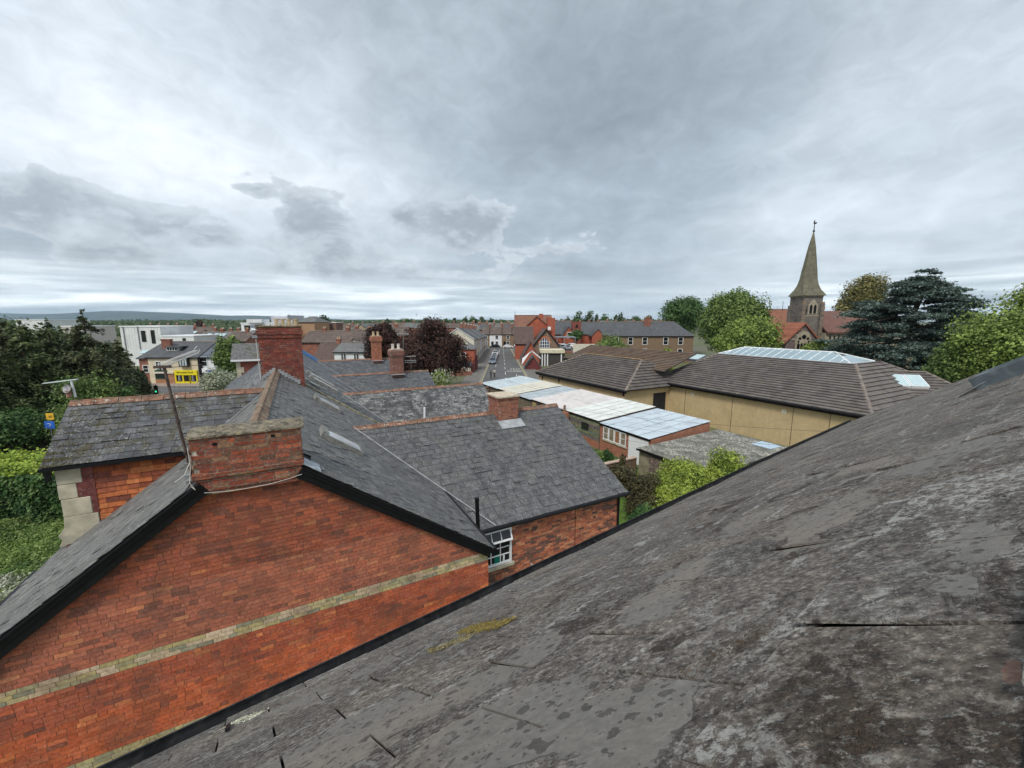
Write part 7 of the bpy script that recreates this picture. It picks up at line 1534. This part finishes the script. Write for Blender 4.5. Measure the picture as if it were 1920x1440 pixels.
q = MB(); tx0, tx1 = X(1072, 139), X(1088, 139); q.box(V(tx0, 138, 0), V(tx1 - tx0, 0, 0), V(0, 3.5, 0), Z * zy(603, 139)); q.build('bell_tower', mat('maroon_brick', (.22, .07, .055), vary=.2), sc_)
q = MB(); q.prism([V(X(1078, 138), 137.9, zy(614, 138)), V(X(1084, 138), 137.9, zy(614, 138)), V(X(1081, 138), 137.9, zy(607, 138))], V(0, .1, 0)); q.build('tower_opening', M_black, sc_)
rect_windows(sc_, [X(1067, 137)], 137, [zy(634, 137)], 1.6, 2.0, M_white, M_glass)
cp = thing('canopy', 'flat grey canopy over parked cars right of the stone hall', 'canopy', (X(1065, 112), 114, 0)); q = MB(); q.box(V(X(1042, 112), 112, zy(633.5, 112)), V(X(1080, 112) - X(1042, 112), 0, 0), V(0, 6, 0), Z * .25); q.build('roof', M_lead2, cp)
q = MB()
for x_ in (1044, 1058, 1078): q.box(V(X(x_, 112), 112.2, 0), V(.2, 0, 0), V(0, .2, 0), Z * zy(634, 112))
q.build('posts', M_metal, cp)
ww_ = thing('boundary_wall', 'pale cream boundary wall beyond the parked cars', 'wall', (X(1095, 100), 100, 0)); q = MB(); q.box(V(X(1075, 100), 100, 0), V(X(1130, 100) - X(1075, 100), 0, 0), V(0, .3, 0), Z * zy(645, 100)); q.build('wall', M_creamp, ww_)
broadleaf('small_tree', 'little dark tree in front of the school tower', 'tree', gp(1080, 130), zy(617, 130), 4.2, G_dkgreen, 3500, .22, None, seed=31, low=4)
# brown brick house pair with five sash windows
YT = 104
tr = box_house('brick_terrace', 'brown brick houses with hipped slate roof and five white sash windows', 'house', X(1146, YT), X(1300, YT), YT, 11, zy(630, YT), zy(603.5, YT + 5), M_brickbrn, M_rs, hip=3.2, wins=([X(x_, YT) for x_ in (1155, 1182, 1209, 1248, 1276)], [zy(646.5, YT)]), winw=1.3, winh=1.95, chim=((X(1222, YT), YT + 4, 1.6, zy(595, YT + 4)),))
rect_windows(tr, [X(x_, YT) for x_ in (1182, 1209, 1276)], YT, [zy(668, YT)], 1.3, 1.95, M_white, M_glass)
box_house('red_roof_house', 'red brown roofed house showing left of the church tower', 'house', X(1440, 118), X(1490, 118), 118, 9, zy(610, 118), zy(580, 122), M_brickfar, M_ro, chim=())
# --- church
YC = 85.0
chh = thing('church', 'flint and stone church with broach spire and steep red tiled roofs', 'church', (X(1513, YC), YC + 3, 0))
M_fl = brick_tex('flint_stone', (.17, .155, .14), (.12, .11, .105), (.25, .22, .18), BX, vary=.4, bw=.45, bh=.22, dirt=(.26, .22, .17))
M_sp = mat('spire_stone', (.155, .145, .10), vary=.25, scale=1.2, dirt=(.13, .13, .10), dirt_scale=.5, bump=.2)
M_dress = mat('dressed_stone', (.36, .31, .23), vary=.2, scale=2)
tx0, tx1 = X(1498, YC), X(1534, YC); tw_ = tx1 - tx0; tz = zy(556, YC); tcx, tcy = (tx0 + tx1) / 2, YC + tw_ / 2
q = MB(); q.box(V(tx0, YC, 0), V(tw_, 0, 0), V(0, tw_, 0), Z * tz); q.build('tower', M_fl, chh)
# tower faces turned a little: buttresses, string courses, belfry window
q = MB()
for x_ in (tx0 - .30, tx1 - .45): q.box(V(x_, YC - .35, 0), V(.75, 0, 0), V(0, .34, 0), Z * zy(570, YC))
for y_ in (YC, YC + tw_ - .7): q.box(V(tx0 - .35, y_, 0), V(.34, 0, 0), V(0, .7, 0), Z * zy(572, YC))
q.build('buttress', M_fl, chh)
q = MB(); q.box(V(tx0 - .08, YC - .08, tz - .02), V(tw_ + .16, 0, 0), V(0, tw_ + .16, 0), Z * .22); q.box(V(tx0, YC - .06, zy(593, YC)), V(tw_, 0, 0), V(0, .06, 0), Z * .18); q.build('string_course', M_dress, chh)
q = MB()
for i in range(9):
    for x_ in (tx0 - .28, tx1 - .42): q.box(V(x_ + .15 * (i % 2), YC - .37, 6 + i * 1.0), V(.65, 0, 0), V(0, .02, 0), Z * .5)
q.build('quoins', mat('brown_stone', (.24, .17, .11), vary=.3), chh)
bx = X(1517, YC); bz0, bz1 = zy(588, YC), zy(570.5, YC)
q = MB(); q.box(V(bx - .95, YC - .06, bz0 - .15), V(1.9, 0, 0), V(0, .06, 0), Z * (bz1 - bz0 + .1)); q.prism([V(bx - .95, YC - .06, bz1 - .05), V(bx + .95, YC - .06, bz1 - .05), V(bx, YC - .06, bz1 + 1.1)], V(0, .06, 0)); bw_ = q.build('belfry_window', M_dress, chh)
q = MB()
for s_ in (-1, 1): c_ = bx + s_ * .42; q.prism([V(c_ - .28, YC - .08, bz0), V(c_ + .28, YC - .08, bz0), V(c_ + .28, YC - .08, bz1 - .35), V(c_, YC - .08, bz1 - .02), V(c_ - .28, YC - .08, bz1 - .35)], V(0, .02, 0))
q.build('louvre_opening', M_black, bw_)
q = MB(); q.prism([V(X(1503, YC), YC - .05, zy(590, YC)), V(X(1506, YC), YC - .05, zy(590, YC)), V(X(1506, YC), YC - .05, zy(577, YC)), V(X(1504.5, YC), YC - .05, zy(574, YC)), V(X(1503, YC), YC - .05, zy(577, YC))], V(0, .05, 0)); q.build('side_lancet', M_black, chh)
# broach spire: square base blending to an octagon, slightly bell-cast
lv = [(0, 1.06, 1), (.6, .96, .85), (1.3, .84, .5), (2.3, .73, .2), (3.4, .66, 0), (5.0, .58, 0), (7.0, .46, 0), (10.0, .28, 0)]
ztip = zy(436, YC + 3); lv.append((ztip - tz, .012, 0)); vs_ = []; n8 = 8
for dz, r_, sq in lv:
    for k in range(8):
        t = math.pi / 8 + k * math.pi / 4; o_ = V(math.cos(t), math.sin(t)) / math.cos(math.pi / 8); s4 = V(np.sign(o_[0]), np.sign(o_[1])); o8 = o_ * 1.0; m4 = s4 * 1.0
        p = o8 * (1 - sq) + m4 * sq * (1 if True else 0); vs_.append(V(tcx + p[0] * r_ * (tw_ / 2 + .25), tcy + p[1] * r_ * (tw_ / 2 + .25), tz + .2 + dz))
q = MB(); q.mesh(vs_, [(i * 8 + k, i * 8 + (k + 1) % 8, (i + 1) * 8 + (k + 1) % 8, (i + 1) * 8 + k) for i in range(len(lv) - 1) for k in range(8)]); q.build('spire', M_sp, chh)
q = MB(); zt3 = ztip + .1; q.tube([V(tcx, tcy, zt3 - .2), V(tcx, tcy, zt3 + 2.2)], [.10, .04], 6); q.tube([V(tcx, tcy, zt3 - .15), V(tcx, tcy, zt3 + .1)], .22, 8); q.build('finial', M_black, chh)
q = MB(); q.prism([V(tcx + .05, tcy, zt3 + 1.3), V(tcx + .55, tcy, zt3 + 1.55), V(tcx + .35, tcy, zt3 + 1.75), V(tcx + .05, tcy, zt3 + 1.65), V(tcx - .15, tcy, zt3 + 2.1), V(tcx - .2, tcy, zt3 + 1.4)], V(0, .05, 0)); q.build('weathercock', M_black, chh)
# nave (right), transept gable (front), chancel roof (left)
M_rn = roofmat('nave_tile', (.17, .078, .058), dirt=(.13, .075, .06)); M_rch = roofmat('chancel_tile', (.34, .115, .065), dirt=(.26, .11, .07))
nx0, nx1 = X(1536, YC), X(1700, YC); q = MB(); q.prism([V(nx0, YC - 1.5, 0), V(nx0, YC + 10, 0), V(nx0, YC + 10, zy(624, YC)), V(nx0, YC - 1.5, zy(624, YC))], V(nx1 - nx0, 0, 0)); q.build('nave_wall', M_dress, chh)
q = MB(); ev_, rg_ = zy(622, YC), zy(583, YC + 4); q.prism([V(nx0, YC - 2, ev_), V(nx0, YC + 4.3, rg_), V(nx0, YC + 10.6, ev_), V(nx0, YC + 10.6, ev_ - .3), V(nx0, YC + 4.3, rg_ - .3), V(nx0, YC - 2, ev_ - .3)], V(nx1 - nx0, 0, 0)); q.build('nave_roof', M_rn, chh)
q = MB()
for i in range(12):
    q = MB(); x_ = nx0 + .8 + i * .9; q.prism([V(x_, YC - 1.56, ev_ - 1.5), V(x_ + .35, YC - 1.56, ev_ - 1.5), V(x_ + .35, YC - 1.56, ev_ - .9), V(x_ + .18, YC - 1.56, ev_ - .7), V(x_, YC - 1.56, ev_ - .9)], V(0, .03, 0)); q.build('arcade_opening', M_black, chh)
cx0 = X(1440, YC); q = MB(); e2, r2 = zy(638, YC - 4), zy(606, YC); q.box(V(cx0, YC - 3.4, 0), V(X(1505, YC) - cx0, 0, 0), V(0, 7, 0), Z * (e2 - .1)); q.build('chancel_wall', M_fl, chh)
q = MB(); q.prism([V(cx0, YC - 4, e2), V(cx0, YC + .2, r2), V(cx0, YC + 4.4, e2), V(cx0, YC + 4.4, e2 - .3), V(cx0, YC + .2, r2 - .3), V(cx0, YC - 4, e2 - .3)], V(X(1506, YC) - cx0, 0, 0)); q.build('chancel_roof', M_rch, chh)
YG = YC - 8; ga, gb, gm_ = X(1474, YG), X(1535, YG), X(1505, YG); gz, ge = zy(607, YG), zy(638, YG)
q = MB(); q.prism([V(ga, YG, 0), V(gb, YG, 0), V(gb, YG, ge), V(gm_, YG, gz), V(ga, YG, ge)], V(0, 8, 0)); q.build('transept', brick_tex('banded_stone', (.17, .13, .125), (.13, .10, .10), (.20, .17, .16), BX, vary=.4, bw=.6, bh=.3, dirt=(.22, .19, .17)), chh)
q = MB()
for xe in (ga - .5, gb + .5): a = V(xe, YG - .3, ge - .4); b = V(gm_, YG - .3, gz + .25); q.prism([a, b, b - Z * .35, a - Z * .35], V(0, 8, 0))
q.build('transept_roof', M_rch, chh)
q = MB()
for z_, w_ in ((gz - 1.2, .9), (gz - 2.2, 1.9), (ge + .1, 4.2)): q.box(V(gm_ - w_, YG - .04, z_), V(w_ * .7, 0, 0), V(0, .05, 0), Z * .22)
q.build('stone_bands', M_dress, chh)
wc, wr_, wz = X(1506, YG), 1.35, zy(641, YG)
q = MB(); q.prism([V(wc - wr_ - .15, YG - .1, wz - 3), V(wc + wr_ + .15, YG - .1, wz - 3), V(wc + wr_ + .15, YG - .1, wz)] + [V(wc + (wr_ + .15) * math.cos(t), YG - .1, wz + (wr_ + .75) * math.sin(t)) for t in np.linspace(.2, math.pi - .2, 9)] + [V(wc - wr_ - .15, YG - .1, wz)], V(0, .1, 0)); rw_ = q.build('rose_window', M_dress, chh)
q = MB()
for (cx3, cz3, r3) in ((0, .95, .42), (-.75, .62, .26), (.75, .62, .26), (-.98, .05, .2), (.98, .05, .2)): q.prism([V(wc + cx3 + r3 * math.cos(t), YG - .13, wz + cz3 + r3 * math.sin(t)) for t in np.linspace(0, 2 * math.pi, 10, endpoint=False)], V(0, .02, 0))
for cx3 in (-.92, -.3, .32, .94): q.prism([V(wc + cx3 - .24, YG - .13, wz - 2.7), V(wc + cx3 + .24, YG - .13, wz - 2.7), V(wc + cx3 + .24, YG - .13, wz - .5), V(wc + cx3, YG - .13, wz - .15), V(wc + cx3 - .24, YG - .13, wz - .5)], V(0, .02, 0))
q.build('tracery_lights', M_black, rw_)
bar_thing('television_aerial', 'tiny aerial on the skyline between the bright trees and the tower', 'aerial', [V(X(1461, 118), 118, zy(582, 118)), V(X(1461, 118), 118, zy(565, 118))], .06, M_black)
# ---- far trees on the skyline and the wood mass
farg = 'trees dotted along the skyline'
ft = [(585, 250, 593, 10), (612, 210, 592, 24), (377, 210, 598, 24), (1085, 260, 583, 34), (1103, 250, 584, 24), (1118, 280, 587, 10), (1134, 300, 588, 22), (1152, 300, 586, 9), (1164, 290, 583, 22), (1190, 320, 590, 20), (1215, 300, 589, 14), (1062, 300, 592, 14), (836, 330, 592, 16), (852, 330, 593, 10), (872, 320, 590, 14), (888, 300, 591, 18), (905, 320, 593, 16), (922, 330, 594, 14), (760, 330, 594, 22), (800, 340, 595, 16), (730, 340, 596, 12), (940, 360, 596, 16), (1475, 150, 578, 14)]
adj = ['round', 'small', 'broad', 'bushy', 'dark', 'ragged', 'low', 'slim', 'spreading', 'loose', 'short', 'domed']
for i, (x, Y, yt, w) in enumerate(ft):
    m_ = G_copper if x == 377 else (G_dkgreen if i % 3 == 0 else G_haze)
    xr = 'above the shops' if x < 450 else 'above the brown roofs' if x < 700 else 'above the copper trees' if x < 880 else 'above the street' if x < 960 else 'right of the red brick hall' if x < 1130 else 'above the five window houses' if x < 1300 else 'beside the tower'
    broadleaf('skyline_tree', '%s skyline tree, %s along the distant line of trees, %s' % (adj[i % 12], ordw[i % 16], xr) if x != 377 else 'dark purple copper tree standing out on the skyline above the shops', 'tree', gp(x, Y), max(zy(yt, Y), 9), w * Y / FPX, m_, 1500, .45, farg, dense=16, seed=i, low=3)
def wood(lab, y0, y1, x0, x1, n, h0, h1, m, size, seed):
    px = RNG.uniform(x0, x1, n); Yv = RNG.uniform(y0, y1, n) ; Xv = (px - 960) / FPX * Yv
    hh = np.array([h0 + (h1 - h0) * (.5 + .9 * mnoise.noise(Vector((a * .012 + seed, b * .01, 1)))) for a, b in zip(Xv, Yv)]); z = hh * RNG.uniform(.15, 1, n) ** .5
    o = leaves(None, 'woodland', m, np.stack([Xv, Yv, z], 1), np.tile(V(0, -.6, .8), (n, 1)), size, jitter=.6); o['kind'] = 'stuff'; o['label'] = lab
wood('belt of distant trees and hedges below the hills', 420, 900, -60, 1010, 30000, 6, 13, G_haze, 1.6, 1)
wood('belt of distant trees on the right skyline', 380, 800, 960, 1600, 22000, 6, 13, G_haze, 1.6, 5)
wood('far wooded plain fading toward the hills', 1000, 3200, -100, 1500, 30000, 5, 14, G_haze, 4.5, 9)
wood('nearer line of garden trees beyond the shops', 190, 330, 225, 620, 16000, 5, 9.5, G_haze, .8, 12)
wood('trees between the right-hand rooftops', 300, 420, 1010, 1300, 9000, 6, 11, G_dkgreen, .9, 15)
fw = thing('greenhouse', 'long pale industrial roof on the plain below the hills', 'building', (X(430, 700), 700, 0)); q = MB(); q.box(V(X(412, 700), 700, 0), V(X(470, 700) - X(412, 700), 0, 0), V(0, 40, 0), Z * 8.5); q.build('roof', M_wr, fw)

# ================================================================ cars and people in the street
def car(name, lab, pos, ang, paint, L=4.2, Wd=1.75, Hh=1.48, group=None):
    t = thing(name, lab, 'car', pos, group); ca, sa = math.cos(ang), math.sin(ang); f = V(-sa, ca, 0); r = V(ca, sa, 0); P = lambda x, y, z: np.asarray(pos, float) + r * x + f * y + Z * z
    prof = [(-.5, .32), (-.5, .62), (-.47, .82), (-.40, .94), (-.30, 1.36), (-.12, 1.48), (.06, 1.46), (.20, 1.02), (.40, .90), (.485, .72), (.5, .5), (.5, .32)]
    def loft(pr, hw, name, m, parent, inset=0):
        q = MB(); n_ = len(pr); ws = [hw * (1 - .16 * max(0, (z - .9) / .58)) * (1 - .06 * (abs(y) > .46)) for y, z in pr]
        q.mesh([P(-w, y * L, z * Hh / 1.48) for (y, z), w in zip(pr, ws)] + [P(w, y * L, z * Hh / 1.48) for (y, z), w in zip(pr, ws)], [tuple(range(n_))[::-1], tuple(range(n_, 2 * n_))] + [(i, (i + 1) % n_, n_ + (i + 1) % n_, n_ + i) for i in range(n_)])
        return q.build(name, m, parent, bevel=.05)
    body = loft(prof, Wd / 2, 'body', paint, t)
    q = MB()
    for s_ in (-1, 1):
        q.prism([P(s_ * Wd * .445, y * L, z * Hh / 1.48) + r * s_ * .0 for y, z in ((-.36, .98), (-.28, 1.32), (-.12, 1.40), (.05, 1.38), (.17, 1.02))], r * s_ * .035)
    q.prism([P(x, y * L, z * Hh / 1.48) for x, y, z in ((-.62, .195, 1.06), (.62, .195, 1.06), (.55, .075, 1.42), (-.55, .075, 1.42))], f * .04)
    q.prism([P(x, y * L, z * Hh / 1.48) for x, y, z in ((-.62, -.395, 1.0), (.62, -.395, 1.0), (.55, -.31, 1.34), (-.55, -.31, 1.34))], -f * .04)
    q.build('windows', M_glass, body)
    for s_ in (-1, 1):
        for y in (-.31, .31):
            c = P(s_ * (Wd / 2 - .11), y * L, .32); q = MB(); q.tube([c - r * .11, c + r * .11], .32, 14); wl = q.build('wheel', mat('tyre', (.02, .02, .02)), t)
            q = MB(); q.tube([c + r * s_ * .10, c + r * s_ * .125], .19, 10); q.build('rim', M_metal, wl)
        q = MB(); q.box(P(s_ * Wd * .36 - .16, .492 * L, .60), r * .32, f * .05, Z * .16); q.build('headlight', MATS['pale_lattice'], t)
        q = MB(); q.box(P(s_ * Wd * .38 - .13, -.512 * L, .72), r * .26, f * .05, Z * .2); q.build('tail_light', mat('red_lens', (.35, .02, .02), rough=.3), t)
    for s_, m_ in ((1, M_white), (-1, mat('yellow_plate', (.6, .5, .08)))): q = MB(); q.box(P(-.26, s_ * .505 * L - .02, .40), r * .52, f * .03, Z * .11); q.build('number_plate', m_, t)
    return t
CP = [mat('silver_paint', (.38, .41, .44), rough=.25, vary=.04, metal=.5), mat('blue_grey_paint', (.16, .19, .24), rough=.25, vary=.04, metal=.4), mat('black_paint', (.012, .013, .016), rough=.2, vary=.04), mat('white_car_paint', (.72, .73, .74), rough=.25, vary=.03)]
pg = 'cars parked in the street'
for i, (Y, m_, lab) in enumerate(((101, CP[1], 'front car of the parked line with dark grille on the left of the street'), (106.6, CP[0], 'second parked silver car in the left hand line'), (112.5, CP[0], 'third parked silver car in the left hand line'), (118.5, CP[3], 'fourth parked car, pale, in the left hand line'), (124.6, CP[0], 'fifth parked silver car farther up the left kerb'))):
    l = lane(Y, 0); car('parked_car', lab, (l[0] + 1.25, Y, .012), math.pi, m_, group=pg)
car('parked_car', 'dark estate car side on at the junction, left of the white car', (X(928, 160), 160.5, .01), math.pi / 2, CP[2], group=pg); car('parked_car', 'white hatchback side on at the end of the street', (X(953, 159), 159.5, .01), -math.pi / 2, CP[3], group=pg)
car('parked_van', 'white van partly hidden at the right end of the junction', (X(968, 161), 161.8, .01), 0, CP[3], Hh=2.2, L=4.8, group=pg)
for i, (x, Y, m_) in enumerate(((1052, 109, CP[3]), (1058, 105.5, CP[0]), (1070, 111, CP[3]))): car('parked_car', ('white car under the canopy', 'silver car in front of the canopy', 'white car right of the canopy posts')[i], (X(x, Y), Y, zy(650, 105) - .1 - .8), .6, m_, group='cars by the canopy')
dk = sheet('car_park_deck', [(X(1042, 102), 101), (X(1090, 102), 101), (X(1090, 120), 120), (X(1042, 120), 120)], zy(650, 105) - .92, M_asphalt)
def person(lab, pos, top, hgt, facing=0.0, stride=.22, dark=False):
    t = thing('person', lab, 'person', pos); s = hgt / 1.72; fx, fy = math.sin(facing), math.cos(facing); P = lambda x, y, z: V(pos[0] + (x * fy + y * fx) * s, pos[1] + (-x * fx + y * fy) * s, pos[2] + z * s)
    def skin(name, m, verts, edges, rads, parent):
        me = D.meshes.new(name); off = np.array(root_of(parent).location); me.from_pydata([tuple(P(*v) - off) for v in verts], edges, []); me.materials.append(m); o = link(D.objects.new(name, me), parent)
        md = o.modifiers.new('skin', 'SKIN'); md.use_smooth_shade = True
        me.skin_vertices.new() if not me.skin_vertices else None
        for i, r_ in enumerate(rads): me.skin_vertices[0].data[i].radius = (r_ * s, r_ * s)
        me.skin_vertices[0].data[0].use_root = True; sb = o.modifiers.new('sub', 'SUBSURF'); sb.levels = 1; sb.render_levels = 1; return o
    sk = mat('skin', (.42, .24, .17), vary=.05)
    vb = [(0, 0, .95), (0, 0, 1.15), (0, 0, 1.38), (0, 0, 1.5), (0, .02, 1.58), (0, .02, 1.68), (-.17, 0, 1.40), (-.24, .05, 1.15), (-.22, .18, .95), (-.22, .22, .86), (.17, 0, 1.40), (.24, -.05, 1.15), (.22, .02, .93), (.22, .05, .84),
          (-.09, 0, .90), (-.10, stride * .6, .50), (-.10, stride, .09), (-.10, stride + .13, .05), (.09, 0, .90), (.10, -stride * .3, .50), (.10, -stride, .10), (.10, -stride + .13, .05)]
    eb = [(0, 1), (1, 2), (2, 3), (3, 4), (4, 5), (2, 6), (6, 7), (7, 8), (8, 9), (2, 10), (10, 11), (11, 12), (12, 13), (0, 14), (14, 15), (15, 16), (16, 17), (0, 18), (18, 19), (19, 20), (20, 21)]
    rb = [.12, .11, .13, .05, .085, .085, .06, .045, .033, .04, .06, .045, .033, .04, .085, .06, .04, .04, .085, .06, .04, .04]
    body = skin('body', sk, vb, eb, rb, t)
    jk = [(0, 0, .92), (0, 0, 1.15), (0, 0, 1.38), (0, 0, 1.46), (-.17, 0, 1.40), (-.24, .05, 1.15), (-.225, .16, .98), (.17, 0, 1.40), (.24, -.05, 1.15), (.225, .01, .96)]
    skin('jacket', top, jk, [(0, 1), (1, 2), (2, 3), (2, 4), (4, 5), (5, 6), (2, 7), (7, 8), (8, 9)], [.15, .14, .155, .07, .08, .06, .05, .08, .06, .05], t)
    tr_ = [(0, 0, .95), (-.09, 0, .88), (-.10, stride * .6, .50), (-.10, stride * .97, .13), (.09, 0, .88), (.10, -stride * .3, .50), (.10, -stride, .13)]
    skin('trousers', mat('dark_trousers', (.015, .016, .02)), tr_, [(0, 1), (1, 2), (2, 3), (0, 4), (4, 5), (5, 6)], [.14, .105, .075, .058, .105, .075, .058], t)
    q = MB(); c = P(0, -.01, 1.66); n_ = 10; rg = [(0, .115), (.06, .10), (.105, .05)]
    for i in range(len(rg) - 1):
        for k in range(n_):
            a, b = 2 * math.pi * k / n_, 2 * math.pi * (k + 1) / n_; (z0, r0), (z1, r1) = rg[i], rg[i + 1]; q.poly([c + V(math.cos(a) * r0, math.sin(a) * r0, z0 - .02) * s, c + V(math.cos(b) * r0, math.sin(b) * r0, z0 - .02) * s, c + V(math.cos(b) * r1, math.sin(b) * r1, z1 - .02) * s, c + V(math.cos(a) * r1, math.sin(a) * r1, z1 - .02) * s])
    q.poly([c + V(math.cos(2 * math.pi * k / n_) * .05, math.sin(2 * math.pi * k / n_) * .05, .085) * s for k in range(n_)]); q.build('hair', mat('dark_hair', (.03, .02, .015)), t, smooth=True)
pA, pB = onz(920.5, 711, .012), onz(927, 709, .012)
person('person in dark clothes crossing the near end of the street', pA, mat('dark_coat', (.03, .03, .035)), 1.68, .9); person('person in a pale top and dark trousers crossing the street', pB, mat('pale_top', (.50, .50, .46)), 1.76, .7, .3)
# overhead telephone cables over the gardens
cbl = mat('overhead_cable', (.05, .05, .05))
for i, (a, b, lab) in enumerate(((W(10.0, 9.7, 4.2), onz(1240, 934, 3.6), 'slack cable from the wing downpipe to the shrubs'), (W(12, 26, 5.2), atY(1600, 812, 17), 'upper telephone cable crossing the yellow wall'), (W(12, 26, 4.9), atY(1560, 845, 17), 'middle telephone cable crossing the yellow wall'), (W(12, 24, 4.2), atY(1500, 862, 17), 'lower telephone cable above the shed roofs'))):
    t = thing('overhead_cable', lab, 'cable', a, 'cables over the back gardens'); q = MB(); pts = [a + (b - a) * f_ - Z * (.35 if i else .05) * 4 * f_ * (1 - f_) for f_ in np.linspace(0, 1, 11)]; q.tube(pts, .006, 4); q.build('wire', cbl, t)
# strands of ripped felt on the wing wall
wr2 = thing('torn_plastic', 'pale triangular scrap of plastic caught by the near gutter', 'scrap', W(6.6, 9.9, 2.9)); pp = [onR(x, y, 9.7) for x, y in ((994, 1055), (1003, 1070), (1018, 1066), (1005, 1061))]; q = MB(); q.prism(pp, RR * .01); q.build('sheet', mat('pale_plastic', (.5, .52, .55)), wr2)
